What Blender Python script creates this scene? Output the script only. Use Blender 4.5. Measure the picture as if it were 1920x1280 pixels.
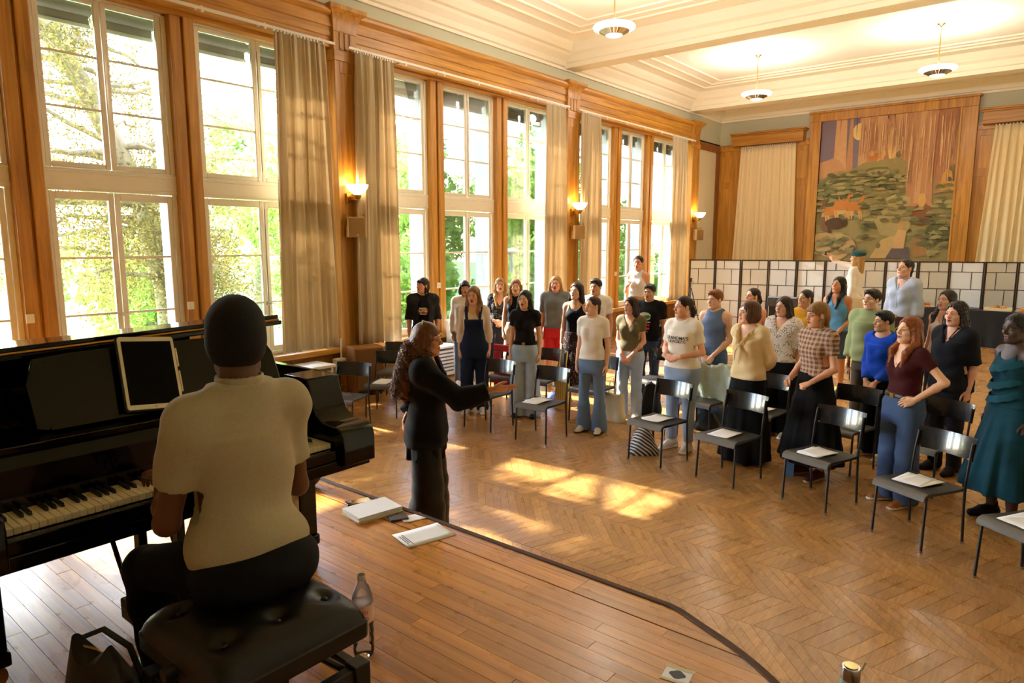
import bpy, bmesh, math, random
import numpy as np
from math import pi, sin, cos, radians, sqrt, atan2
from mathutils import Vector, Matrix, Euler

random.seed(7)
rng = np.random.default_rng(7)
sc = bpy.context.scene
for _o in list(bpy.data.objects):
    bpy.data.objects.remove(_o)
COL = sc.collection

# ------------------------------------------------------------------ camera, sky, sun, exposure
cam_d = bpy.data.cameras.new('camera')
cam_d.sensor_width = 36.0
cam_d.lens = 24.0
cam_d.clip_start = 0.05
cam_d.clip_end = 400
cam = bpy.data.objects.new('camera', cam_d)
COL.objects.link(cam)
cam.location = (0, 0, 2.3)
cam.rotation_euler = (radians(90 - 8.18), 0, radians(39.3))
sc.camera = cam

world = bpy.data.worlds.new('world')
sc.world = world
world.use_nodes = True
wn = world.node_tree
wn.nodes.clear()
w_out = wn.nodes.new('ShaderNodeOutputWorld')
w_bg = wn.nodes.new('ShaderNodeBackground')
w_sky = wn.nodes.new('ShaderNodeTexSky')
w_sky.sky_type = 'NISHITA'
w_sky.sun_disc = False
w_sky.sun_elevation = radians(36)
w_sky.sun_rotation = radians(270)
w_sky.air_density = 1.0
w_sky.dust_density = 1.2
w_sky.ozone_density = 2.0
w_bg.inputs['Strength'].default_value = 3.5
wn.links.new(w_sky.outputs[0], w_bg.inputs['Color'])
wn.links.new(w_bg.outputs[0], w_out.inputs['Surface'])

sun_d = bpy.data.lights.new('sun', 'SUN')
sun_d.energy = 24.0
sun_d.angle = radians(0.6)
sun_d.color = (1.0, 0.97, 0.94)
sun = bpy.data.objects.new('sun', sun_d)
COL.objects.link(sun)
sun.location = (-30, 0, 25)
SUN_DIR = Vector((cos(radians(36)), 0.045, -sin(radians(36)))).normalized()
sun.rotation_euler = SUN_DIR.to_track_quat('-Z', 'Y').to_euler()

# portals guide the sky light in through the three window bays (they emit nothing)
for _y0, _y1 in ((0.5, 6.4), (6.9, 12.4), (13.0, 18.5)):
    _ld = bpy.data.lights.new('window_portal', 'AREA')
    _ld.shape = 'RECTANGLE'
    _ld.size = _y1 - _y0
    _ld.size_y = 4.4
    _ld.cycles.is_portal = True
    _lo = bpy.data.objects.new('window_portal', _ld)
    COL.objects.link(_lo)
    _lo.location = (-9.5, (_y0 + _y1) / 2, 2.95)
    _lo.rotation_euler = (radians(90), 0, radians(-90))

sc.view_settings.view_transform = 'Standard'
sc.view_settings.look = 'None'
sc.view_settings.gamma = 1.0
sc.view_settings.use_curve_mapping = False
sc.view_settings.exposure = 0.62
cy = sc.cycles
cy.use_denoising = True
cy.max_bounces = 10
cy.diffuse_bounces = 5
cy.glossy_bounces = 4
cy.transmission_bounces = 6
cy.transparent_max_bounces = 24
cy.sample_clamp_indirect = 8.0
cy.caustics_reflective = False
cy.caustics_refractive = False
cy.use_adaptive_sampling = True
cy.adaptive_threshold = 0.02

# ------------------------------------------------------------------ mesh helpers
class MB:
    """collects simple shapes into one mesh"""
    def __init__(s):
        s.v = []; s.f = []; s.m = []
    def add(s, vs, fs, mi=0):
        n = len(s.v)
        s.v.extend([tuple(p) for p in vs])
        s.f.extend([tuple(i + n for i in f) for f in fs])
        s.m.extend([mi] * len(fs))
        return s
    def box(s, x0, x1, y0, y1, z0, z1, mi=0, M=None):
        vs = [(x0, y0, z0), (x1, y0, z0), (x1, y1, z0), (x0, y1, z0), (x0, y0, z1), (x1, y0, z1), (x1, y1, z1), (x0, y1, z1)]
        if M is not None:
            vs = [tuple(M @ Vector(p)) for p in vs]
        return s.add(vs, [(3, 2, 1, 0), (4, 5, 6, 7), (0, 1, 5, 4), (1, 2, 6, 5), (2, 3, 7, 6), (3, 0, 4, 7)], mi)
    def prism(s, poly, z0, z1, mi=0, axis='z', M=None):
        """poly of 2D points extruded along an axis (counter-clockwise)"""
        n = len(poly)
        def p3(a, b, c):
            return {'z': (a, b, c), 'x': (c, a, b), 'y': (a, c, b)}[axis]
        vs = [p3(a, b, z0) for a, b in poly] + [p3(a, b, z1) for a, b in poly]
        if M is not None:
            vs = [tuple(M @ Vector(p)) for p in vs]
        fs = [tuple(reversed(range(n))), tuple(range(n, 2 * n))]
        fs += [(i, (i + 1) % n, n + (i + 1) % n, n + i) for i in range(n)]
        return s.add(vs, fs, mi)
    def tube(s, pts, r, n=8, mi=0, cap=True, flat=None):
        pts = [Vector(p) for p in pts]
        m = len(pts)
        rr = r if isinstance(r, (list, tuple)) else [r] * m
        vs = []
        up = None
        for i, p in enumerate(pts):
            d = (pts[min(i + 1, m - 1)] - pts[max(i - 1, 0)])
            d = d.normalized() if d.length > 1e-9 else Vector((0, 0, 1))
            if up is None:
                up = Vector((0, 0, 1)) if abs(d.z) < .9 else Vector((0, 1, 0))
            a = d.cross(up)
            if a.length < 1e-6:
                a = d.cross(Vector((1, 0, 0)))
            a.normalize()
            b = a.cross(d).normalized()
            up = b
            for k in range(n):
                t = 2 * pi * k / n
                fx = 1.0 if flat is None else flat
                vs.append(p + a * cos(t) * rr[i] + b * sin(t) * rr[i] * fx)
        fs = []
        for i in range(m - 1):
            for k in range(n):
                k2 = (k + 1) % n
                fs.append((i * n + k, i * n + k2, (i + 1) * n + k2, (i + 1) * n + k))
        if cap:
            fs.append(tuple(reversed(range(n))))
            fs.append(tuple(range((m - 1) * n, m * n)))
        return s.add(vs, fs, mi)
    def lathe(s, prof, n=20, c=(0, 0, 0), mi=0, a0=0, a1=2 * pi):
        """prof: list of (radius, z)"""
        full = abs(a1 - a0 - 2 * pi) < 1e-6
        cols = n if full else n + 1
        vs = []
        for r, z in prof:
            for k in range(cols):
                t = a0 + (a1 - a0) * k / n
                vs.append((c[0] + r * cos(t), c[1] + r * sin(t), c[2] + z))
        fs = []
        for i in range(len(prof) - 1):
            for k in range(n):
                k2 = (k + 1) % cols
                fs.append((i * cols + k, i * cols + k2, (i + 1) * cols + k2, (i + 1) * cols + k))
        if full:
            if prof[0][0] > 1e-5: fs.append(tuple(reversed(range(cols))))
            if prof[-1][0] > 1e-5: fs.append(tuple(range((len(prof) - 1) * cols, len(prof) * cols)))
        return s.add(vs, fs, mi)
    def ball(s, c, r, n=12, m=8, mi=0, M=None):
        rx, ry, rz = r if isinstance(r, (tuple, list)) else (r, r, r)
        vs = []
        for i in range(m + 1):
            ph = -pi / 2 + pi * i / m
            for k in range(n):
                t = 2 * pi * k / n
                p = Vector((rx * cos(ph) * cos(t), ry * cos(ph) * sin(t), rz * sin(ph)))
                if M is not None: p = M @ p
                vs.append(p + Vector(c))
        fs = []
        for i in range(m):
            for k in range(n):
                k2 = (k + 1) % n
                fs.append((i * n + k, i * n + k2, (i + 1) * n + k2, (i + 1) * n + k))
        return s.add(vs, fs, mi)
    def build(s, name, mats, parent=None, smooth=None, bevel=0, seg=2):
        me = bpy.data.meshes.new(name)
        me.from_pydata(s.v, [], s.f)
        mats = mats if isinstance(mats, (list, tuple)) else [mats]
        for m_ in mats: me.materials.append(m_)
        if len(mats) > 1:
            me.polygons.foreach_set('material_index', s.m)
        if smooth is not None:
            me.shade_smooth()
            if smooth < 180: me.set_sharp_from_angle(angle=radians(smooth))
        me.update()
        o = bpy.data.objects.new(name, me)
        COL.objects.link(o)
        if parent is not None: o.parent = parent
        if bevel:
            md = o.modifiers.new('bevel', 'BEVEL')
            md.width = bevel; md.segments = seg; md.limit_method = 'ANGLE'; md.angle_limit = radians(40)
        return o

def mesh_np(name, V, F, mats, mi=None, parent=None, smooth=True):
    """a mesh from numpy arrays: V (n,3), F (m,4) quads or (m,3)"""
    me = bpy.data.meshes.new(name)
    V = np.asarray(V, np.float32); F = np.asarray(F, np.int32)
    k = F.shape[1]
    me.vertices.add(len(V)); me.vertices.foreach_set('co', V.ravel())
    me.loops.add(F.size); me.loops.foreach_set('vertex_index', F.ravel())
    me.polygons.add(len(F))
    me.polygons.foreach_set('loop_start', np.arange(0, F.size, k, dtype=np.int32))
    for m_ in (mats if isinstance(mats, (list, tuple)) else [mats]): me.materials.append(m_)
    if mi is not None: me.polygons.foreach_set('material_index', np.asarray(mi, np.int32))
    me.update(calc_edges=True)
    if smooth: me.shade_smooth()
    o = bpy.data.objects.new(name, me)
    COL.objects.link(o)
    if parent is not None: o.parent = parent
    return o

def tag(o, label=None, cat=None, group=None, kind=None):
    if label: o['label'] = label
    if cat: o['category'] = cat
    if group: o['group'] = group
    if kind: o['kind'] = kind
    return o
def empty(name, loc=(0, 0, 0), rz=0.0, label=None, cat=None, group=None, kind=None):
    o = bpy.data.objects.new(name, None)
    o.empty_display_size = 0.1
    COL.objects.link(o)
    o.location = loc; o.rotation_euler = (0, 0, rz)
    return tag(o, label, cat, group, kind)
def copy_tree(o, parent=None):
    c = o.copy(); COL.objects.link(c)
    if parent is not None: c.parent = parent
    for ch in list(o.children): copy_tree(ch, c)
    return c
def place(o, loc, rz=0.0, label=None, group=None):
    o.location = loc; o.rotation_euler = (0, 0, rz)
    if label: o['label'] = label
    if group: o['group'] = group
    return o

# ------------------------------------------------------------------ materials
def srgb(r, g, b):
    def f(c):
        c /= 255.0
        return c / 12.92 if c <= 0.04045 else ((c + 0.055) / 1.055) ** 2.4
    return (f(r), f(g), f(b), 1.0)
_mats = {}
def new_mat(name):
    m = bpy.data.materials.new(name)
    m.use_nodes = True
    nt = m.node_tree
    return m, nt, nt.nodes['Principled BSDF']
def node(nt, t, **kw):
    n = nt.nodes.new(t)
    for k, v in kw.items():
        if k in ('operation', 'blend_type', 'data_type', 'feature', 'wave_type', 'bands_direction', 'noise_dimensions', 'vector_type', 'distance'):
            setattr(n, k, v)
    return n
def plain(name, rgb, rough=0.6, metal=0.0, spec=0.5, var=0.06, scale=6.0, bump=0.0, bscale=120.0, coat=0.0, sheen=0.0, trans=0.0):
    """a plain surface with slight procedural variation and optional fine relief"""
    if name in _mats: return _mats[name]
    m, nt, b = new_mat(name)
    c = srgb(*rgb)
    b.inputs['Roughness'].default_value = rough
    b.inputs['Metallic'].default_value = metal
    b.inputs['Specular IOR Level'].default_value = spec
    b.inputs['Coat Weight'].default_value = coat
    b.inputs['Sheen Weight'].default_value = sheen
    b.inputs['Transmission Weight'].default_value = trans
    tc = node(nt, 'ShaderNodeTexCoord')
    if var > 0:
        nz = node(nt, 'ShaderNodeTexNoise'); nz.inputs['Scale'].default_value = scale; nz.inputs['Detail'].default_value = 4
        mx = node(nt, 'ShaderNodeMix', data_type='RGBA')
        mx.inputs[6].default_value = tuple(x * (1 - var) for x in c[:3]) + (1,)
        mx.inputs[7].default_value = tuple(min(1, x * (1 + var)) for x in c[:3]) + (1,)
        nt.links.new(tc.outputs['Object'], nz.inputs['Vector'])
        nt.links.new(nz.outputs['Fac'], mx.inputs[0])
        nt.links.new(mx.outputs[2], b.inputs['Base Color'])
    else:
        b.inputs['Base Color'].default_value = c
    if bump > 0:
        n2 = node(nt, 'ShaderNodeTexNoise'); n2.inputs['Scale'].default_value = bscale; n2.inputs['Detail'].default_value = 3
        bp = node(nt, 'ShaderNodeBump'); bp.inputs['Strength'].default_value = bump; bp.inputs['Distance'].default_value = 0.01
        nt.links.new(tc.outputs['Object'], n2.inputs['Vector'])
        nt.links.new(n2.outputs['Fac'], bp.inputs['Height'])
        nt.links.new(bp.outputs[0], b.inputs['Normal'])
    _mats[name] = m
    return m
def wood(name, dark, light, rough=0.4, grain=(1.2, 30, 30), spec=0.5, rand='object', amount=0.22, coat=0.0, bump=0.06, scratch=0.0):
    """wood with grain running along the local x axis of `grain`; each piece takes its own tint"""
    if name in _mats: return _mats[name]
    m, nt, b = new_mat(name)
    tc = node(nt, 'ShaderNodeTexCoord')
    mp = node(nt, 'ShaderNodeMapping'); mp.inputs['Scale'].default_value = grain
    add = node(nt, 'ShaderNodeVectorMath', operation='ADD')
    nt.links.new(tc.outputs['Object'], mp.inputs['Vector'])
    nt.links.new(mp.outputs[0], add.inputs[0])
    if rand == 'object':
        ri = node(nt, 'ShaderNodeObjectInfo'); rout = ri.outputs['Random']
    else:
        ri = node(nt, 'ShaderNodeNewGeometry'); rout = ri.outputs['Random Per Island']
    sc_ = node(nt, 'ShaderNodeMath', operation='MULTIPLY'); sc_.inputs[1].default_value = 137.0
    nt.links.new(rout, sc_.inputs[0])
    nt.links.new(sc_.outputs[0], add.inputs[1])
    nz = node(nt, 'ShaderNodeTexNoise'); nz.inputs['Scale'].default_value = 1.0; nz.inputs['Detail'].default_value = 6; nz.inputs['Roughness'].default_value = 0.6; nz.inputs['Distortion'].default_value = 0.6
    nt.links.new(add.outputs[0], nz.inputs['Vector'])
    rp = node(nt, 'ShaderNodeValToRGB')
    rp.color_ramp.elements[0].position = 0.30; rp.color_ramp.elements[0].color = srgb(*dark)
    rp.color_ramp.elements[1].position = 0.68; rp.color_ramp.elements[1].color = srgb(*light)
    nt.links.new(nz.outputs['Fac'], rp.inputs['Fac'])
    mr = node(nt, 'ShaderNodeMapRange')
    mr.inputs[3].default_value = 1 - amount; mr.inputs[4].default_value = 1 + amount
    nt.links.new(rout, mr.inputs[0])
    hs = node(nt, 'ShaderNodeHueSaturation')
    nt.links.new(mr.outputs[0], hs.inputs['Value'])
    nt.links.new(rp.outputs[0], hs.inputs['Color'])
    nt.links.new(hs.outputs[0], b.inputs['Base Color'])
    b.inputs['Specular IOR Level'].default_value = spec
    b.inputs['Coat Weight'].default_value = coat
    b.inputs['Coat Roughness'].default_value = 0.2
    n3 = node(nt, 'ShaderNodeTexNoise'); n3.inputs['Scale'].default_value = 3.0; n3.inputs['Detail'].default_value = 5
    nt.links.new(tc.outputs['Object'], n3.inputs['Vector'])
    m3 = node(nt, 'ShaderNodeMapRange'); m3.inputs[3].default_value = rough - 0.10; m3.inputs[4].default_value = rough + 0.14
    nt.links.new(n3.outputs['Fac'], m3.inputs[0])
    nt.links.new(m3.outputs[0], b.inputs['Roughness'])
    bp = node(nt, 'ShaderNodeBump'); bp.inputs['Strength'].default_value = bump; bp.inputs['Distance'].default_value = 0.004
    nt.links.new(nz.outputs['Fac'], bp.inputs['Height'])
    nt.links.new(bp.outputs[0], b.inputs['Normal'])
    _mats[name] = m
    return m
def emit(name, rgb, strength):
    m, nt, b = new_mat(name)
    b.inputs['Base Color'].default_value = srgb(*rgb)
    b.inputs['Emission Color'].default_value = srgb(*rgb)
    b.inputs['Emission Strength'].default_value = strength
    b.inputs['Roughness'].default_value = 0.3
    return m
def glass_mat(name, tint=(0.97, 0.985, 0.98), gloss=0.9, r=0.0):
    m = bpy.data.materials.new(name); m.use_nodes = True
    nt = m.node_tree; nt.nodes.clear()
    out = node(nt, 'ShaderNodeOutputMaterial'); mix = node(nt, 'ShaderNodeMixShader')
    tr = node(nt, 'ShaderNodeBsdfTransparent'); gl = node(nt, 'ShaderNodeBsdfGlossy')
    tr.inputs[0].default_value = (*tint, 1); gl.inputs['Roughness'].default_value = r
    fr = node(nt, 'ShaderNodeFresnel'); fr.inputs['IOR'].default_value = 1.45
    ml = node(nt, 'ShaderNodeMath', operation='MULTIPLY'); ml.inputs[1].default_value = gloss
    nt.links.new(fr.outputs[0], ml.inputs[0]); nt.links.new(ml.outputs[0], mix.inputs[0])
    nt.links.new(tr.outputs[0], mix.inputs[1]); nt.links.new(gl.outputs[0], mix.inputs[2])
    nt.links.new(mix.outputs[0], out.inputs[0])
    return m

M_OAK = wood('oak_joinery', (150, 97, 28), (204, 147, 54), rough=0.38, grain=(14, 14, 0.8), amount=0.06)
M_OAKH = wood('oak_joinery_horizontal', (150, 97, 28), (206, 149, 56), rough=0.36, grain=(14, 0.8, 14), amount=0.06)
M_OAKX = wood('oak_joinery_crosswise', (146, 93, 28), (194, 138, 50), rough=0.40, grain=(0.8, 14, 14), amount=0.08)
M_OAKD = wood('dark_stained_oak', (116, 68, 24), (156, 98, 40), rough=0.36, grain=(14, 14, 0.8), amount=0.08)
M_PARQ = wood('oak_parquet', (146, 101, 50), (184, 136, 76), rough=0.27, grain=(60, 4, 60), amount=0.15, coat=0.3)
M_PARQI = wood('oak_parquet_far', (146, 101, 50), (184, 136, 76), rough=0.27, grain=(60, 4, 60), rand='island', amount=0.14, coat=0.3)
M_STAGE = wood('stage_boards', (150, 92, 30), (198, 134, 54), rough=0.27, grain=(1.0, 24, 24), amount=0.17, coat=0.3, bump=0.12)
M_STAGED = wood('stage_edge_dark', (58, 32, 12), (84, 48, 20), rough=0.6, spec=.25, grain=(1, 20, 20), amount=0.1)
M_SUBF = plain('floor_joint_dark', (46, 28, 14), 0.8)
M_WHITE = plain('white_window_paint', (228, 221, 203), 0.45, var=0.04)
M_CEIL = plain('cream_ceiling_plaster', (247, 244, 232), 0.85, var=0.02, scale=1.5)
M_CORN = plain('cream_moulding_plaster', (240, 234, 214), 0.8, var=0.02)
M_WALL = plain('grey_green_wall_paint', (196, 196, 172), 0.85, var=0.03, scale=2)
M_CREAM = plain('cream_wall_panel', (214, 202, 172), 0.85, var=0.03, scale=2)
M_EXT = plain('pale_render_outside', (244, 243, 238), 0.85, var=0.04)
M_GLASS = glass_mat('window_glass')
M_BLACK = plain('black_lacquer', (5, 5, 6), 0.08, spec=0.35, var=0.0)
M_BLACKM = plain('black_satin', (13, 13, 14), 0.4, var=0.05)
M_BLACKF = plain('black_fabric', (14, 13, 14), 0.9, var=0.15, scale=20, bump=0.3, bscale=200)
M_PAPER = plain('white_paper', (226, 224, 222), 0.8, var=0.015)
M_METAL = plain('brushed_nickel', (176, 168, 150), 0.3, metal=1.0, var=0.05)
M_BRASS = plain('pale_brass', (190, 164, 110), 0.28, metal=1.0, var=0.05)
M_BRASS2 = plain('yellow_brass', (180, 134, 60), 0.3, metal=1.0, var=0.05)
M_SILVER = plain('steel', (170, 172, 175), 0.25, metal=1.0, var=0.03)
# ------------------------------------------------------------------ the hall: walls, ceiling, joinery
XW = -8.80      # plaster plane of the window wall
XR = 0.50       # right wall
YF = 20.90      # far wall
YB = -3.0
ZC = 6.43
def struct(name, mb, mats, parent=None, label=None, **kw):
    o = mb.build(name, mats, parent, **kw)
    if parent is None: tag(o, label, None, None, 'structure')
    return o

# ---- parquet floor: chevron columns that run parallel to the stage
def cam_uvz(x, y, z):
    q = Vector((x, y, z - 2.3)); th = radians(8.18); yw = radians(39.3)
    F = Vector((-sin(yw) * cos(th), cos(yw) * cos(th), -sin(th))); R = Vector((cos(yw), sin(yw), 0)); U = R.cross(F)
    d = q.dot(F)
    if d < .1: return None
    return 960 + 1280 * q.dot(R) / d, 640 - 1280 * q.dot(U) / d, d
floor = struct('floor', MB().box(-9.0, XR + .1, YB, YF + .1, -0.12, -0.012), M_SUBF, label='chevron oak parquet floor of the hall')
PITCH, PW = 0.42, 0.094
planks = []
for k in range(-5, 41):
    y0 = 3.92 + PITCH * k; y1 = y0 + PITCH
    dx = 0.16 if k % 2 == 0 else -0.39
    n0 = int((-8.95 - .5) / PW); n1 = int((XR + .6) / PW)
    for i in range(n0, n1):
        s = i * PW
        cx_, cy_ = s + PW / 2 + dx / 2, (y0 + y1) / 2
        if cx_ < -8.9 or cx_ > XR + .1 or y1 > YF: continue
        uv = cam_uvz(cx_, cy_, 0)
        vis = uv and -60 < uv[0] < 1980 and 640 < uv[1] < 1330 and cy_ > 3.6
        planks.append((uv[2] if vis else 99, s, y0, y1, dx, k))
planks.sort()
g = 0.0012
def plank_mesh(dx, name):
    b = MB()
    h = PITCH / 2 - g
    b.prism([(-PW / 2 + g - dx / 2, -h), (PW / 2 - g - dx / 2, -h), (PW / 2 - g + dx / 2, h), (-PW / 2 + g + dx / 2, h)], -0.011, 0.0)
    me = bpy.data.meshes.new(name); me.from_pydata(b.v, [], b.f); me.materials.append(M_PARQ); return me
PM = {0.16: plank_mesh(0.16, 'plank_right_lean'), -0.39: plank_mesh(-0.39, 'plank_left_lean')}
far_b = MB()
for n, (z_, s, y0, y1, dx, k) in enumerate(planks):
    cx_, cy_ = s + PW / 2 + dx / 2, (y0 + y1) / 2
    if n < 300:
        o = bpy.data.objects.new('plank', PM[dx]); COL.objects.link(o); o.parent = floor
        o.location = (cx_, cy_, -random.random() * 0.0008)
    else:
        h = PITCH / 2 - g; dz = -random.random() * 0.0008
        far_b.prism([(cx_ - PW / 2 + g - dx / 2, cy_ - h), (cx_ + PW / 2 - g - dx / 2, cy_ - h), (cx_ + PW / 2 - g + dx / 2, cy_ + h), (cx_ - PW / 2 + g + dx / 2, cy_ + h)], -0.011, dz)
o = far_b.build('plank_field', M_PARQI, floor); o['kind'] = 'stuff'

# ---- the stage with its curved front corner
ZS = 0.65
edge_r = [(-1.30, 2.765), (-1.12, 2.705), (-.894, 2.608), (-.708, 2.494), (-.50, 2.33), (-.30, 2.10), (-.14, 1.82), (-.01, 1.45), (.07, 1.0), (.10, .5), (.10, YB)]
def _cr(P, m=7):
    out = []
    for i in range(len(P) - 1):
        p0, p1, p2, p3 = P[max(i - 1, 0)], P[i], P[i + 1], P[min(i + 2, len(P) - 1)]
        for k in range(m):
            t = k / m
            out.append(tuple(.5 * (2 * p1[a] + (p2[a] - p0[a]) * t + (2 * p0[a] - 5 * p1[a] + 4 * p2[a] - p3[a]) * t * t + (3 * p1[a] - p0[a] - 3 * p2[a] + p3[a]) * t ** 3) for a in (0, 1)))
    return out + [P[-1]]
edge_r = [edge_r[0]] + _cr([(-1.62, 2.77)] + edge_r[:-1])[7:] + [edge_r[-1]]
edge = [(-8.2 - x, y) for x, y in reversed(edge_r)] + [(-4.1, 2.77)] + edge_r
def xmax(y):
    for (xa, ya), (xb, yb) in zip(edge_r, edge_r[1:]):
        if yb <= y <= ya: return xa + (xb - xa) * (ya - y) / (ya - yb)
    return -1.3
stage = empty('stage', (0, 0, 0), label='curved wooden stage platform under the grand piano', cat='stage', kind='structure')
core = [(x + .05 * (-1 if x > -4 else 1) * (0 if -6.9 < x < -1.35 else 1), y - .05) for x, y in edge]
MB().prism(list(reversed(core)), 0.0, ZS - 0.02).build('platform_face', M_OAKX, stage)
nb = MB()
nose = []
for i, (x, y) in enumerate(edge):
    a = Vector(edge[max(i - 1, 0)]); b_ = Vector(edge[min(i + 1, len(edge) - 1)])
    t = (b_ - a).normalized(); nrm = Vector((t.y, -t.x))
    nose.append((Vector((x, y)), nrm))
pr = [(0.05, -0.062), (0.012, -0.062), (0.012, 0.0), (0.018, 0.006), (0.046, 0.006), (0.05, 0.0)]
vs = []; fs = []
for p, nrm in nose:
    for a, z in pr:
        q = p + nrm * a; vs.append((q.x, q.y, ZS + z))
np_ = len(pr)
for i in range(len(nose) - 1):
    for j in range(np_):
        j2 = (j + 1) % np_
        fs.append((i * np_ + j, i * np_ + j2, (i + 1) * np_ + j2, (i + 1) * np_ + j))
nb.add(vs, fs)
nb.build('edge_nosing', M_STAGED, stage, smooth=40)
BW = 0.068
def board(x0, x1, y0, y1, xr0=None, xr1=None):
    cx_, cy_ = (x0 + x1) / 2, (y0 + y1) / 2
    g_ = 0.0009
    b = MB(); h = (y1 - y0) / 2 - g_
    xa = x1 - cx_ - g_ if xr0 is None else xr0 - cx_
    xb = x1 - cx_ - g_ if xr1 is None else xr1 - cx_
    b.prism([(x0 - cx_ + g_, -h), (xa, -h), (xb, h), (x0 - cx_ + g_, h)], -0.018, 0)
    o = b.build('board', M_STAGE, stage)
    o.location = (cx_, cy_, ZS - random.random() * 0.0012)
rows = [(2.55 - BW * (i + 1), 2.55 - BW * i) for i in range(38)] + [(2.556, 2.616), (2.616, 2.676), (2.676, 2.722)]
for y0, y1 in rows:
    xr0, xr1 = xmax(y0) - .052, xmax(y1) - .052
    far = min(xr0, xr1)
    if y0 > 2.55:
        xs = [-6.9, -4.9, -3.0, -1.72, far]
    else:
        xs = [-6.6 + random.random() * .8]
        while xs[-1] < far - 1.2: xs.append(xs[-1] + random.uniform(.75, 1.6))
        xs.append(far)
    for i in range(len(xs) - 1):
        last = i == len(xs) - 2
        board(xs[i], xs[i + 1], y0, y1, xr0 if last else None, xr1 if last else None)
MB().box(-8.7, .04, YB, rows[37][0], ZS - .03, ZS - .001).build('rear_decking', M_STAGE, stage)
MB().box(-8.7, -5.75, -0.1, 2.5, ZS - .03, ZS - .0015).build('side_decking', M_STAGE, stage)

# ---- plaster shell
wl = MB()
wl.box(XW - .55, XW, YB, YF + .3, 5.22, 7.0)              # above the windows
wl.box(XW - .55, XW, 18.95, YF + .3, -.1, 5.3)            # between the last pillar and the corner
wl.box(XW - .55, XW, YB - .3, 0.62, -.1, 5.3)             # behind the stage
for y0, y1 in ((0.62, 6.6), (6.6, 12.6), (12.6, 18.95)):
    wl.box(XW - .50, XW - .02, y0, y1, -.1, 0.68)
struct('wall_left', wl, M_WALL, label='pale grey green plaster band above the tall windows')
pier = MB()
for yc in (2.54, 4.32, 8.73, 10.50, 14.88, 16.52): pier.box(-9.42, -9.03, yc - .16, yc + .16, .6, 5.3)
for yc in (0.55, 6.62, 12.66, 18.9): pier.box(-9.42, -8.80, yc - .34, yc + .34, -.1, 5.3)
pier.box(-9.42, -9.03, 0.5, 19, 5.12, 5.4); pier.box(-9.50, -9.0, 0.5, 19, .4, .66)
struct('trim_1', pier, M_EXT, label='pale rendered outer piers between the window openings')
struct('wall_far', MB().box(-9.3, XR + .3, YF, YF + .3, -.1, 7.0), M_WALL, label='far end wall with grey green plaster above oak panelling')
struct('wall_right', MB().box(XR, XR + .3, YB - .3, YF + .3, -.1, 7.0), M_CREAM, label='plain cream wall on the side opposite the windows')
struct('wall_back', MB().box(-9.3, XR + .3, YB - .3, YB, -.1, 7.0), M_CREAM, label='plain cream wall behind the stage')
cl = MB().box(-9.3, XR + .3, YB - .3, YF + .3, ZC, ZC + .3)
ceiling = struct('ceiling', cl, M_CEIL, label='cream coffered plaster ceiling with beams and stepped mouldings')
# beams and cornices
def beam(y, w=.20):
    b = MB()
    prof = [(-w, 5.97), (w, 5.97), (w, 6.06), (w + .03, 6.08), (w + .03, 6.20), (w + .09, 6.25), (w + .12, 6.33), (w + .12, ZC), (-w - .12, ZC), (-w - .12, 6.33), (-w - .09, 6.25), (-w - .03, 6.20), (-w - .03, 6.08), (-w, 6.06)]
    b.prism([(y + a, z) for a, z in prof], XW, XR, axis='x')
    return b.build('ceiling_beam', M_CORN, ceiling)
for y in (0.55, 6.62, 12.66, 18.80): beam(y)
def cornice(p0, p1, inward, name='cornice'):
    """stepped cove along a wall"""
    prof = [(0, 5.94), (.05, 5.94), (.05, 5.99), (.09, 6.01), (.12, 6.10), (.20, 6.20), (.22, 6.25), (.28, 6.27), (.34, 6.36), (.36, ZC), (0, ZC)]
    d = Vector(p1) - Vector(p0); n_ = Vector(inward)
    vs = []
    for P in (Vector(p0), Vector(p1)):
        for a, z in prof: vs.append((P.x + n_.x * a, P.y + n_.y * a, z))
    m_ = len(prof)
    fs = [(j, (j + 1) % m_, m_ + (j + 1) % m_, m_ + j) for j in range(m_)] + [tuple(range(m_)), tuple(reversed(range(m_, 2 * m_)))]
    b = MB(); b.add(vs, fs); o = b.build(name, M_CORN, ceiling)
    bm = bmesh.new(); bm.from_mesh(o.data); bmesh.ops.recalc_face_normals(bm, faces=bm.faces); bm.to_mesh(o.data); bm.free()
cornice((XW, YB), (XW, YF), (1, 0)); cornice((XR, YB), (XR, YF), (-1, 0)); cornice((XW, YF), (XR, YF), (0, -1)); cornice((XW, YB), (XR, YB), (0, 1))
for ya, yb in ((0.75, 6.4), (6.85, 12.4), (12.9, 18.6)):
    for ins, w_, h_ in ((.70, .035, .035), (1.02, .030, .028), (1.34, .03, .028)):
        x0, x1, y0, y1 = XW + ins, XR - ins, ya + ins * .82, yb - ins * .82
        b = MB()
        b.box(x0, x0 + w_, y0, y1, ZC - h_, ZC + .01); b.box(x1 - w_, x1, y0, y1, ZC - h_, ZC + .01)
        b.box(x0 + w_, x1 - w_, y0, y0 + w_, ZC - h_, ZC + .01); b.box(x0 + w_, x1 - w_, y1 - w_, y1, ZC - h_, ZC + .01)
        b.build('ceiling_moulding', M_CORN, ceiling, bevel=.008, seg=1)

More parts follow.
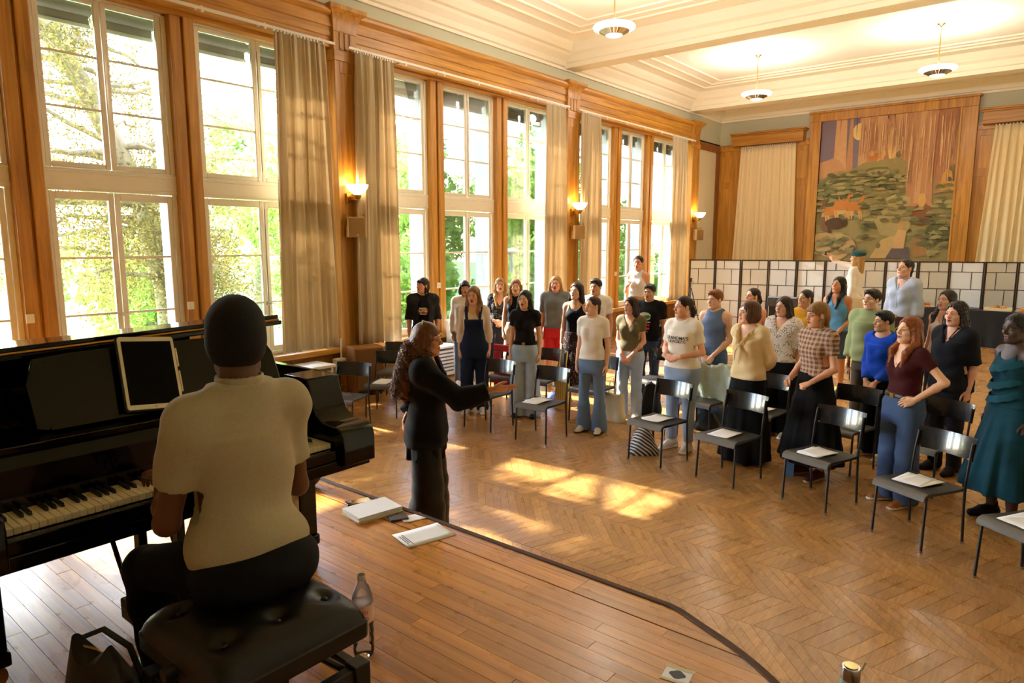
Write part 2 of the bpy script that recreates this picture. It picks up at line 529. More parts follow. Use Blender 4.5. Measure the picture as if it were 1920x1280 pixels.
# ---- oak pillars with flared capitals
def pillar(y0, y1, label):
    p = tag(MB().box(XW - .1, -8.62, y0, y1, 0.0, 4.95).build('pillar', M_OAK, bevel=.006, seg=1), label, 'pillar', None, 'structure')
    w = y1 - y0
    # raised stiles around a sunken field on the front face
    b = MB()
    b.box(-8.62, -8.606, y0 + .0, y0 + .085, .12, 4.95); b.box(-8.62, -8.606, y1 - .085, y1, .12, 4.95)
    b.box(-8.62, -8.606, y0 + .085, y1 - .085, 4.78, 4.95); b.box(-8.62, -8.606, y0 + .085, y1 - .085, .12, .78)
    b.build('raised_panel_frame', M_OAK, p, bevel=.004, seg=1)
    MB().box(XW - .1, -8.59, y0 - .012, y1 + .012, 4.95, 5.10).build('neck_block', M_OAKH, p, bevel=.005, seg=1)
    b = MB()
    b.box(XW - .1, -8.615, y0, y1, 5.10, 5.36)
    for k in range(3): b.box(-8.615, -8.60, y0 + .10 + k * (w - .24) / 2, y0 + .14 + k * (w - .24) / 2, 5.11, 5.35)
    b.build('fluted_block', M_OAK, p, bevel=.004, seg=1)
    # flared capital: an outward sweeping cove on three sides
    vs = []; n_ = 9
    for i in range(n_):
        t = i / (n_ - 1); e = .11 * (1 - math.sqrt(max(0, 1 - t * t)))
        z = 5.36 + .28 * t
        vs += [(XW - .1, y0 - e, z), (-8.61 + e, y0 - e, z), (-8.61 + e, y1 + e, z), (XW - .1, y1 + e, z)]
    e = .115
    for z in (5.645, 5.70): vs += [(XW - .1, y0 - e, z), (-8.61 + e, y0 - e, z), (-8.61 + e, y1 + e, z), (XW - .1, y1 + e, z)]
    fs = []
    for i in range(n_ + 1):
        for j in range(3): fs.append((i * 4 + j, i * 4 + j + 1, i * 4 + j + 5, i * 4 + j + 4))
    t_ = (n_ + 1) * 4; fs.append((t_, t_ + 1, t_ + 2, t_ + 3))
    MB().add(vs, fs).build('flared_capital', M_OAK, p, smooth=35)
    MB().box(XW - .1, -8.595, y0 - .012, y1 + .012, 0.0, .12).build('plinth', M_OAKH, p, bevel=.006, seg=1)
    return p
pillar(0.36, 0.78, 'oak pillar beside the piano, first of the window wall')
pillar(6.43, 6.85, 'oak pillar behind the brown loudspeaker cabinet')
pillar(12.40, 12.86, 'oak pillar between the second and third window bays')
pillar(18.58, 19.04, 'oak pillar at the corner end of the window wall')

# ---- oak entablature over each bay
def entab(y0, y1, label):
    prof = [(XW - .15, 5.13), (-8.68, 5.13), (-8.68, 5.27), (-8.66, 5.28), (-8.66, 5.40), (-8.64, 5.41), (-8.64, 5.55), (-8.60, 5.565), (-8.565, 5.60), (-8.56, 5.64), (-8.59, 5.68), (-8.64, 5.70), (XW - .15, 5.70)]
    b = MB(); b.prism([(x, z) for x, z in prof], y0, y1, axis='y')
    o = b.build('entablature', M_OAKH, smooth=30)
    bm = bmesh.new(); bm.from_mesh(o.data); bmesh.ops.recalc_face_normals(bm, faces=bm.faces); bm.to_mesh(o.data); bm.free()
    return tag(o, label, None, None, 'structure')
entab(0.78, 6.43, 'oak entablature over the windows beside the piano')
entab(6.85, 12.40, 'oak entablature over the middle window bay')
entab(12.86, 18.58, 'oak entablature over the far window bay')
entab(YB, 0.36, 'oak entablature behind the stage')

# ---- oak mullions between the windows and the sill boards
def mullion(yc, label, w=.15):
    b = MB(); b.box(-9.02, -8.84, yc - w, yc - .012, .66, 5.14); b.box(-9.02, -8.82, yc + .012, yc + w, .66, 5.14); b.box(-9.02, -8.86, yc - .012, yc + .012, .66, 5.14)
    o = tag(b.build('mullion', M_OAK, bevel=.012, seg=2), label, None, None, 'structure')
    return o
for yc, lb in ((2.54, 'dark oak mullion left of the widest window'), (4.32, 'oak mullion right of the widest window'), (8.73, 'oak mullion with a small white switch plate behind the singers'),
               (10.50, 'oak mullion behind the blonde singers'), (14.88, 'oak mullion left of the woman in the white halter'), (16.52, 'oak mullion right of the woman in the white halter')):
    mullion(yc, lb)
for y0, y1, lb in ((0.78, 6.43, 'oak window sill board behind the piano'), (6.85, 12.40, 'oak window sill board of the middle bay'), (12.86, 18.58, 'oak window sill board of the far bay')):
    b = MB(); b.box(-9.0, -8.66, y0, y1, .62, .70)
    o = tag(b.build('window_sill', M_OAKH, bevel=.008), lb, None, None, 'structure')
    MB().box(XW - .02, -8.72, y0, y1, 0.0, .62).build('wainscot', M_OAKD, o)
    b = MB(); b.box(-9.0, -8.80, y0, y1, 5.08, 5.14); b.build('head_board', M_OAKH, o)
def switch_plate(y, z, lb, big=False):
    o = MB().box(-8.84, -8.81, y - .04, y + .04, z - .05, z + .05).build('switch_plate', M_WHITE, bevel=.006)
    MB().box(-8.811, -8.805, y - .015, y + .015, z - .025, z + .025).build('toggle', M_WHITE, o, bevel=.003)
    tag(o, lb, 'switch')
switch_plate(8.70, 1.55, 'small white switch plate on the oak mullion behind the singers')
switch_plate(2.42, 1.48, 'white socket plate on the dark mullion left of the piano lid')
switch_plate(4.20, 1.50, 'white socket plate on the mullion above the raised piano lid')
switch_plate(14.86, 1.55, 'white switch plate on the mullion left of the woman in the halter top')

# ---- casement windows: frame, muntins, panes, rolled blind
GX = -8.985
M_BLIND = plain('grey_outdoor_blind', (120, 112, 94), 0.8, var=0.1)
M_BLINDB = plain('blind_bottom_rail', (176, 168, 148), 0.5, var=0.05)
ZROW_LO = [0.82, 1.46, 2.13, 2.80]
ZROW_HI = [3.22, 3.83, 4.42, 5.00]
wcount = [0]
def window(y0, y1, label, handle=True):
    wcount[0] += 1
    w = MB(); X0, X1 = GX - .035, GX + .045
    w.box(X0, X1, y0, y0 + .055, .70, 5.12); w.box(X0, X1, y1 - .055, y1, .70, 5.12)
    w.box(X0, X1, y0, y1, 5.06, 5.12); w.box(X0, X1, y0, y1, .70, .74)
    w.box(X0 - .01, X1 + .012, y0, y1, 2.90, 3.15)            # transom
    w.box(X1 + .012, X1 + .022, y0, y1, 3.10, 3.13); w.box(X1 + .012, X1 + .02, y0, y1, 2.92, 2.945)
    W = struct('window_%d' % wcount[0], w, M_WHITE, label=label, bevel=.006, seg=1)
    ym = (y0 + y1) / 2
    leaves = ((y0 + .058, ym - .004), (ym + .004, y1 - .058))
    for zr, za, zb in ((ZROW_LO, .745, 2.89), (ZROW_HI, 3.155, 5.055)):
        for (ya, yb) in leaves:
            b = MB(); s_ = .062
            b.box(GX - .022, GX + .034, ya, ya + s_, za, zb); b.box(GX - .022, GX + .034, yb - s_, yb, za, zb)
            b.box(GX - .022, GX + .034, ya + s_, yb - s_, za, zr[0]); b.box(GX - .022, GX + .034, ya + s_, yb - s_, zr[3], zb)
            b.build('sash', M_WHITE, W, bevel=.008, seg=1)
            for i in range(3):
                b = MB().box(GX - .003, GX + .003, ya + s_ - .004, yb - s_ + .004, zr[i] + (.0 if i == 0 else .012), zr[i + 1] - (.012 if i < 2 else 0))
                b.build('pane', M_GLASS, W)
                if i < 2: MB().box(GX - .014, GX + .014, ya + s_, yb - s_, zr[i + 1] - .013, zr[i + 1] + .013).build('muntin', M_WHITE, W)
    b = MB()
    b.tube([(GX + .05, ym, 1.1), (GX + .05, ym, 2.78)], .006, 6); b.tube([(GX + .05, ym, 3.3), (GX + .05, ym, 4.9)], .006, 6)
    b.box(GX + .034, GX + .06, ym - .03, ym + .03, 1.42, 1.47); b.tube([(GX + .06, ym, 1.45), (GX + .10, ym, 1.45), (GX + .10, ym + .07, 1.44)], .008, 6)
    b.build('espagnolette_bolt', M_METAL if handle else M_WHITE, W)
    for (ya, yb) in ((y0 + .05, ym - .02), (ym + .02, y1 - .05)):
        b = MB(); zt = 5.04
        b.tube([(GX - .19, ya, zt - .06), (GX - .19, yb, zt - .06)], .065, 10)
        b.box(GX - .20, GX - .185, ya + .02, yb - .02, zt - .22, zt - .1)
        b.build('rolled_blind', M_BLIND, W, smooth=40)
        MB().box(GX - .21, GX - .175, ya + .01, yb - .01, zt - .26, zt - .215).build('blind_rail', M_BLINDB, W, bevel=.006)
bays = [((0.80, 2.39), (2.69, 4.17), (4.47, 6.30)), ((6.98, 8.58), (8.88, 10.35), (10.65, 12.26)), ((13.0, 14.73), (15.03, 16.37), (16.67, 18.44))]
wl_lab = ['white casement window at the edge of view left of the piano', 'wide white casement window above the piano lid with a cedar outside', 'white casement window partly behind the curtain left of the first pillar',
          'white casement window beside the curtain behind the man in the open shirt', 'white casement window at the middle of the middle bay', 'white casement window partly behind the curtain of the second pillar',
          'white casement window hidden by the curtain right of the second pillar', 'white casement window behind the woman in the white halter', 'white casement window beside the corner pillar curtain']
i_ = 0
for bay in bays:
    for (a, b_) in bay:
        window(a, b_, wl_lab[i_], handle=i_ > 1); i_ += 1

# ---- panelling of the corner and of the far wall
pn = empty('wall_panelling', (0, 0, 0), label='oak framed cream panel between the corner pillar and the far wall', kind='structure')
MB().box(XW, XW + .02, 19.04, 20.6, .1, 5.03).build('cream_panel', M_CREAM, pn)
b = MB(); b.box(XW, XW + .05, 19.04, YF, 5.03, 5.25); b.box(XW, XW + .035, 20.58, YF, .1, 5.03); b.box(XW + .02, XW + .05, 19.04, 20.58, .1, .9)
b.build('oak_rail', M_OAKD, pn, bevel=.006, seg=1)
fp = empty('far_wall_panelling', (0, 0, 0), label='oak panelling of the far wall between the curtains and the mural', kind='structure')
b = MB(); b.box(-8.8, XR, YF - .03, YF, 0, 5.08); b.build('oak_backing', M_OAK, fp)
MB().box(-8.8, -6.05, YF - .06, YF, 5.08, 5.26).build('oak_rail', M_OAKH, fp, bevel=.006)
MB().box(-2.15, XR, YF - .06, YF, 5.08, 5.26).build('oak_rail', M_OAKH, fp, bevel=.006)
for x0, x1 in ((-8.72, -8.30), (-6.55, -6.12), (-2.13, -1.70), (0.02, .48)):
    for z0, z1 in ((.2, 1.4), (1.55, 4.0), (4.1, 4.98)):
        b = MB(); b.box(x0 + .05, x1 - .05, YF - .042, YF - .03, z0 + .05, z1 - .05)
        b.build('panel', M_OAK, fp, bevel=.01)
# baseboards
struct('baseboard_far', MB().box(-8.8, XR, YF - .05, YF - .03, 0, .16), M_OAKD, label='dark oak skirting along the far wall')
struct('baseboard_right', MB().box(XR - .03, XR, YB, YF, 0, .9), M_OAKD, label='dark oak dado along the right wall')
# ------------------------------------------------------------------ curtains
def cloth_mat(name, rgb, transl=0.25, rough=0.9, weave=420, var=0.05):
    if name in _mats: return _mats[name]
    m = bpy.data.materials.new(name); m.use_nodes = True
    nt = m.node_tree; b = nt.nodes['Principled BSDF']; out = nt.nodes['Material Output']
    c = srgb(*rgb)
    tc = node(nt, 'ShaderNodeTexCoord'); nz = node(nt, 'ShaderNodeTexNoise'); nz.inputs['Scale'].default_value = weave
    mx = node(nt, 'ShaderNodeMix', data_type='RGBA')
    mx.inputs[6].default_value = tuple(x * (1 - var) for x in c[:3]) + (1,); mx.inputs[7].default_value = tuple(min(1, x * (1 + var)) for x in c[:3]) + (1,)
    nt.links.new(tc.outputs['Object'], nz.inputs['Vector']); nt.links.new(nz.outputs['Fac'], mx.inputs[0])
    nt.links.new(mx.outputs[2], b.inputs['Base Color']); b.inputs['Roughness'].default_value = rough; b.inputs['Specular IOR Level'].default_value = 0.15
    tl = node(nt, 'ShaderNodeBsdfTranslucent'); nt.links.new(mx.outputs[2], tl.inputs['Color'])
    ms = node(nt, 'ShaderNodeMixShader'); ms.inputs[0].default_value = transl
    nt.links.new(b.outputs[0], ms.inputs[1]); nt.links.new(tl.outputs[0], ms.inputs[2]); nt.links.new(ms.outputs[0], out.inputs[0])
    _mats[name] = m
    return m
M_CURT = cloth_mat('beige_linen_curtain', (214, 196, 164), 0.25)
M_CURTF = cloth_mat('cream_linen_curtain', (240, 220, 178), 0.15)
M_RAIL = plain('white_curtain_rail', (226, 218, 204), 0.4)
def curtain(x, y0, y1, z0, z1, label, group=None, axis='y', folds=9, seed=0, amp=.055, mat=None):
    r = random.Random(seed)
    nu, nv = folds * 10, 22
    vs = []; ph = [r.uniform(-.5, .5) for _ in range(folds + 3)]
    for j in range(nv + 1):
        t = j / nv                      # 0 top, 1 bottom
        z = z1 + (z0 - z1) * t
        sp = .86 + .14 * min(1, t * 1.4)
        for i in range(nu + 1):
            s = i / nu
            k = s * folds; a = k * 2 * pi
            kk = int(k); fr = k - kk
            am = amp * (.75 + .5 * (ph[kk] * (1 - fr) + ph[kk + 1] * fr)) * (.35 + .65 * min(1, t * 6 + .25))
            yy = y0 + (y1 - y0) * (.5 + (s - .5) * sp) + .018 * sin(a * .5 + t * 3 + seed)
            dx = am * (sin(a + .7 * sin(t * 2.2 + kk)) + .35 * sin(2.3 * a + seed + t * 2)) + .02 * sin(3 * t + s * 5)
            zz = z + (r.uniform(-.006, .006) if j == nv else 0)
            vs.append((x + dx, yy, zz) if axis == 'y' else (yy, x - dx, zz))
    fs = []
    for j in range(nv):
        for i in range(nu):
            a = j * (nu + 1) + i
            fs.append((a, a + nu + 1, a + nu + 2, a + 1))
    b = MB(); b.add(vs, fs)
    o = b.build('curtain', mat or M_CURT, smooth=180)
    md = o.modifiers.new('cloth_thickness', 'SOLIDIFY'); md.thickness = .006
    tag(o, label, 'curtain', group)
    # gathered heading tape and hooks
    h = MB()
    for i in range(folds * 2):
        yy = y0 + (y1 - y0) * (.5 + ((i + .5) / (folds * 2) - .5) * .86)
        h.box(*((x - .012, x + .012, yy - .012, yy + .012) if axis == 'y' else (yy - .012, yy + .012, x - .012, x + .012)), z1 - .005, z1 + .03)
    h.build('curtain_hooks', M_RAIL, o)
    return o
CX = -8.50
curtain(CX, 5.30, 6.26, .76, 5.09, 'beige curtain left of the first oak pillar, reaching the sill', seed=1, folds=8, amp=.06)
curtain(CX, 6.63, 7.52, .72, 5.09, 'beige curtain right of the first oak pillar', seed=2, folds=8)
curtain(CX, 11.42, 12.24, .74, 5.09, 'beige curtain left of the second oak pillar', seed=3, folds=8)
curtain(CX, 12.70, 13.62, .74, 5.09, 'beige curtain right of the second oak pillar', seed=4, folds=8)
curtain(CX, 17.05, 18.10, .74, 5.09, 'beige curtain left of the corner pillar', seed=5, folds=9)
for y0, y1, lb in ((0.8, 6.36, 'white curtain rail over the windows beside the piano'), (6.6, 12.30, 'white curtain rail of the middle window bay'), (12.66, 18.5, 'white curtain rail of the far window bay')):
    o = MB().box(CX - .018, CX + .018, y0, y1, 5.115, 5.15).build('curtain_rail', M_RAIL, bevel=.005)
    tag(o, lb, 'curtain rail')
    n_ = 7
    for k in range(n_):
        yy = y0 + .25 + (y1 - y0 - .5) * k / (n_ - 1)
        MB().box(CX - .012, CX + .012, yy - .015, yy + .015, 5.09, 5.115).build('glider', M_RAIL, o)
        MB().box(-8.70, CX, yy - .012, yy + .012, 5.15, 5.165).build('bracket', M_RAIL, o)
curtain(YF - .16, -8.2, -6.34, .3, 5.13, 'flat cream curtain on the far wall left of the mural', axis='x', seed=6, folds=15, amp=.020, mat=M_CURTF)
curtain(YF - .16, -1.94, 0.0, .3, 5.14, 'cream curtain on the far wall right of the mural', axis='x', seed=7, folds=12, amp=.05, mat=M_CURTF)
def pelmet(x0, x1, lb):
    e = empty('pelmet', ((x0 + x1) / 2, YF - .2, 5.2), label=lb, cat='pelmet')
    w = (x1 - x0) / 2
    MB().box(-w + .06, w - .06, -.10, .19, -.02, .26).build('fascia', M_OAKX, e, bevel=.006)
    pr_ = [(.26, .0), (.285, .03), (.29, .05), (.33, .09), (.36, .10), (.40, .10)]
    b = MB(); b.box(-w + .03, w - .03, -.13, .19, .26, .30); b.box(-w, w, -.17, .19, .30, .345)
    b.build('cornice_top', M_OAKX, e, bevel=.012)
    MB().box(-w + .08, w - .08, -.12, .19, .06, .09).build('bead', M_OAKX, e)
pelmet(-8.36, -6.18, 'oak pelmet over the curtain left of the mural')
pelmet(-2.10, .16, 'oak pelmet over the curtain right of the mural')

# ------------------------------------------------------------------ pendant lamps
M_OPAL = emit('opal_lamp_glass', (255, 238, 205), 6.0)
M_OPALB = emit('opal_lamp_disc', (255, 246, 226), 2.2)
M_NICK = plain('satin_nickel', (188, 180, 164), 0.26, metal=1.0, var=0.04)
def pendant(x, y, lb):
    e = empty('pendant_lamp', (x, y, 5.45), label=lb, cat='lamp', group='saucer pendant lamps')
    b = MB(); b.lathe([(0.0, .98), (.075, .98), (.075, .965), (.03, .93), (.014, .90)], 20); b.build('canopy', M_BRASS, e, smooth=35)
    MB().tube([(0, 0, .16), (0, 0, .92)], .011, 10).build('rod', M_BRASS, e, smooth=40)
    MB().lathe([(.05, .165), (.31, .17), (.325, .15), (.315, .125), (.235, .095), (.235, .11), (.05, .15)], 36).build('glass_ring', M_OPAL, e, smooth=40)
    b = MB()
    for k in range(24):      # cone of separate metal louvres
        a0 = 2 * pi * k / 24; a1 = a0 + 2 * pi / 24 * .94
        vs = []
        for r_, z in ((.238, .105), (.238, .085), (.130, .03), (.130, .045)):
            for a in (a0, a1): vs.append((r_ * cos(a), r_ * sin(a), z))
        b.add(vs, [(0, 1, 3, 2), (2, 3, 5, 4), (4, 5, 7, 6), (0, 2, 4, 6), (1, 7, 5, 3)])
    b.build('louvred_cone', M_NICK, e)
    MB().lathe([(.0, .012), (.10, .014), (.128, .028), (.128, .045), (0, .05)], 28).build('glass_bowl', M_OPALB, e, smooth=40)
    ld = bpy.data.lights.new('pendant_bulb', 'POINT'); ld.energy = PEND_W; ld.color = (1.0, .94, .86); ld.shadow_soft_size = .12
    lo = bpy.data.objects.new('pendant_bulb', ld); COL.objects.link(lo); lo.parent = e; lo.location = (0, 0, .30)
PEND_W = 85
pendant(-5.82, 9.60, 'saucer pendant lamp with no canopy in view, over the middle bay')
pendant(-5.82, 15.72, 'saucer pendant lamp of the far pair nearer the windows')
pendant(-2.35, 15.72, 'saucer pendant lamp of the far pair before the mural')
pendant(-2.35, 9.60, 'saucer pendant lamp of the middle bay away from the windows')

# ------------------------------------------------------------------ wall sconces and small wall speakers on the pillars
M_SCG = emit('sconce_glass', (255, 226, 170), 5.0)
M_SPK = plain('pale_wood_speaker', (176, 128, 62), 0.55, var=0.08, scale=30)
M_SPG = plain('speaker_grille_cloth', (150, 116, 64), 0.8, var=0.12, scale=60, bump=.2)
for y, n_ in ((6.64, 'first'), (12.64, 'second'), (18.82, 'corner')):
    e = empty('wall_sconce', (-8.61, y, 3.0), label='glowing half bowl wall sconce on the %s oak pillar' % n_, cat='lamp', group='half bowl wall sconces')
    pf = [(.02, .0), (.07, .015), (.12, .055), (.155, .11), (.165, .15), (.155, .15), (.11, .07), (.02, .02)]
    MB().lathe(pf, 24, c=(.17, 0, .02)).build('glass_bowl', M_SCG, e, smooth=40)
    b = MB(); b.box(0, .16, -.05, .05, -.06, .0); b.box(.0, .03, -.09, .09, -.09, .05); b.lathe([(.05, -.03), (.06, .02)], 14, c=(.17, 0, .0)); b.build('bracket', M_BRASS2, e, bevel=.006)
    ld = bpy.data.lights.new('sconce_bulb', 'POINT'); ld.energy = 5; ld.color = (1.0, .72, .40); ld.shadow_soft_size = .05
    lo = bpy.data.objects.new('sconce_bulb', ld); COL.objects.link(lo); lo.parent = e; lo.location = (.15, 0, .22)
    e = empty('wall_speaker', (-8.61, y + .03, 2.55), label='small square speaker on a bracket below the sconce of the %s pillar' % n_, cat='speaker', group='small wall speakers')
    e.rotation_euler = (0, 0, radians(-24))
    MB().box(.08, .26, -.13, .13, -.16, .14).build('cabinet', M_SPK, e, bevel=.01)
    MB().box(.26, .272, -.115, .115, -.145, .125).build('grille', M_SPG, e, bevel=.004)
    b = MB(); b.tube([(0, -.14, .0), (.0, -.14, .18), (.16, -.14, .18), (.16, -.14, .0)], .008, 6); b.tube([(0, .14, .0), (.0, .14, .18), (.16, .14, .18), (.16, .14, .0)], .008, 6); b.box(-.0, .02, -.15, .15, -.05, .05)
    b.build('bracket', M_BRASS2, e)
    MB().box(.272, .276, -.02, .02, -.135, -.12).build('badge', M_SILVER, e)

# ------------------------------------------------------------------ the mural in its oak frame
mural = empty('mural', (0, 0, 0), label='large muted forest mural in a broad oak frame above the folding screens', cat='painting')
MB().box(-5.84, -2.50, YF - .07, YF - .03, 1.0, 5.70).build('canvas', plain('mural_ground', (150, 132, 92), .9, var=.12, scale=5), mural)
b = MB()
b.box(-6.10, -5.81, YF - .16, YF - .02, .9, 5.66); b.box(-2.53, -2.15, YF - .16, YF - .02, .9, 5.66); b.box(-6.10, -2.15, YF - .16, YF - .02, 5.66, 5.88)
b.box(-6.14, -2.11, YF - .19, YF - .02, 5.88, 5.94); b.box(-5.86, -5.81, YF - .18, YF - .02, 1, 5.66); b.box(-2.53, -2.48, YF - .18, YF - .02, 1, 5.66)
b.build('frame', M_OAK, mural, bevel=.01)
paint = {}
def pm(rgb):
    if rgb not in paint: paint[rgb] = plain('paint_%d_%d_%d' % rgb, rgb, .92, var=.13, scale=9, bump=.15, bscale=60)
    return paint[rgb]
class Mural:
    def __init__(s): s.n = 0; s.b = {}
    def poly(s, pts, rgb):
        s.n += 1
        y = YF - .071 - s.n * .00022
        vs = [(-5.81 + u * 3.28, y, 1.9 + v * 3.78) for u, v in pts]
        k = len(vs)
        b = s.b.setdefault(rgb, MB())
        b.add(vs, [tuple(range(k))])
    def blob(s, u, v, ru, rv, rgb, n=14, lob=0, seed=0, bottom=None):
        r = random.Random(seed * 31 + s.n)
        pts = []
        for k in range(n):
            a = 2 * pi * k / n; q = 1 + (lob * r.uniform(-1, 1))
            vv = v + rv * q * sin(a)
            if bottom is not None: vv = max(vv, bottom)
            pts.append((min(1, max(0, u + ru * q * cos(a))), vv))
        s.poly(pts, rgb)
mu = Mural()
SKY, PINK, PINK2, ROSE, GRN, GRN2, GRN3, TAN, ORNG = (118, 104, 118), (186, 146, 106), (172, 128, 92), (160, 112, 82), (104, 104, 66), (122, 116, 74), (88, 88, 58), (176, 150, 102), (178, 116, 58)
mu.poly([(0, .55), (.5, .55), (.5, 1), (0, 1)], SKY)
mu.poly([(.3, .62), (1, .62), (1, 1), (.3, 1)], (182, 142, 100))
mu.blob(.30, .90, .055, .06, (204, 176, 112))
for i, (u, w, c) in enumerate([(.13, .03, PINK), (.175, .045, PINK), (.235, .02, PINK2), (.335, .05, PINK), (.40, .05, PINK2), (.46, .05, PINK), (.52, .04, ROSE), (.60, .05, PINK), (.66, .05, PINK2), (.72, .045, PINK), (.79, .06, PINK2), (.87, .07, ROSE), (.95, .07, PINK)]):
    f = .02 + .012 * (i % 3)
    mu.poly([(u - w / 2, 1), (u + w / 2, 1), (u + w / 2 + f * .4, .66 - .03 * (i % 4)), (u - w / 2 - f * .4, .66 - .03 * (i % 4))], c)
for u in (.27, .50, .545, .83): mu.poly([(u, 1), (u + .012, 1), (u + .006, .86)], (92, 84, 104))
mu.blob(.08, .62, .12, .10, (176, 134, 96), lob=.12)
mu.blob(.55, .80, .035, .12, (206, 178, 118)); mu.blob(.55, .88, .018, .03, (214, 188, 130))
mu.blob(.42, .715, .045, .03, ORNG, lob=.1); mu.blob(.48, .735, .025, .03, (196, 156, 98)); mu.blob(.40, .74, .02, .02, (196, 150, 92)); mu.blob(.60, .72, .02, .025, (112, 108, 74))
mu.poly([(0, .58), (.18, .60), (.35, .68), (.6, .70), (.72, .64), (1, .50), (1, 0), (0, 0)], (140, 128, 84))
r_ = random.Random(5)
for i in range(46):
    u = r_.uniform(.02, .72); v = r_.uniform(.14, .66) if i % 3 else r_.uniform(.45, .66)
    if v > .62 - .25 * abs(u - .4): v -= .1
    mu.blob(u, v, r_.uniform(.05, .12), r_.uniform(.018, .045), [GRN, GRN2, GRN3, (116, 110, 72), (132, 122, 80)][i % 5], lob=.16, seed=i)
    mu.blob(u, v + .012, r_.uniform(.04, .09), .010, (150, 138, 92), lob=.2, seed=i + 99)
mu.poly([(.70, 1), (.86, 1), (.845, .62), (.86, .36), (.66, .36), (.69, .60)], PINK2); mu.poly([(.74, 1), (.78, 1), (.77, .38), (.73, .38)], PINK); mu.poly([(.90, 1), (1, 1), (.97, .70), (.90, .42), (.86, .44)], ROSE)
mu.blob(.95, .54, .04, .06, (192, 150, 72), lob=.1); mu.blob(.96, .53, .02, .02, (108, 92, 84)); mu.poly([(.90, .46), (1, .46), (1, .52), (.90, .52)], (184, 142, 70))
mu.poly([(.0, .46), (.05, .46), (.17, .05), (.08, .05)], (120, 92, 62)); mu.poly([(.04, .30), (.22, .32), (.30, .30), (.30, .34), (.05, .36)], TAN)
for u, v in ((.12, .36), (.19, .40), (.30, .39)):
    mu.poly([(u - .06, v - .05), (u + .05, v - .05), (u + .06, v + .01), (u - .05, v + .015)], ORNG)
    mu.poly([(u + .03, v), (u + .06, v + .0), (u + .072, v + .045), (u + .05, v + .05)], ORNG); mu.blob(u + .075, v + .05, .022, .011, ORNG); mu.poly([(u + .06, v + .055), (u + .066, v + .055), (u + .05, v + .095), (u + .045, v + .09)], ORNG)
    for d in (-.05, -.03, .03, .045): mu.poly([(u + d, v - .05), (u + d + .012, v - .05), (u + d + .02, v - .11), (u + d + .01, v - .11)], (196, 150, 96))
mu.blob(.16, .25, .085, .042, (82, 62, 42), lob=.08); mu.blob(.235, .255, .022, .025, (82, 62, 42)); mu.poly([(.10, .22), (.13, .22), (.13, .16), (.10, .16)], (82, 62, 42))
mu.blob(.17, .08, .16, .09, (182, 154, 108), lob=.1); mu.blob(.07, .14, .10, .05, (172, 146, 100), lob=.1); mu.blob(.17, .09, .04, .05, (128, 86, 56), lob=.15)
mu.blob(.60, .26, .13, .11, (158, 144, 98), lob=.1, seed=3); mu.blob(.62, .40, .09, .05, (168, 152, 104), lob=.12)
mu.blob(.80, .30, .075, .08, (130, 88, 60), lob=.1); mu.blob(.79, .40, .028, .05, (190, 152, 92)); mu.blob(.79, .26, .08, .02, (104, 88, 62))
mu.poly([(.44, 0), (.64, 0), (.66, .12), (.60, .16), (.52, .13)], (182, 156, 104)); mu.poly([(.56, 0), (.74, 0), (.72, .08), (.60, .07)], (98, 88, 92)); mu.poly([(.62, .07), (.69, .07), (.70, .19), (.64, .21), (.61, .14)], (192, 156, 110)); mu.blob(.655, .23, .022, .032, (178, 142, 88)); mu.blob(.50, .09, .018, .02, (120, 104, 70))
mu.blob(.80, .08, .06, .07, (150, 116, 72), lob=.2); mu.blob(.92, .18, .09, .07, (92, 92, 62), lob=.1)
for a in (-.04, 0, .045): mu.poly([(.86, 0), (.872, 0), (.872 + a, .17), (.864 + a, .17)], (158, 146, 100))
r_ = random.Random(8)
for i in range(110):      # brush strokes: bark streaks above, foliage dabs below
    u = r_.uniform(.3, .98); w = r_.uniform(.003, .010); z0 = r_.uniform(.66, .8)
    if u > .66: z0 = r_.uniform(.42, .75)
    mu.poly([(u, r_.uniform(z0 + .1, 1)), (u + w, r_.uniform(z0 + .1, 1)), (u + w * .6, z0), (u + w * .2, z0)], [(194, 156, 116), (168, 124, 90), (150, 108, 80), (182, 138, 100), (206, 170, 124)][i % 5])
for i in range(300):
    u = r_.uniform(.01, .99); v = r_.uniform(.02, .62)
    if (.66 < u < .88 and v > .34) or (.05 < u < .36 and .18 < v < .46) or (.42 < u < .76 and v < .22) or (v > .5 and u > .7): continue
    c = [(112, 112, 74), (94, 96, 62), (136, 128, 88), (150, 138, 96), (120, 116, 82), (102, 100, 70)][i % 6]
    a0 = r_.uniform(.2, .5)
    mu.poly([(u + q * cos(t), v + q * .35 * sin(t) + .25 * q * (1 - abs(cos(t)))) for q, t in [(r_.uniform(.02, .045), 2 * pi * k / 9) for k in range(9)]], c)
for rgb, mb_ in mu.b.items():
    o = mb_.build('paint_layer', pm(tuple(min(250, int(c * 1.10)) for c in rgb)), mural); o['kind'] = 'stuff'

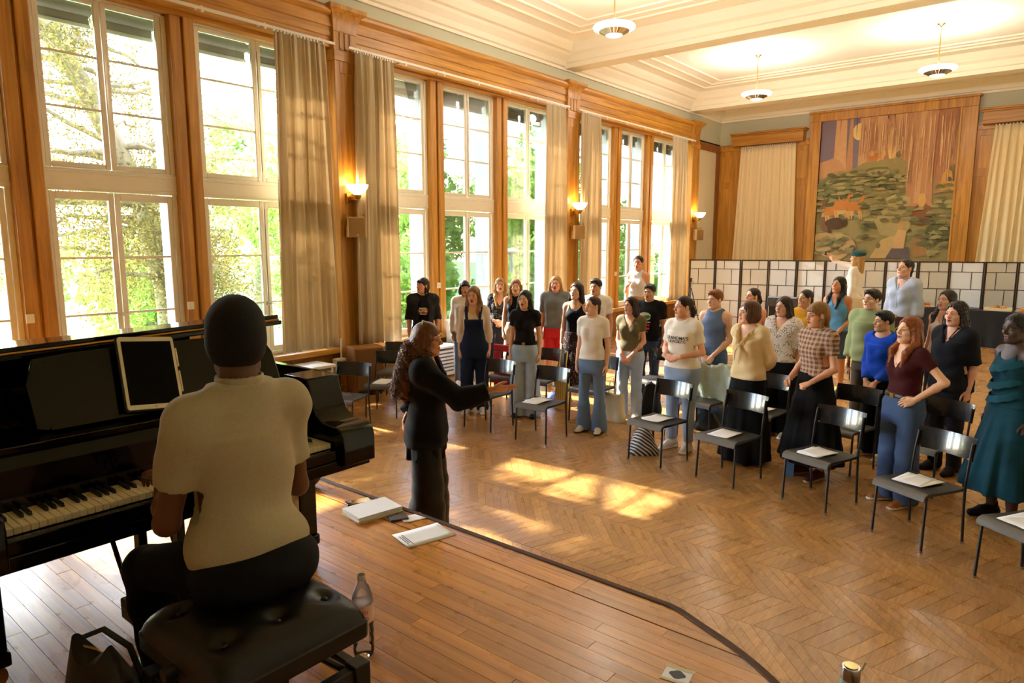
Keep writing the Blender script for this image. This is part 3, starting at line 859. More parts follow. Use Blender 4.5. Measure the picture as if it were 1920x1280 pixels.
# ------------------------------------------------------------------ folding screens: dark frames with white panes
M_SCR = plain('dark_screen_frame', (40, 30, 30), 0.5, var=.05)
M_SCP = cloth_mat('white_screen_paper', (234, 238, 240), .25, var=.02)
SA, SB = Vector((-8.05, 17.45)), Vector((.35, 20.05))
n_pan = 13
px_u = [0.0, .075, .151, .228, .305, .381, .458, .535, .612, .689, .766, .843, .920, 1.0]
ZT = 1.872
for i in range(n_pan):
    pa = SA.lerp(SB, px_u[i]); pb = SA.lerp(SB, px_u[i + 1])
    nrm = Vector((-(pb - pa).y, (pb - pa).x)).normalized()
    off = .07
    pa = pa + nrm * (off if i % 2 else -off); pb = pb + nrm * (-off if i % 2 else off)
    d = (pb - pa); L = d.length; ang = atan2(d.y, d.x)
    words = ['leftmost panel, beside the corner pillar', 'second panel from the left', 'third panel from the left', 'fourth panel from the left', 'fifth panel from the left', 'sixth panel from the left', 'panel left of the photographing woman',
             'panel behind the photographing woman', 'panel behind the woman in the blue shirt', 'panel above the first tray of pastries', 'panel above the paper lined box', 'panel above the plates of rolls', 'rightmost panel in view']
    e = empty('folding_screen', (pa.x, pa.y, 0), ang, 'white folding screen with dark frame, %s' % words[i], 'screen', 'white folding screens')
    L -= .01
    b = MB(); b.box(0, .032, -.014, .014, 0.02, ZT); b.box(L - .032, L, -.014, .014, .02, ZT); b.box(.032, L - .032, -.014, .014, ZT - .028, ZT); b.box(.032, L - .032, -.014, .014, .02, .06)
    b.build('frame', M_SCR, e)
    zr = [.06, .20, .62, 1.055, 1.48, ZT - .028] if False else [.06, .345, .785, 1.215, 1.64 - .005, ZT - .028]
    zr = [.06, .36, .79, 1.22, 1.625, ZT - .028]
    bars = MB()
    for r in range(5):
        third = (L - .064) * (.34 if (r + i) % 2 else .66)
        xs = [.032, .032 + third, L - .032]
        for c in range(2):
            x0 = xs[c] + (.006 if c else 0); x1 = xs[c + 1] - (0 if c else .006)
            MB().box(x0, x1, -.004, .004, zr[r] + .006, zr[r + 1] - .006).build('pane', M_SCP, e)
        bars.box(xs[1] - .007, xs[1] + .007, -.011, .011, zr[r], zr[r + 1])
        if r: bars.box(.032, L - .032, -.011, .011, zr[r] - .007, zr[r] + .007)
    bars.build('glazing_bars', M_SCR, e)

# ------------------------------------------------------------------ buffet table under black cloth with food
M_CLOTH = plain('black_tablecloth', (16, 15, 16), .85, var=.1, bump=.1, bscale=30)
bt = empty('buffet_table', (-1.55, 18.32, 0), label='long buffet table under a black cloth along the right screens', cat='table')
MB().box(-1.85, 2.0, -.02, .50, .775, .805).build('tabletop', M_BLACKM, bt)
cb = MB(); n_ = 90
vs = []
for j in range(8):
    z = .81 - .80 * j / 7
    for i in range(n_ + 1):
        x = -1.87 + 3.89 * i / n_; a = i * .9
        vs.append((x, -.03 - .018 * (j / 7) * (1 + sin(a) + .5 * sin(a * .37 + 1)), z))
fs = [(j * (n_ + 1) + i, (j + 1) * (n_ + 1) + i, (j + 1) * (n_ + 1) + i + 1, j * (n_ + 1) + i + 1) for j in range(7) for i in range(n_)]
cb.add(vs, fs); cb.box(-1.87, 2.02, -.03, .51, .806, .812); cb.box(-1.87, -1.86, -.03, .51, .02, .81)
cl_ = cb.build('tablecloth', M_CLOTH, smooth=40); cl_.location = bt.location
tag(cl_, 'black cloth draped over the long buffet table', 'tablecloth')
for sx in (-1.75, 1.9):
    for sy in (.05, .44): MB().tube([(sx, sy, 0), (sx, sy, .775)], .02, 8).build('leg', M_BLACKM, bt)
M_CRUST = plain('baked_crust', (196, 130, 54), .6, var=.25, scale=25, bump=.4, bscale=60)
M_CRUSTD = plain('dark_baked_crust', (150, 84, 34), .55, var=.3, scale=25, bump=.4, bscale=60)
M_TOMATO = plain('red_topping', (186, 60, 30), .5, var=.2, scale=30)
M_PLATE = plain('white_china', (224, 220, 212), .25, var=.02)
M_TRAY = plain('cream_paper_tray', (222, 204, 160), .8, var=.04)
def pastry(x, y, z, kind, label, group, k):
    r = random.Random(k)
    e = MB()
    a = r.uniform(0, pi)
    M = Matrix.Rotation(a, 3, 'Z')
    if kind == 'roll': e.ball((0, 0, .028), (.062, .042, .032), 12, 7, M=M)
    elif kind == 'crescent':
        pts = [(.055 * cos(t), .055 * sin(t), .022) for t in np.linspace(a, a + 3.6, 9)]
        e.tube(pts, [.006, .016, .023, .027, .028, .027, .023, .016, .006], 8)
    else: e.lathe([(.0, .0), (.05, .0), (.062, .022), (.052, .03), (0, .028)], 14)
    o = e.build('pastry', M_CRUST if k % 3 else M_CRUSTD, smooth=60); o.location = (x, y, z)
    tag(o, label, 'pastry', group)
    if kind == 'tart': MB().lathe([(0, .03), (.046, .031), (.03, .04), (0, .041)], 12).build('topping', M_TOMATO, o, smooth=60)
TZ = .812
def tray(x, y, w, d, label, cat='tray', box=False):
    b = MB()
    if box:
        b.box(-w, w, -d, d, 0, .006); b.box(-w, w, -d, -d + .006, 0, .07); b.box(-w, w, d - .006, d, 0, .07); b.box(-w, -w + .006, -d, d, 0, .07); b.box(w - .006, w, -d, d, 0, .07)
    else:
        b.lathe([(0, 0), (w * .6, 0), (w * .75, .006), (w, .018), (w, .022), (w * .74, .012), (0, .008)], 28)
    o = b.build('tray' if box else 'plate', M_TRAY if box else M_PLATE, smooth=30); o.location = (x, y, TZ); tag(o, label, cat)
    return o
foods = [(-2.62, 18.60, False, 'crescent', 'white plate of crescent pastries behind the blue shirt', 'crescent pastries on the plate behind the blue shirt'), (-1.95, 18.62, False, 'tart', 'white plate of red topped tarts right of the blue shirt', 'tarts on the plate right of the blue shirt'),
         (-1.22, 18.60, True, 'roll', 'cream paper lined box of rolls on the black table', 'rolls in the paper lined box'), (-.72, 18.52, False, 'roll', 'white plate heaped with round rolls near the right edge', 'rolls heaped on the plate near the right edge'), (-.28, 18.52, False, 'crescent', 'white plate of pastries at the right edge of the table', 'pastries on the rightmost plate')]
k_ = 0
for fi, (fx, fy, bx, kd, lb, gr) in enumerate(foods):
    tray(fx, fy, .26 if bx else .2, .16 if bx else .2, lb, 'tray' if bx else 'plate', bx)
    for j in range(9):
        a = j * 2.4; rr = .035 + .013 * j
        sx_ = (1.5 if bx else 1.0)
        lay = 0 if j < 6 else .045
        nm = {'roll': 'golden bread roll', 'tart': 'small tart with red topping', 'crescent': 'golden crescent pastry'}[kd]
        where = ['inner right', 'inner left', 'front left of centre', 'back right', 'front right', 'back left', 'top front', 'top right', 'top back'][j]
        pastry(fx + rr * sx_ * cos(a) * (1 if lay == 0 else .5), fy + rr * .9 * sin(a) * (1 if lay == 0 else .5), TZ + (.01) + lay, kd, nm + ', ' + where + ', ' + {0: 'on the plate behind the blue shirt', 1: 'right of the blue shirt', 2: 'in the paper lined box', 3: 'on the heaped roll plate', 4: 'on the rightmost plate'}[fi], gr, k_); k_ += 1

# dark draped box and small white things left of the buffet
db = empty('draped_cabinet', (-5.45, 17.15, 0), radians(15), 'low cabinet under a dark grey cloth in front of the screens', 'cabinet')
M_DGREY = plain('dark_grey_cloth', (58, 58, 60), .9, var=.08, bump=.1, bscale=40)
b = MB(); b.box(-.34, .34, -.26, .26, .78, .96); b.prism([(-.34, -.26), (.34, -.26), (.36, .26), (-.36, .26)], .955, .99); b.build('cover', M_DGREY, db, bevel=.03, seg=3)
MB().box(-.30, .30, -.22, .22, .05, .78).build('body', M_BLACKM, db, bevel=.01)
for sx in (-.26, .26):
    for sy in (-.18, .18): MB().tube([(sx, sy, 0), (sx, sy, .06)], .02, 8).build('foot', M_BLACKM, db)
st = empty('side_table', (-4.15, 17.75, 0), radians(15), 'small white side table with stacked plates near the screens', 'table')
MB().box(-.35, .35, -.25, .25, .74, .77).build('tabletop', M_WHITE, st, bevel=.006)
for sx in (-.31, .31):
    for sy in (-.21, .21): MB().tube([(sx, sy, 0), (sx, sy, .74)], .016, 8).build('leg', M_SILVER, st)
for k in range(7):
    o = MB().lathe([(0, 0), (.07, 0), (.115, .014), (.115, .018), (.07, .006), (0, .006)], 24).build('plate', M_PLATE, smooth=40); o.location = (-4.2, 17.72, .771 + k * .012)
    tag(o, 'white plate in the stack on the side table, %s' % ['lowest', 'second from below', 'third from below', 'middle one', 'third from the top', 'second from the top', 'topmost'][k], 'plate', 'stacked white plates')

# ------------------------------------------------------------------ radiators and the speaker cabinet along the window wall
M_RADW = plain('white_radiator_enamel', (222, 220, 212), .4, var=.02)
def radiator(y0, y1, lb):
    e = empty('radiator_cover', (-8.42, (y0 + y1) / 2, 0), label=lb, cat='radiator', group='white radiator covers under the windows')
    w = (y1 - y0) / 2
    MB().box(-.22, .24, -w, w, .52, .56).build('top_slab', M_RADW, e, bevel=.006)
    b = MB(); b.box(-.20, .20, -w + .02, w - .02, .04, .10); b.box(-.20, .20, -w + .02, -w + .06, .10, .52); b.box(-.20, .20, w - .06, w - .02, .10, .52); b.box(-.2, -.18, -w + .06, w - .06, .10, .52)
    b.build('casing', M_RADW, e, bevel=.004, seg=1)
    for k in range(6):
        MB().box(.18, .20, -w + .06, w - .06, .13 + k * .062, .165 + k * .062).build('slat', M_RADW, e)
radiator(2.75, 4.15, 'white radiator cover under the wide window'); radiator(4.5, 5.95, 'white radiator cover under the window left of the first pillar')
radiator(7.15, 8.5, 'white radiator cover under the window behind the man in the open shirt'); radiator(9.2, 10.3, 'white radiator cover under the middle window'); radiator(10.7, 12.1, 'white radiator cover left of the second pillar')
gb = empty('grey_cabinet', (-8.35, 8.92, 0), label='pale grey cabinet under the middle window behind the singers', cat='cabinet')
M_PGREY = plain('pale_grey_laminate', (196, 196, 188), .5, var=.02)
MB().box(-.25, .25, -.28, .28, .05, .93).build('body', M_PGREY, gb, bevel=.012); MB().box(-.27, .27, -.30, .30, .93, .955).build('top', M_RADW, gb, bevel=.006); MB().box(.25, .26, -.26, .26, .1, .88).build('door', M_PGREY, gb, bevel=.006); MB().tube([(.265, .2, .45), (.285, .2, .47), (.285, .2, .57), (.265, .2, .59)], .006, 6).build('handle', M_SILVER, gb)
M_SPKB = plain('tan_speaker_vinyl', (150, 98, 36), .55, var=.08, scale=40, bump=.15, bscale=150)
sp = empty('speaker_cabinet', (-8.33, 6.60, 0), radians(-18), 'tall tan loudspeaker cabinet on the floor before the first pillar', 'speaker')
MB().box(-.18, .20, -.24, .24, .03, .74).build('cabinet', M_SPKB, sp, bevel=.02, seg=3)
MB().box(.20, .215, -.215, .215, .10, .715).build('grille', plain('brown_grille_cloth', (112, 76, 32), .85, var=.15, scale=90, bump=.3), sp, bevel=.008)
MB().box(.20, .212, -.20, .20, .045, .085).build('port', M_BLACKM, sp); MB().box(.215, .219, .06, .10, .13, .155).build('badge', M_SILVER, sp)
MB().box(-.05, .05, -.245, -.238, .42, .46).build('recessed_handle', M_BLACKM, sp)
for sx in (-.14, .15):
    for sy in (-.19, .19): MB().tube([(sx, sy, 0), (sx, sy, .035)], .018, 8).build('foot', M_BLACKM, sp)
sb = empty('wall_junction_box', (-8.55, 6.30, .44), label='small white junction box with conduit left of the speaker cabinet', cat='junction box')
MB().box(-.07, .05, -.09, .09, -.09, .12).build('case', M_WHITE, sb, bevel=.008); MB().box(.05, .055, -.06, .06, -.05, .08).build('front_grille', M_SUBF, sb)
MB().tube([(-.05, .06, .12), (-.05, .06, .42)], .014, 8).build('conduit', M_WHITE, sb)
# tripod by the corner
tp = empty('tripod', (-7.62, 16.6, 0), 0.3, 'thin dark tripod standing by the corner left of the screens', 'tripod')
for k in range(3):
    a = 2 * pi * k / 3 + .4
    MB().tube([(.02 * cos(a), .02 * sin(a), 1.15), (.32 * cos(a), .32 * sin(a), .0)], [.012, .009], 7).build('leg', M_BLACKM, tp)
MB().tube([(0, 0, .8), (0, 0, 1.32)], .012, 8).build('centre_column', M_BLACKM, tp); b = MB(); b.box(-.03, .03, -.03, .03, 1.32, 1.40); b.box(-.045, .045, -.03, .03, 1.40, 1.415); b.tube([(0, 0, 1.36), (.1, -.14, 1.30)], .006, 6); b.build('head', M_BLACKM, tp)
# ------------------------------------------------------------------ grand piano on the stage
M_FELT = plain('brown_piano_felt', (132, 84, 36), .8, var=.15, scale=40)
M_IVORY = plain('ivory_keys', (224, 210, 172), .28, var=.02)
M_GOLD = plain('gilded_iron_frame', (150, 112, 50), .38, metal=.7, var=.1)
piano = empty('grand_piano', (-3.4, 1.25, ZS), label='black grand piano on the stage with its lid raised a little', cat='piano')
PO = Vector((3.4, -1.25, -ZS))
def pz(mb): mb.v = [tuple(Vector(p) + PO) for p in mb.v]; return mb
def outline(x_front, grow=0.0, n=14):
    """piano plan: bass side straight, treble side straight then an S curve into the tail"""
    ctrl = [(-3.45, 2.05), (-3.75, 2.02), (-3.98, 1.88), (-4.15, 1.66), (-4.30, 1.40), (-4.48, 1.18), (-4.68, 1.05), (-4.80, .88), (-4.82, .66), (-4.72, .50), (-4.55, .45)]
    pts = [(x_front, .45), (x_front, 2.05)]
    for i in range(len(ctrl) - 1):
        p0 = ctrl[max(i - 1, 0)]; p1 = ctrl[i]; p2 = ctrl[i + 1]; p3 = ctrl[min(i + 2, len(ctrl) - 1)]
        for k in range(4):
            t = k / 4
            q = [0.5 * ((2 * p1[a]) + (-p0[a] + p2[a]) * t + (2 * p0[a] - 5 * p1[a] + 4 * p2[a] - p3[a]) * t * t + (-p0[a] + 3 * p1[a] - 3 * p2[a] + p3[a]) * t ** 3) for a in (0, 1)]
            pts.append(tuple(q))
    pts.append(ctrl[-1])
    if grow:
        c = Vector((-3.6, 1.2)); out = []
        for i, p in enumerate(pts):
            a = Vector(pts[i - 1]); b_ = Vector(pts[(i + 1) % len(pts)]); t = (b_ - a).normalized(); nn = Vector((t.y, -t.x))
            if nn.dot(Vector(p) - c) < 0: nn = -nn
            out.append((p[0] + nn.x * grow, p[1] + nn.y * grow))
        pts = out
    return pts
OUT, INN = outline(-2.82), outline(-2.86, -.045)
b = MB(); n_ = len(OUT)
vs = [(x, y, 1.27) for x, y in OUT] + [(x, y, 1.655) for x, y in OUT] + [(x, y, 1.655) for x, y in INN] + [(x, y, 1.27) for x, y in INN]
fs = []
for i in range(1, n_):
    j = (i + 1) % n_
    for a in range(4):
        c = ((a + 1) % 4)
        fs.append((a * n_ + i, a * n_ + j, c * n_ + j, c * n_ + i))
b.add(vs, fs)
o = pz(b).build('case_rim', M_BLACK, piano, smooth=35)
bm = bmesh.new(); bm.from_mesh(o.data); bmesh.ops.recalc_face_normals(bm, faces=bm.faces); bm.to_mesh(o.data); bm.free()
pz(MB().prism(outline(-2.90, -.05), 1.29, 1.33)).build('underside', M_BLACKM, piano)
pz(MB().prism(outline(-3.10, -.06), 1.50, 1.515)).build('iron_frame', M_GOLD, piano)
b = MB()
for k in range(7): b.box(-4.4 + .1 * k, -3.12, .60 + k * .2, .625 + k * .2, 1.515, 1.545)
pz(b).build('frame_struts', M_GOLD, piano)
st_ = MB()
for k in range(48):
    y = .56 + k * .029; st_.tube([(-3.14, y, 1.55), (-3.2 - max(.3, 1.25 - k * .021), y + .03, 1.55)], .0012, 4)
s_ = pz(st_).build('strings', M_BRASS2, piano); s_['kind'] = 'stuff'
# cheeks (arms) either side of the keyboard
prof = [(-2.53, 1.27), (-2.53, 1.40), (-2.545, 1.435), (-2.58, 1.452), (-2.64, 1.452), (-2.69, 1.46), (-2.735, 1.49), (-2.765, 1.54), (-2.785, 1.60), (-2.80, 1.655), (-3.0, 1.655), (-3.0, 1.27)]
for ya, yb in ((.45, .575), (1.865, 2.05)):
    o = pz(MB().prism(prof, ya, yb, axis='y')).build('cheek', M_BLACK, piano, smooth=30, bevel=.008)
    bm = bmesh.new(); bm.from_mesh(o.data); bmesh.ops.recalc_face_normals(bm, faces=bm.faces); bm.to_mesh(o.data); bm.free()
pz(MB().box(-3.0, -2.56, .46, 2.04, 1.245, 1.30)).build('keybed', M_BLACK, piano, bevel=.006)
pz(MB().box(-2.60, -2.565, .575, 1.865, 1.30, 1.352)).build('key_slip', M_BLACK, piano, bevel=.006)
wb = .0244; y0k = .586
for k in range(52):
    ya = y0k + k * wb
    b = MB(); b.box(-2.79, -2.612, ya + .0007, ya + wb - .0007, 1.352, 1.376)
    pz(b).build('white_key', M_IVORY, piano, bevel=.0015, seg=1)
pat = [1, 0, 1, 1, 0, 1, 1]     # black keys after A, C, D, F, G in an octave that starts on A
for k in range(51):
    if pat[k % 7]:
        yc = y0k + (k + 1) * wb
        b = MB(); b.prism([(-2.79, 1.376), (-2.79, 1.389), (-2.70, 1.388), (-2.694, 1.376)], yc - .0052, yc + .0052, axis='y')
        pz(b).build('black_key', M_BLACKM, piano)
b = MB(); b.prism([(-2.79, 1.355), (-2.795, 1.52), (-2.82, 1.56), (-2.86, 1.575), (-2.86, 1.355)], .575, 1.865, axis='y')
o = pz(b).build('fallboard', M_BLACK, piano, smooth=30)
bm = bmesh.new(); bm.from_mesh(o.data); bmesh.ops.recalc_face_normals(bm, faces=bm.faces); bm.to_mesh(o.data); bm.free()
pz(MB().box(-3.16, -2.83, .50, 2.0, 1.565, 1.59)).build('desk_shelf', M_BLACK, piano, bevel=.004)
M = Matrix.Translation((-2.965, 0, 1.585)) @ Matrix.Rotation(radians(-27), 4, 'Y')
dk = [(.80, .02), (.86, .0), (1.78, .0), (1.84, .02), (1.84, .20), (1.80, .30), (1.66, .312), (.98, .312), (.84, .30), (.80, .20)]
pz(MB().prism(dk, -.01, .01, axis='x', M=M)).build('music_desk', M_BLACK, piano, bevel=.004)
pz(MB().box(.01, .035, .84, 1.80, 0, .012, M=M)).build('desk_ledge', M_BLACK, piano)
# lid: main leaf with the front leaf folded back on it
def tilt(mb):
    out = []
    for x, y, z in mb.v: out.append((x, y, z + 1.845 + (x + 3.17) * .085 + (y - .7) * .03))
    mb.v = out; return mb
lidp = [(x, min(y, 1.965) if x > -3.5 else min(y, 1.99)) for x, y in outline(-3.16, .012)]
lid = pz(tilt(MB().prism(lidp, 0, .022))).build('lid', M_BLACK, piano, bevel=.005)
flap = [(-3.17, .44), (-3.17, 1.96), (-3.66, 1.96), (-3.66, .44)]
pz(tilt(MB().prism(flap, .030, .052))).build('folded_lid_flap', M_BLACK, lid, bevel=.005)
pz(tilt(MB().box(-3.64, -3.19, .46, 1.95, .0225, .0298))).build('felt_strip', M_FELT, lid)
pz(tilt(MB().tube([(-3.155, .46, .026), (-3.155, 1.95, .026)], .007, 8))).build('lid_hinge', M_BRASS2, lid)
pz(MB().tube([(-3.36, 1.965, 1.60), (-3.34, 1.955, 1.872)], .013, 8)).build('lid_prop', M_BLACK, piano)
pz(MB().box(-3.42, -3.28, 1.93, 1.99, 1.62, 1.66)).build('prop_cup', M_BRASS2, piano, bevel=.004)
pz(MB().prism([(-2.96, 1.60), (-2.96, 1.80), (-3.16, 1.834), (-4.60, 1.712), (-4.60, 1.60)], .437, .465, axis='y')).build('lid_gap_board', M_BLACK, piano)  # added board closing the gap below the lid, so it looks dark there
b = MB(); vs = []; ring = [(x, y) for x, y in OUT if x < -3.95]
for x, y in ring:
    zt_ = 1.843 + (x + 3.17) * .085 + (y - .7) * .03
    q = Vector((x + 3.9, y - .9)).normalized() * .03
    vs += [(x - q.x * .2, y - q.y * .2, 1.64), (x - q.x * .2, y - q.y * .2, zt_), (x - q.x, y - q.y, zt_), (x - q.x, y - q.y, 1.64)]
b.add(vs, [(4 * i + a, 4 * i + (a + 1) % 4, 4 * i + 4 + (a + 1) % 4, 4 * i + 4 + a) for i in range(len(ring) - 1) for a in range(4)])
o = pz(b).build('lid_gap_strip', M_BLACK, piano, smooth=40)  # added strip around the tail, blocks the bright gap under the lid
bm = bmesh.new(); bm.from_mesh(o.data); bmesh.ops.recalc_face_normals(bm, faces=bm.faces); bm.to_mesh(o.data); bm.free()
def pleg(x, y):
    b = MB()
    for (w, z0, z1) in ((.062, 1.10, 1.27), (.05, .80, 1.10), (.058, .745, .80)): b.box(x - w, x + w, y - w, y + w, z0, z1)
    lg = pz(b).build('leg', M_BLACK, piano, bevel=.008)
    b = MB(); b.tube([(x - .02, y, .70), (x + .02, y, .70)], .05, 16); pz(b).build('caster', M_BRASS2, lg, smooth=40)
    b = MB(); b.box(x - .034, x + .034, y - .035, y + .035, .71, .75); pz(b).build('caster_fork', M_BRASS2, lg)
pleg(-2.98, 1.93); pleg(-2.98, .58); pleg(-4.45, .80)
ly = MB()
for yy in (1.14, 1.30): ly.box(-3.02, -2.96, yy - .018, yy + .018, .78, 1.27)
ly.box(-3.05, -2.93, 1.06, 1.38, .70, .79); ly = pz(ly).build('pedal_lyre', M_BLACK, piano, bevel=.006)
for yy in (1.13, 1.22, 1.31): pz(MB().box(-2.93, -2.82, yy - .012, yy + .012, .705, .722)).build('pedal', M_BRASS2, ly, bevel=.004)
for yy in (1.10, 1.34): pz(MB().tube([(-3.04, yy, .78), (-3.32, yy - .02, 1.28)], .011, 8)).build('lyre_brace', M_BLACK, ly)
# small wheel near the stage edge
cw = empty('trolley_wheel', (-3.93, 2.60, ZS + .085), radians(-50), 'black rubber wheel with a brown hub at the stage edge behind the piano', 'wheel')
b = MB(); b.lathe([(.045, -.022), (.075, -.025), (.085, -.012), (.085, .012), (.075, .025), (.045, .022)], 24)
b.v = [(z, x, y) for x, y, z in b.v]; b.build('tyre', M_BLACKM, cw, smooth=40)
b = MB(); b.lathe([(0, -.024), (.045, -.02), (.045, .02), (.02, .028), (0, .028)], 18); b.v = [(z, x, y) for x, y, z in b.v]; b.build('hub', M_FELT, cw, smooth=40)

# tablet leaning on the music desk
tb = empty('tablet', (-2.915, 1.215, 1.600), label='white framed tablet with a black screen leaning on the music desk', cat='tablet')
T = Matrix.Rotation(radians(-27), 4, 'Y') @ Matrix.Rotation(radians(-6), 4, 'X') @ Matrix.Diagonal((1, 1, 1.05, 1))
def rrect(w, h, r, n=5):
    out = []
    for cx_, cz_, a0 in ((w - r, h - r, 0), (-w + r, h - r, 90), (-w + r, -h + r, 180), (w - r, -h + r, 270)):
        for k in range(n + 1):
            a = radians(a0 + 90 * k / n); out.append((cx_ + r * cos(a), cz_ + r * sin(a)))
    return out
b = MB(); b.prism([(y, z + .168) for y, z in rrect(.112, .153, .012)], 0.0, .007, axis='x', M=T); b.build('casing', plain('cream_tablet_bezel', (226, 214, 186), .35, var=.01), tb)
b = MB(); b.prism([(y, z + .168) for y, z in rrect(.100, .134, .002)], .007, .0075, axis='x', M=T); b.build('screen', plain('black_screen', (3, 3, 3), .25, spec=.08, var=0), tb)
b = MB(); b.tube([T @ Vector((.0070, 0, .0245)), T @ Vector((.0078, 0, .0245))], .007, 16); b.build('home_button', plain('tablet_button', (206, 192, 160), .4), tb)
b = MB(); b.prism([(y, z + .168) for y, z in rrect(.118, .158, .012)], -.008, -.001, axis='x', M=T); b.build('folio_cover', M_BLACKM, tb)
b = MB(); b.tube([T @ Vector((.004, .117, .19)), T @ Vector((.004, .117, .27))], .0045, 8); b.tube([T @ Vector((.004, .117, .08)), T @ Vector((.004, .117, .17))], .0045, 8); b.build('stylus', plain('cream_stylus', (220, 206, 170), .4), tb)

# ------------------------------------------------------------------ piano bench
bench = empty('piano_bench', (-1.93, 1.055, ZS), label='black adjustable piano bench with tufted leather seat', cat='bench')
M_LEA = plain('black_tufted_leather', (11, 10, 10), .34, spec=.35, var=.1, bump=.08, bscale=160)
nx, ny = 44, 48
lx, ly_ = .255, .255
vs = []; buttons = [(-.135, -.17), (-.135, 0), (-.135, .17), (.135, -.17), (.135, 0), (.135, .17), (0, -.1), (0, .1)]
for i in range(nx + 1):
    for j in range(ny + 1):
        u = -1 + 2 * i / nx; v = -1 + 2 * j / ny
        x = lx * u * (1 - .03 * abs(v) ** 6); y = ly_ * v * (1 - .03 * abs(u) ** 6)
        e_ = (1 - abs(u) ** 5) * (1 - abs(v) ** 5)
        z = .440 + .090 * max(0, e_) ** .42
        for bx, by in buttons:
            d2 = (x - bx) ** 2 + (y - by) ** 2
            z -= .028 * math.exp(-d2 / .0012)
        vs.append((x, y, z))
fs = [(i * (ny + 1) + j, (i + 1) * (ny + 1) + j, (i + 1) * (ny + 1) + j + 1, i * (ny + 1) + j + 1) for i in range(nx) for j in range(ny)]
MB().add(vs, fs).build('cushion', M_LEA, bench, smooth=180)
for bx, by in buttons: MB().ball((bx, by, .502), (.012, .012, .006), 10, 6).build('button', M_LEA, bench, smooth=180)
MB().box(-lx, lx, -ly_, ly_, .375, .443).build('seat_box', M_BLACKM, bench, bevel=.012)
b = MB()
for sx in (-1, 1): b.box(sx * .235 - .018, sx * .235 + .018, -.235, .235, .235, .29)
for sy in (-1, 1): b.box(-.235, .235, sy * .218 - .018, sy * .218 + .018, .235, .29)
b.build('frame', M_BLACKM, bench, bevel=.005)
for sx in (-1, 1):
    for sy in (-1, 1):
        b = MB(); x, y = sx * .235, sy * .218
        v0 = [(x - .03, y - .03, .30), (x + .03, y - .03, .30), (x + .03, y + .03, .30), (x - .03, y + .03, .30)]
        v1 = [(x - .02 + sx * .01, y - .02 + sy * .01, 0), (x + .02 + sx * .01, y - .02 + sy * .01, 0), (x + .02 + sx * .01, y + .02 + sy * .01, 0), (x - .02 + sx * .01, y + .02 + sy * .01, 0)]
        b.add(v1 + v0, [(3, 2, 1, 0), (4, 5, 6, 7), (0, 1, 5, 4), (1, 2, 6, 5), (2, 3, 7, 6), (3, 0, 4, 7)])
        b.build('leg', M_BLACKM, bench, bevel=.004)
for sx in (-1, 1):
    for sy in (-1, 1):
        MB().tube([(sx * .20, sy * .20, .26), (sx * .20, sy * .08, .38)], .012, 8).build('scissor_strut', M_BLACKM, bench)
for sy in (-1, 1): MB().tube([(0, sy * .25, .41), (0, sy * .29, .41)], .022, 14).build('height_knob', M_BLACKM, bench, smooth=40)

# ------------------------------------------------------------------ things lying on the stage
def sheet(name, cx_, cy_, w, h, ang, z, label, cat, mat=M_PAPER, t=.0012, curl=.0, group=None):
    b = MB(); n_ = 8; vs = []
    for i in range(n_ + 1):
        for j in range(5):
            x = -w / 2 + w * i / n_; y = -h / 2 + h * j / 4
            zz = curl * (abs(2 * i / n_ - 1) ** 3) * (1 if j % 4 == 0 else .8)
            vs.append((x, y, zz + t))
    fs = [(i * 5 + j, (i + 1) * 5 + j, (i + 1) * 5 + j + 1, i * 5 + j + 1) for i in range(n_) for j in range(4)]
    b.add(vs, fs)
    o = b.build(name, mat, smooth=180); md = o.modifiers.new('thickness', 'SOLIDIFY'); md.thickness = t; md.offset = -1
    o.location = (cx_, cy_, z); o.rotation_euler = (0, 0, ang)
    return tag(o, label, cat, group)
M_INK = plain('grey_ink', (70, 70, 74), .9, var=.1)
M_INKD = plain('black_ink', (24, 24, 26), .9, var=.05)
def rot2(x, y, a): return (x * cos(a) - y * sin(a), x * sin(a) + y * cos(a))
# printed sheet near the edge (its square code is left out, the lines of small print stay)
ang = atan2(2.52 - 2.36, -2.68 + 2.77)
qs = sheet('printed_sheet', -2.735, 2.545, .297, .21, radians(75), ZS + .001, 'white printed sheet at the stage edge, nearest of the papers', 'paper', curl=.002)
b = MB()
for i, (xa, xb) in enumerate(((-.07, .07), (-.05, .05), (-.06, .055))): b.box(-.105 - i * .012, -.100 - i * .012, xa, xb, .0026, .0029)
b.build('small_print', M_INK, qs)
ss = empty('sheet_music_stack', (-3.225, 2.575, ZS), radians(80), 'thick stack of white sheet music on the stage edge', 'sheet music')
for k in range(6):
    w, h = (.30, .215) if k else (.31, .225)
    M = Matrix.Rotation(radians(random.uniform(-3, 3)), 4, 'Z')
    b = MB().box(-w / 2, w / 2, -h / 2, h / 2, k * .006, k * .006 + .0052, M=M)
    b.build('booklet' if k < 5 else 'top_sheet', M_PAPER if k else plain('cream_card', (206, 188, 140), .8), ss, bevel=.0015, seg=1)
ph = empty('smartphone', (-3.415, 2.615, ZS), radians(68), 'black smartphone lying on the stage left of the sheet music', 'phone')
b = MB(); b.prism(rrect(.078, .039, .008), .0, .016); b.build('body', M_BLACK, ph, bevel=.003)
b = MB(); b.prism([(x - .055, y + .008) for x, y in rrect(.014, .017, .004)], .016, .0185); b.build('camera_bump', plain('grey_phone_glass', (120, 124, 130), .2), ph)
wa = empty('dark_wallet', (-3.03, 2.615, ZS), radians(62), 'small dark notebook lying between the stack and the printed sheet', 'notebook')
b = MB(); b.prism(rrect(.055, .04, .006), 0, .012); b.build('cover', plain('dark_brown_leather', (58, 48, 42), .5, var=.1), wa, bevel=.003)
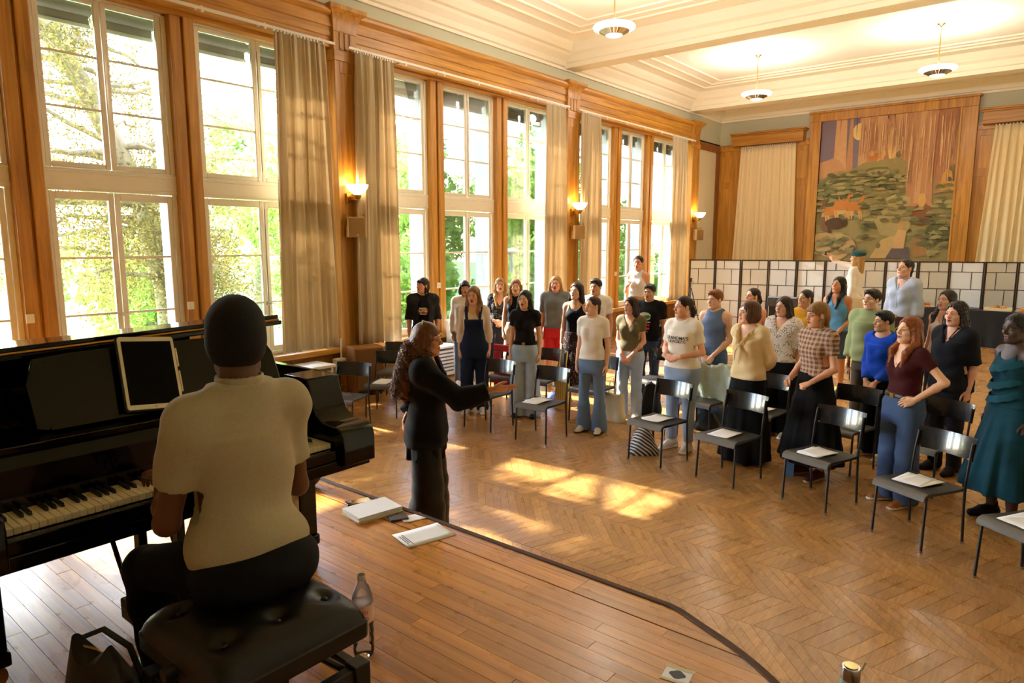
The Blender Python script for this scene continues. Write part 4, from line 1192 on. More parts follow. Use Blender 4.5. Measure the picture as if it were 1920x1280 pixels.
sheet('note_slip', -2.965, 2.672, .14, .10, radians(70), ZS + .001, 'small scribbled paper slip beside the dark notebook', 'paper', curl=.004)
# taped card near the front of the frame
cd = empty('taped_card', (-1.043, 2.283, ZS), radians(10), 'small white card with a grey oval taped to the stage boards', 'card')
MB().box(-.052, .052, -.047, .047, .0005, .0015).build('card', M_PAPER, cd)
b = MB(); b.prism([(.030 * cos(2 * pi * k / 22) * (1 + .10 * cos(8 * pi * k / 22)), .026 * sin(2 * pi * k / 22) * (1 + .1 * cos(8 * pi * k / 22))) for k in range(22)], .0015, .0018); b.build('grey_oval', plain('slate_ink', (84, 86, 90), .9), cd)
b = MB(); b.box(-.058, .058, .030, .052, .0016, .0019); b.box(-.056, .056, -.052, -.036, .0016, .0019); b.build('tape', plain('clear_tape', (196, 180, 138), .3, trans=.2), cd)
# water bottle beside the bench leg
M_PET = glass_mat('clear_plastic', (.93, .96, .98), 1.0, .02)
M_WATER = glass_mat('water', (.90, .95, .98), 1.0, 0)
wbt = empty('water_bottle', (-2.085, 1.60, ZS), 0.4, 'clear plastic water bottle with a red and white label beside the bench', 'bottle')
pf = [(0, .004), (.03, 0), (.040, .008), (.043, .03), (.041, .05), (.0435, .07), (.041, .09), (.0435, .11), (.041, .13), (.0435, .15), (.0435, .235), (.040, .26), (.028, .295), (.016, .315), (.0145, .33), (.0145, .345)]
MB().lathe(pf, 24).build('bottle_wall', M_PET, wbt, smooth=60)
MB().lathe([(0, .345), (.0165, .345), (.0165, .325), (.0155, .325)][::-1], 18).build('cap', plain('pale_cap', (210, 214, 220), .4), wbt, smooth=40)
M_LBL = plain('pink_bottle_label', (226, 190, 178), .5, var=.03)
MB().lathe([(.0442, .155), (.0442, .23)], 28).build('label', M_LBL, wbt, smooth=60)
def text_mesh(txt, size, name, mat, bold=False, align='CENTER'):
    cu = bpy.data.curves.new(name, 'FONT'); cu.body = txt; cu.size = size; cu.align_x = align; cu.align_y = 'CENTER'; cu.offset = .0006 if bold else 0
    cu.resolution_u = 3
    o = bpy.data.objects.new(name, cu); COL.objects.link(o)
    dg = bpy.context.evaluated_depsgraph_get(); dg.update()
    me = bpy.data.meshes.new_from_object(o.evaluated_get(dg))
    bpy.data.objects.remove(o)
    vs = [tuple(v.co) for v in me.vertices]; fs = [tuple(p.vertices) for p in me.polygons]
    b = MB(); b.add(vs, fs); return b
t_ = text_mesh('do', .034, 'label_text', M_TOMATO); t2 = text_mesh('an', .034, 'label_text', M_TOMATO)
for tt, z in ((t2, .205), (t_, .178)):
    tt.v = [(.0448 * cos(x / .0446 - .9), .0448 * sin(x / .0446 - .9), z + y) for x, y, zz in tt.v]
    tt.build('label_lettering', M_TOMATO, wbt)
# steel bottle at the front right corner and the plain box behind it
ZB = ZS
tbt = empty('steel_bottle', (-.418, 2.155, ZS), .5, 'pale teal steel bottle with a silver cap at the stage corner', 'bottle')
M_TEAL = plain('pale_teal_enamel', (136, 158, 148), .35, var=.03)
MB().lathe([(0, 0), (.037, 0), (.040, .006), (.040, .24), (.038, .27), (.030, .31), (.026, .325)], 28).build('body', M_TEAL, tbt, smooth=40)
MB().lathe([(.026, .325), (.0275, .326), (.0275, .362), (.0255, .366), (.0, .366)], 28).build('cap', M_SILVER, tbt, smooth=30)
MB().lathe([(0, .366), (.02, .367), (.02, .369), (0, .3695)], 24).build('cap_inlay', M_BRASS, tbt, smooth=30)
MB().tube([(.024, .012, .345), (.036, .016, .350), (.046, .02, .372)], .004, 8).build('carry_loop', plain('cream_cord', (216, 196, 150), .7), tbt)
# bag on the stage beside the bench
M_OLIVE = plain('black_olive_leather', (30, 30, 24), .5, var=.15, bump=.15, bscale=60)
bag = empty('shoulder_bag', (-2.30, .705, ZS), radians(15), 'dark olive black shoulder bag slumped on the stage beside the bench', 'bag')
b = MB(); n1, n2 = 28, 16; vs = []
for j in range(n2 + 1):
    t = j / n2; z = .37 * t
    for i in range(n1):
        a = 2 * pi * i / n1
        w = .165 * (1 - .5 * t ** 2.4) * (1 + .05 * sin(3 * a + 4 * t)); d = (.10 - .065 * t ** 2) * (1 + .10 * sin(5 * a + 6 * t))
        p = 2.4; ca, sa = cos(a), sin(a)
        vs.append((w * math.copysign(abs(ca) ** (2 / p), ca), d * math.copysign(abs(sa) ** (2 / p), sa) + .03 * sin(t * 3), z * (1 + .10 * cos(2 * a))))
fs = [(j * n1 + i, j * n1 + (i + 1) % n1, (j + 1) * n1 + (i + 1) % n1, (j + 1) * n1 + i) for j in range(n2) for i in range(n1)] + [tuple(reversed(range(n1))), tuple(range(n2 * n1, (n2 + 1) * n1))]
b.add(vs, fs).build('bag_body', M_OLIVE, bag, smooth=60)
MB().tube([(-.11, .02, .32), (-.12, .05, .36), (-.07, .09, .38), (.04, .10, .34), (.10, .09, .26), (.13, .08, .16)], .010, 8, flat=.5).build('strap', M_OLIVE, bag, smooth=60)
MB().tube([(-.09, .0, .375), (0, .02, .366), (.09, .0, .375)], .004, 6).build('zip', M_BRASS2, bag)

# ------------------------------------------------------------------ black chairs
M_CHB = plain('black_gloss_plywood', (20, 21, 22), .22, var=.15, scale=(5.0), coat=.4)
M_CHS = plain('black_vinyl_seat', (30, 29, 27), .45, var=.08)
M_LIP = plain('worn_seat_lip', (84, 76, 64), .6, var=.15, scale=20)
M_LEG = plain('black_steel_tube', (16, 16, 17), .35, var=.05)
chair0 = empty('chair', (0, 0, 0), label='x', cat='chair')
def make_chair(root):
    pr_ = [(-.205, .452), (-.12, .446), (0, .447), (.12, .453), (.20, .456), (.232, .446), (.246, .425), (.250, .398)]
    th = .011
    top = pr_; bot = [(y - (.010 if i > 4 else 0), z - (th if i < 6 else .002)) for i, (y, z) in enumerate(pr_)]
    vs = []; w = .222
    for sx in (-w, w): vs += [(sx, y, z) for y, z in top] + [(sx, y, z) for y, z in bot]
    n_ = len(pr_); N = 2 * n_; fs = []; mi = []
    for i in range(n_ - 1):
        fs += [(i, i + 1, N + i + 1, N + i), (n_ + i + 1, n_ + i, N + n_ + i, N + n_ + i + 1), (i + 1, i, n_ + i, n_ + i + 1), (N + i, N + i + 1, N + n_ + i + 1, N + n_ + i)]
        mi += [1 if i >= 4 else 0] * 4
    fs += [(0, N, N + n_, n_), (n_ - 1, N - 1, 2 * N - 1, N + n_ - 1)]; mi += [0, 1]
    b = MB(); b.add(vs, fs); b.m = mi
    b.build('seat', [M_CHS, M_LIP], root, smooth=50, bevel=.003, seg=1)
    b = MB(); n_ = 14; vs = []
    for zi, (z, off) in enumerate(((.655, 0), (.70, -.006), (.78, -.022), (.825, -.034))):
        for s_ in (0, 1):
            for i in range(n_ + 1):
                x = -.236 + .472 * i / n_
                y = -.235 - .045 * (1 - (x / .236) ** 2) + off - (.009 if s_ else 0)
                vs.append((x, y, z))
    R = 2 * (n_ + 1); fs = []
    for k in range(3):
        for i in range(n_):
            a = k * R + i; fs.append((a, a + R, a + R + 1, a + 1)); c = k * R + n_ + 1 + i; fs.append((c, c + 1, c + R + 1, c + R))
        fs.append((k * R, k * R + n_ + 1, (k + 1) * R + n_ + 1, (k + 1) * R)); fs.append((k * R + n_, (k + 1) * R + n_, (k + 1) * R + 2 * n_ + 1, k * R + 2 * n_ + 1))
    for i in range(n_):
        fs.append((i, i + 1, n_ + 2 + i, n_ + 1 + i)); a = 3 * R + i; fs.append((a, a + n_ + 1, a + n_ + 2, a + 1))
    bk = MB().add(vs, fs).build('backrest', M_CHB, root, smooth=50)
    for sx in (-1, 1):
        MB().ball((sx * .20, -.242, .665), (.008, .004, .008), 8, 5).build('screw', M_SILVER, bk)
    for sx in (-1, 1):
        lg = MB().tube([(sx * .212, .222, 0.004), (sx * .207, .205, .40), (sx * .20, .19, .440)], .0105, 8).build('leg', M_LEG, root, smooth=50)
        MB().lathe([(0, 0), (.013, 0), (.013, .02)], 8, c=(sx * .212, .222, 0)).build('foot_cap', M_SILVER, lg)
        lg = MB().tube([(sx * .222, -.225, 0.004), (sx * .222, -.205, .30), (sx * .222, -.20, .46), (sx * .222, -.222, .64), (sx * .218, -.25, .79)], .0105, 8).build('leg', M_LEG, root, smooth=50)
        MB().lathe([(0, 0), (.013, 0), (.013, .02)], 8, c=(sx * .222, -.225, 0)).build('foot_cap', M_SILVER, lg)
    b = MB()
    for sx in (-1, 1): b.tube([(sx * .203, .195, .432), (sx * .218, -.202, .432)], .009, 6)
    b.tube([(-.203, .19, .434), (.203, .19, .434)], .009, 6); b.tube([(-.22, -.202, .432), (.22, -.202, .432)], .009, 6)
    b.build('seat_frame', M_LEG, root)
make_chair(chair0)
used = [0]
def chair(x, y, rz, label, z=0.0, group='black metal legged chairs'):
    o = chair0 if not used[0] else copy_tree(chair0)
    used[0] = 1
    return place(o, (x, y, z), radians(rz), label, group)
CH = [(-3.27, 6.45, 170, 'black chair with a paper at the feet of the woman in the lettered white shirt'), (-2.46, 6.37, 167.5, 'black chair with a paper before the woman in the cream blouse'),
      (-1.59, 6.29, 162, 'black chair with a paper before the person in the plaid blouse'), (-.78, 5.99, 152, 'black chair with a paper before the woman in the maroon top'),
      (-.04, 5.55, 145, 'black chair with a paper at the right edge, nearest the stage'), (-4.73, 6.32, 183.6, 'black chair with a paper before the conductor\'s outstretched hand'),
      (-5.55, 6.31, 182.6, 'black chair behind the conductor\'s outstretched sleeve'), (-7.04, 5.92, 210, 'black chair with a paper left of the conductor, nearest the piano'),
      (-7.62, 6.60, 212, 'black chair left of the conductor beside the tan speaker cabinet'), (-5.58, 7.47, 184, 'black chair with the yellow striped bag hanging from its back'),
      (-4.72, 7.42, 181, 'black chair behind the woman in the plain white shirt and flared jeans'), (-4.35, 8.46, 175, 'black chair before the man in the printed black shirt'),
      (-3.29, 7.65, 172, 'black chair with a pale green jacket over its back'), (-2.575, 7.55, 176, 'black chair with a paper behind the woman in the black skirt'),
      (-1.68, 7.42, 165, 'black chair before the person in the cobalt sweater'), (-.91, 7.31, 155, 'black chair behind the woman in the maroon top'),
      (-6.12, 7.45, 186, 'black chair with the red bag, behind the woman in overalls'), (-6.75, 5.02, 205, 'black chair beyond the piano rim under the curtain')]
for c in CH: chair(*c)
for k in range(4):
    words = ['lowest', 'second', 'third', 'topmost']
    chair(-6.05, 12.55, 160, 'black chair in the stack by the far bay, %s of four' % words[k], z=.115 * k, group='stacked black chairs')
# papers on the chair seats
for i in (0, 1, 2, 3, 4, 5, 7, 13):
    x, y, rz, lb = CH[i]
    a = radians(rz)
    dx, dy = rot2(.02, .02, a)
    for j in range(2):
        jx, jy = rot2(random.uniform(-.02, .03), random.uniform(-.03, .03), a)
        o = sheet('sheet_music', x + dx + jx, y + dy + jy, .21, .285, a + radians(random.uniform(-14, 14)), .458 + j * .0015, ' '.join((('upper' if j else 'lower') + ' white sheet on the ' + lb.replace(' with a paper', '').replace('black ', '', 1)).split()[:16]), 'sheet music', curl=.004, group='song sheets on the chairs')

# ------------------------------------------------------------------ bags, bottles and clothes among the chairs
def slump(name, loc, rz, w, d, h, mat, label, cat='bag', p=2.6, top=.35, wob=.08, seed=0, lean=0.0):
    e = empty(name, loc, rz, label, cat)
    b = MB(); n1, n2 = 26, 14; vs = []
    for j in range(n2 + 1):
        t = j / n2
        for i in range(n1):
            a = 2 * pi * i / n1; ca, sa = cos(a), sin(a)
            k = (1 - (1 - top) * t ** 2.2) * (.88 + .12 * sin(pi * min(1, t * 2.2 + .1)))
            q = 1 + wob * sin(3 * a + 5 * t + seed) + wob * .6 * sin(7 * a - 6 * t + seed * 2)
            vs.append((w * k * q * math.copysign(abs(ca) ** (2 / p), ca), d * k * q * math.copysign(abs(sa) ** (2 / p), sa) + lean * t, h * t * (1 + .06 * sin(2 * a + seed))))
    fs = [(j * n1 + i, j * n1 + (i + 1) % n1, (j + 1) * n1 + (i + 1) % n1, (j + 1) * n1 + i) for j in range(n2) for i in range(n1)] + [tuple(reversed(range(n1))), tuple(range(n2 * n1, (n2 + 1) * n1))]
    b.add(vs, fs).build('bag_body', mat, e, smooth=60)
    return e
def stripes(name, c1, c2, scale, axis='X', rough=.8):
    m, nt, bs = new_mat(name)
    tc = node(nt, 'ShaderNodeTexCoord'); wv = node(nt, 'ShaderNodeTexWave', wave_type='BANDS', bands_direction=axis); wv.inputs['Scale'].default_value = scale; wv.inputs['Distortion'].default_value = .4
    rp = node(nt, 'ShaderNodeValToRGB'); rp.color_ramp.interpolation = 'CONSTANT'; rp.color_ramp.elements[0].color = srgb(*c1); rp.color_ramp.elements[1].color = srgb(*c2); rp.color_ramp.elements[1].position = .5
    nt.links.new(tc.outputs['Object'], wv.inputs['Vector']); nt.links.new(wv.outputs['Fac'], rp.inputs[0]); nt.links.new(rp.outputs[0], bs.inputs['Base Color']); bs.inputs['Roughness'].default_value = rough
    return m
M_YEL = stripes('yellow_striped_canvas', (222, 176, 30), (232, 214, 150), 9, 'X')
M_TOTE = plain('cream_canvas_tote', (226, 216, 180), .9, var=.06, scale=14, bump=.2, bscale=80)
M_STR = stripes('black_white_striped_nylon', (206, 202, 196), (34, 34, 38), 11, 'DIAGONAL', .6)
M_RED = plain('red_canvas', (190, 22, 18), .7, var=.08)
M_GRNJ = cloth_mat('pale_green_nylon', (176, 188, 168), .15, rough=.35, weave=30, var=.15)
yb = slump('striped_bag', (-5.33, 7.62, .03), radians(0), .13, .06, .50, M_YEL, 'yellow and white striped bag hanging from a chair back', seed=1, top=.85, wob=.05)
for s_ in (-.05, .06): MB().tube([(s_, 0, .48), (s_ - .02, .02, .62), (s_ - .01, .04, .80)], .010, 6, flat=.4).build('strap', M_YEL, yb)
tt = slump('tote_bag', (-4.50, 7.60, .0), radians(-12), .19, .07, .36, M_TOTE, 'cream canvas tote bag on the floor beside a chair', seed=2, top=.9, wob=.03, p=4)
for s_ in (-.07, .05): MB().tube([(s_, -.03, .34), (s_ + .01, -.01, .52), (s_ + .04, .02, .56), (s_ + .08, .0, .34)], .008, 6, flat=.4).build('strap', M_TOTE, tt)
sb_ = slump('drawstring_bag', (-3.50, 6.57, .0), radians(35), .17, .12, .27, M_STR, 'black and white striped drawstring bag under the first white paper chair', seed=3, top=.3, wob=.06, lean=.06)
MB().tube([(.0, .05, .26), (.05, .06, .20), (.09, .09, .10), (.08, .12, .02)], .007, 6).build('cord', M_BLACKM, sb_)
bp_ = slump('backpack', (-4.25, 8.15, .0), radians(10), .15, .10, .42, M_BLACKF, 'black backpack on the floor right of the man in the printed shirt', seed=4, top=.6, wob=.04, p=3)
MB().tube([(-.04, .0, .40), (0, 0, .46), (.04, 0, .40)], .010, 6).build('strap', M_BLACKF, bp_)
bp2 = slump('rucksack', (-3.38, 7.98, .0), radians(0), .17, .13, .22, plain('slate_blue_black_nylon', (30, 36, 44), .6, var=.1), 'dark slate rucksack under the chair with the green jacket', seed=5, top=.6)
MB().tube([(-.05, .0, .2), (0, -.05, .25), (.06, 0, .2)], .010, 6).build('strap', M_BLACKF, bp2)
blb = slump('pouch', (-5.62, 7.85, .0), 0, .15, .10, .17, plain('royal_blue_nylon', (38, 52, 130), .6, var=.1), 'royal blue pouch on the floor behind the front chairs', seed=6, top=.5)
MB().tube([(-.05, 0, .16), (0, .02, .2), (.05, 0, .16)], .006, 6).build('cord', M_BLACKM, blb)
# red bag with a cut-out handle, hung on the chair behind the woman in overalls
rb = empty('red_bag', (-6.06, 7.33, .18), radians(4), 'big red tote bag with a cut out handle hanging on a chair', 'bag')
b = MB(); w, h = .26, .70
def slab(x0, x1, z0, z1): b.box(x0, x1, -.02, .02, z0, z1)
slab(-w, w, 0, .42); slab(-w, -w + .11, .42, .60); slab(w - .13, w, .42, .60); slab(-w, w, .60, h)
b.build('bag_body', M_RED, rb, bevel=.018, seg=3)
# jacket over chair
jk = empty('jacket', (-3.25, 7.78, 0), radians(172), 'pale green shiny jacket draped over a chair back', 'jacket')
b = MB(); vs = []; n1, n2 = 26, 20
for j in range(n2 + 1):
    t = j / n2; a = -1 + 2 * t
    for i in range(n1 + 1):
        s = i / n1; x = -.27 + .54 * s
        z = .845 - .48 * abs(a) ** 1.15 - .02 * sin(9 * s + 4 * t) + .008 * sin(31 * s - 9 * t); y = .01 + .085 * a * (1 + .4 * abs(a)) - .06 * (1 - (x / .27) ** 2) + .022 * sin(16 * s + 5 * a + 2 * sin(7 * t)) * (.3 + abs(a)) + .007 * sin(37 * s + 23 * t)
        vs.append((x * (1 + .06 * abs(a)), y - .04, z))
fs = [(j * (n1 + 1) + i, (j + 1) * (n1 + 1) + i, (j + 1) * (n1 + 1) + i + 1, j * (n1 + 1) + i + 1) for j in range(n2) for i in range(n1)]
o = b.add(vs, fs).build('jacket_body', M_GRNJ, jk, smooth=180); md = o.modifiers.new('thickness', 'SOLIDIFY'); md.thickness = .008
MB().tube([(-.25, -.02, .74), (-.28, .01, .62), (-.27, .03, .48), (-.24, .02, .34)], [.05, .055, .05, .04], 12).build('sleeve', M_GRNJ, jk, smooth=180)
sbw = empty('small_water_bottle', (-3.43, 6.98, 0), 0, 'small clear bottle with a green cap behind the striped bag', 'bottle')
MB().lathe([(0, 0), (.03, 0), (.032, .01), (.032, .17), (.014, .215), (.013, .225)], 16).build('bottle_wall', M_PET, sbw, smooth=60); MB().lathe([(.0145, .215), (.0145, .24), (0, .24)], 12).build('cap', plain('green_cap', (20, 120, 50), .4), sbw)
bcn = empty('blue_carton', (-2.02, 6.86, 0), .3, 'small pale blue carton on the floor behind the chair of the plaid blouse', 'carton')
MB().box(-.04, .04, -.03, .03, 0, .15).build('carton_body', plain('pale_blue_card', (90, 140, 186), .6), bcn, bevel=.004); MB().prism([(-.03, .15), (.03, .15), (0, .19)], -.038, .038, axis='x').build('gable_top', plain('pale_blue_card', (90, 140, 186), .6), bcn)
# ------------------------------------------------------------------ figures: bodies grown as one surface from a distance field
class Field:
    def __init__(s, lo, hi, c):
        s.c = c; s.lo = np.array(lo, np.float32)
        n = np.ceil((np.array(hi) - np.array(lo)) / c).astype(int) + 1
        s.ax = [(s.lo[i] + c * np.arange(n[i])).astype(np.float32) for i in range(3)]
        s.V = np.full(tuple(n), .08, np.float32)
    def sl(s, lo, hi):
        out = []
        for i in range(3):
            a = int(np.searchsorted(s.ax[i], lo[i])); b = int(np.searchsorted(s.ax[i], hi[i]))
            if b <= a: return None
            out.append(slice(a, b))
        return tuple(out)
    def grid(s, sl): return (s.ax[0][sl[0]][:, None, None], s.ax[1][sl[1]][None, :, None], s.ax[2][sl[2]][None, None, :])
    def mix(s, sl, d, k, op):
        v = s.V[sl]
        if op == 'u':
            if k > 0:
                h = np.clip(.5 + .5 * (v - d) / k, 0, 1); s.V[sl] = v * (1 - h) + d * h - k * h * (1 - h)
            else: s.V[sl] = np.minimum(v, d)
        else:                                   # subtract
            d = -d
            if k > 0:
                h = np.clip(.5 - .5 * (v - d) / k, 0, 1); s.V[sl] = v * (1 - h) + d * h + k * h * (1 - h)
            else: s.V[sl] = np.maximum(v, d)
    def cap(s, p0, p1, r0, r1=None, k=.0, op='u', sq=(1, 1, 1)):
        r1 = r0 if r1 is None else r1
        p0 = np.array(p0, float); p1 = np.array(p1, float); m = max(r0, r1) + k + 2.5 * s.c
        sl = s.sl(np.minimum(p0, p1) - m, np.maximum(p0, p1) + m)
        if sl is None: return s
        X, Y, Z = s.grid(sl); ab = p1 - p0; L = float(ab @ ab) + 1e-9
        t = np.clip(((X - p0[0]) * ab[0] + (Y - p0[1]) * ab[1] + (Z - p0[2]) * ab[2]) / L, 0, 1)
        d = np.sqrt(((X - p0[0] - t * ab[0]) / sq[0]) ** 2 + ((Y - p0[1] - t * ab[1]) / sq[1]) ** 2 + ((Z - p0[2] - t * ab[2]) / sq[2]) ** 2) - (r0 + (r1 - r0) * t)
        s.mix(sl, d.astype(np.float32), k, op); return s
    def ell(s, c, r, k=.0, op='u', rot=None):
        c = np.array(c, float); r = np.array(r, float); m = r.max() + k + 2.5 * s.c if rot is not None else r + k + 2.5 * s.c
        sl = s.sl(c - m, c + m)
        if sl is None: return s
        X, Y, Z = s.grid(sl); X = X - c[0]; Y = Y - c[1]; Z = Z - c[2]
        if rot is not None:
            R = np.array(rot); X, Y, Z = (R[0, 0] * X + R[1, 0] * Y + R[2, 0] * Z, R[0, 1] * X + R[1, 1] * Y + R[2, 1] * Z, R[0, 2] * X + R[1, 2] * Y + R[2, 2] * Z)
        k0 = np.sqrt((X / r[0]) ** 2 + (Y / r[1]) ** 2 + (Z / r[2]) ** 2); k1 = np.sqrt((X / r[0] ** 2) ** 2 + (Y / r[1] ** 2) ** 2 + (Z / r[2] ** 2) ** 2) + 1e-6
        s.mix(sl, (k0 * (k0 - 1) / k1).astype(np.float32), k, op); return s
    def stack(s, lv, z0=None, z1=None, k=.0, grow=0.0, loose=0.0, p=2.3, folds=None, op='u', shift=(0, 0)):
        """a body of elliptical levels: rows of z, half width, half depth, centre y"""
        lv = np.array(lv, float); z0 = lv[0, 0] if z0 is None else z0; z1 = lv[-1, 0] if z1 is None else z1
        zz = s.ax[2]; fine = np.linspace(lv[0, 0], lv[-1, 0], 120)
        def crv(i):
            v = np.interp(fine, lv[:, 0], lv[:, i]); kk = 9; vp = np.pad(v, kk, mode='edge'); v = np.convolve(vp, np.ones(2 * kk + 1) / (2 * kk + 1), 'valid')
            return np.interp(zz, fine, v)
        a, b, c = crv(1) + grow, crv(2) + grow, crv(3)
        if loose > 0:
            am, bm_ = a[(zz > z0) & (zz < z1)].max(), b[(zz > z0) & (zz < z1)].max()
            a = np.where(zz < 1.33, a + (am - a) * loose, a); b = np.where(zz < 1.33, b + (bm_ - b) * loose, b)
        m = 3 * s.c + k
        sl = s.sl((shift[0] - a.max() - m, c.min() + shift[1] - b.max() - m, z0 - m), (shift[0] + a.max() + m, c.max() + shift[1] + b.max() + m, z1 + m))
        if sl is None: return s
        X, Y, Z = s.grid(sl); A = a[sl[2]][None, None, :]; B = b[sl[2]][None, None, :]; Cc = c[sl[2]][None, None, :]
        X = X - shift[0]; Y = Y - shift[1]
        u, v = np.abs(X) / A, np.abs(Y - Cc) / B
        d = ((u ** p + v ** p) ** (1 / p) - 1) * np.minimum(A, B)
        if folds:
            n_, amp, zt, ph = folds
            th = np.arctan2(Y - Cc, X); w = np.clip((zt - Z) / max(.01, zt - z0), 0, 1)
            d = d - amp * w * (np.sin(n_ * th + ph + 1.5 * Z) + .4 * np.sin((n_ * 1.7) * th + 2 * ph - 2 * Z))
        d = np.maximum(d, np.maximum(z0 - Z, Z - z1))
        s.mix(sl, d.astype(np.float32), k, op); return s
    def below(s, z):           # keep only what is above z
        s.V = np.maximum(s.V, (z - s.ax[2])[None, None, :].astype(np.float32)); return s
    def above(s, z):
        s.V = np.maximum(s.V, (s.ax[2] - z)[None, None, :].astype(np.float32)); return s
    def ripple(s, amp, f, seed=0, lo=-9, hi=9):
        X, Y, Z = s.ax[0][:, None, None], s.ax[1][None, :, None], s.ax[2][None, None, :]
        n = np.sin(f * (X + .6 * Z) + seed) * np.sin(f * .8 * (Z - .5 * X) + 1.7 * seed + 2 * np.sin(f * .5 * Y)) + .6 * np.sin(1.9 * f * (Z + .35 * X + .3 * Y) + seed * 2.3)
        w = np.clip((Z - lo) / .03, 0, 1) * np.clip((hi - Z) / .03, 0, 1)
        s.V = s.V + (amp * n * w).astype(np.float32); return s
    def net(s):
        V = s.V; c = s.c; V = np.pad(V, 1, constant_values=.05); lo = s.lo - c
        S = V < 0; nx, ny, nz = V.shape
        acc = np.zeros((nx - 1, ny - 1, nz - 1, 3), np.float32); cnt = np.zeros((nx - 1, ny - 1, nz - 1), np.float32)
        quads = []
        I = [np.arange(k, dtype=np.float32) for k in V.shape]
        idxs = []
        for axis in range(3):
            a = [slice(None)] * 3; b = [slice(None)] * 3; a[axis] = slice(0, -1); b[axis] = slice(1, None)
            V0, V1 = V[tuple(a)], V[tuple(b)]; cr = S[tuple(a)] != S[tuple(b)]
            ii = np.argwhere(cr)
            v0 = V0[cr]; v1 = V1[cr]; t = v0 / (v0 - v1)
            P = ii.astype(np.float32); P[:, axis] += t
            o1, o2 = [k for k in range(3) if k != axis]
            for d1 in (0, 1):
                for d2 in (0, 1):
                    q = ii.copy(); q[:, o1] -= d1; q[:, o2] -= d2
                    ok = (q[:, o1] >= 0) & (q[:, o2] >= 0) & (q[:, 0] < nx - 1) & (q[:, 1] < ny - 1) & (q[:, 2] < nz - 1)
                    flat = np.ravel_multi_index(q[ok].T, cnt.shape)
                    for k in range(3): acc[..., k] += np.bincount(flat, P[ok, k], cnt.size).reshape(cnt.shape).astype(np.float32)
                    cnt += np.bincount(flat, minlength=cnt.size).reshape(cnt.shape).astype(np.float32)
            idxs.append((axis, o1, o2, ii, v0 < 0))
        used_ = cnt > 0
        num = np.full(cnt.shape, -1, np.int64); num[used_] = np.arange(int(used_.sum()))
        verts = acc[used_] / cnt[used_][:, None] * c + lo
        F = []
        for axis, o1, o2, ii, neg in idxs:
            cs = []
            for d1, d2 in ((1, 1), (0, 1), (0, 0), (1, 0)):
                q = ii.copy(); q[:, o1] -= d1; q[:, o2] -= d2
                cs.append(num[q[:, 0], q[:, 1], q[:, 2]])
            f = np.stack(cs, 1); flip = neg if axis != 1 else ~neg
            f[~flip] = f[~flip][:, ::-1]
            F.append(f)
        return verts.astype(np.float32), np.concatenate(F).astype(np.int32)

# --- shared shapes
FEM = [(.78, .152, .100, -.005), (.86, .170, .112, -.012), (.93, .164, .112, -.012), (1.00, .142, .097, -.004), (1.08, .118, .085, .002), (1.16, .118, .087, .004), (1.25, .130, .096, .006), (1.32, .138, .096, .003), (1.38, .138, .082, -.006), (1.42, .104, .066, -.011), (1.46, .056, .054, -.012)]
MAL = [(.78, .154, .102, -.005), (.86, .162, .108, -.010), (.93, .156, .108, -.008), (1.00, .147, .104, .0), (1.08, .142, .100, .002), (1.16, .147, .103, .004), (1.25, .157, .109, .006), (1.32, .162, .107, .002), (1.38, .158, .092, -.006), (1.42, .120, .074, -.012), (1.46, .062, .060, -.014)]
def hand_mesh(kind):
    """right hand: wrist at the origin, fingers along +x, thumb side +y, palm facing -z"""
    f = Field((-.045, -.06, -.085), (.215, .09, .05), .0042)
    f.cap((-.035, 0, 0), (.0, 0, 0), .024, .024, sq=(1, 1.1, .85))
    f.ell((.045, -.002, -.002), (.052, .041, .017), .012); f.cap((.02, .0, -.002), (.088, .026, 0), .017, .013, .012, sq=(1, 1, .9)); f.cap((.02, -.01, -.002), (.083, -.030, -.003), .017, .012, .012, sq=(1, 1, .9))
    curl = {'relaxed': (18, 26, 18), 'open': (4, 8, 6), 'fist': (62, 85, 60), 'flat': (-4, 4, 2)}[kind]
    for by, L, r, e_ in ((.029, .070, .0088, 0), (.0095, .080, .0090, 3), (-.0105, .074, .0086, 6), (-.029, .058, .0076, 10)):
        p = np.array([.086 - .25 * abs(by - .008), by, -.001]); a = 0
        spread = by * (2.2 if kind in ('open',) else .7)
        for sg, (fr, cu) in enumerate(zip((.45, .31, .24), curl)):
            a += radians(cu + (e_ if kind == 'relaxed' else 0))
            q = p + L * fr * np.array([cos(a), spread * .35 * cos(a), -sin(a)])
            f.cap(p, q, r * (1 - .10 * sg), r * (1 - .10 * (sg + 1)), .003); p = q
    th = {'relaxed': ((.018, .026, -.008), (.050, .048, -.018), (.080, .052, -.026), (.104, .046, -.032)), 'open': ((.018, .026, -.006), (.046, .056, -.008), (.070, .076, -.008), (.094, .088, -.006)),
          'fist': ((.018, .026, -.012), (.050, .044, -.032), (.076, .034, -.048), (.092, .014, -.052)), 'flat': ((.018, .026, -.008), (.048, .046, -.014), (.078, .052, -.018), (.104, .052, -.020))}[kind]
    for i in range(3): f.cap(th[i], th[i + 1], (.0155, .0120, .0100)[i], (.0120, .0100, .0080)[i], .006 if i == 0 else .002)
    return f.net()
HANDS = {k: hand_mesh(k) for k in ('relaxed', 'open', 'fist', 'flat')}
def unit(v): v = np.array(v, float); return v / np.linalg.norm(v)
def put_hand(kind, W, d, n, left, sc_=1.0):
    V, F = HANDS[kind]; V = V.copy() * sc_; F = F.copy()
    if left: V[:, 1] *= -1; F = F[:, ::-1]
    x = unit(d); z = -unit(np.array(n) - np.dot(n, x) * x); y = np.cross(z, x)
    return V @ np.stack([x, y, z]) + np.array(W), F

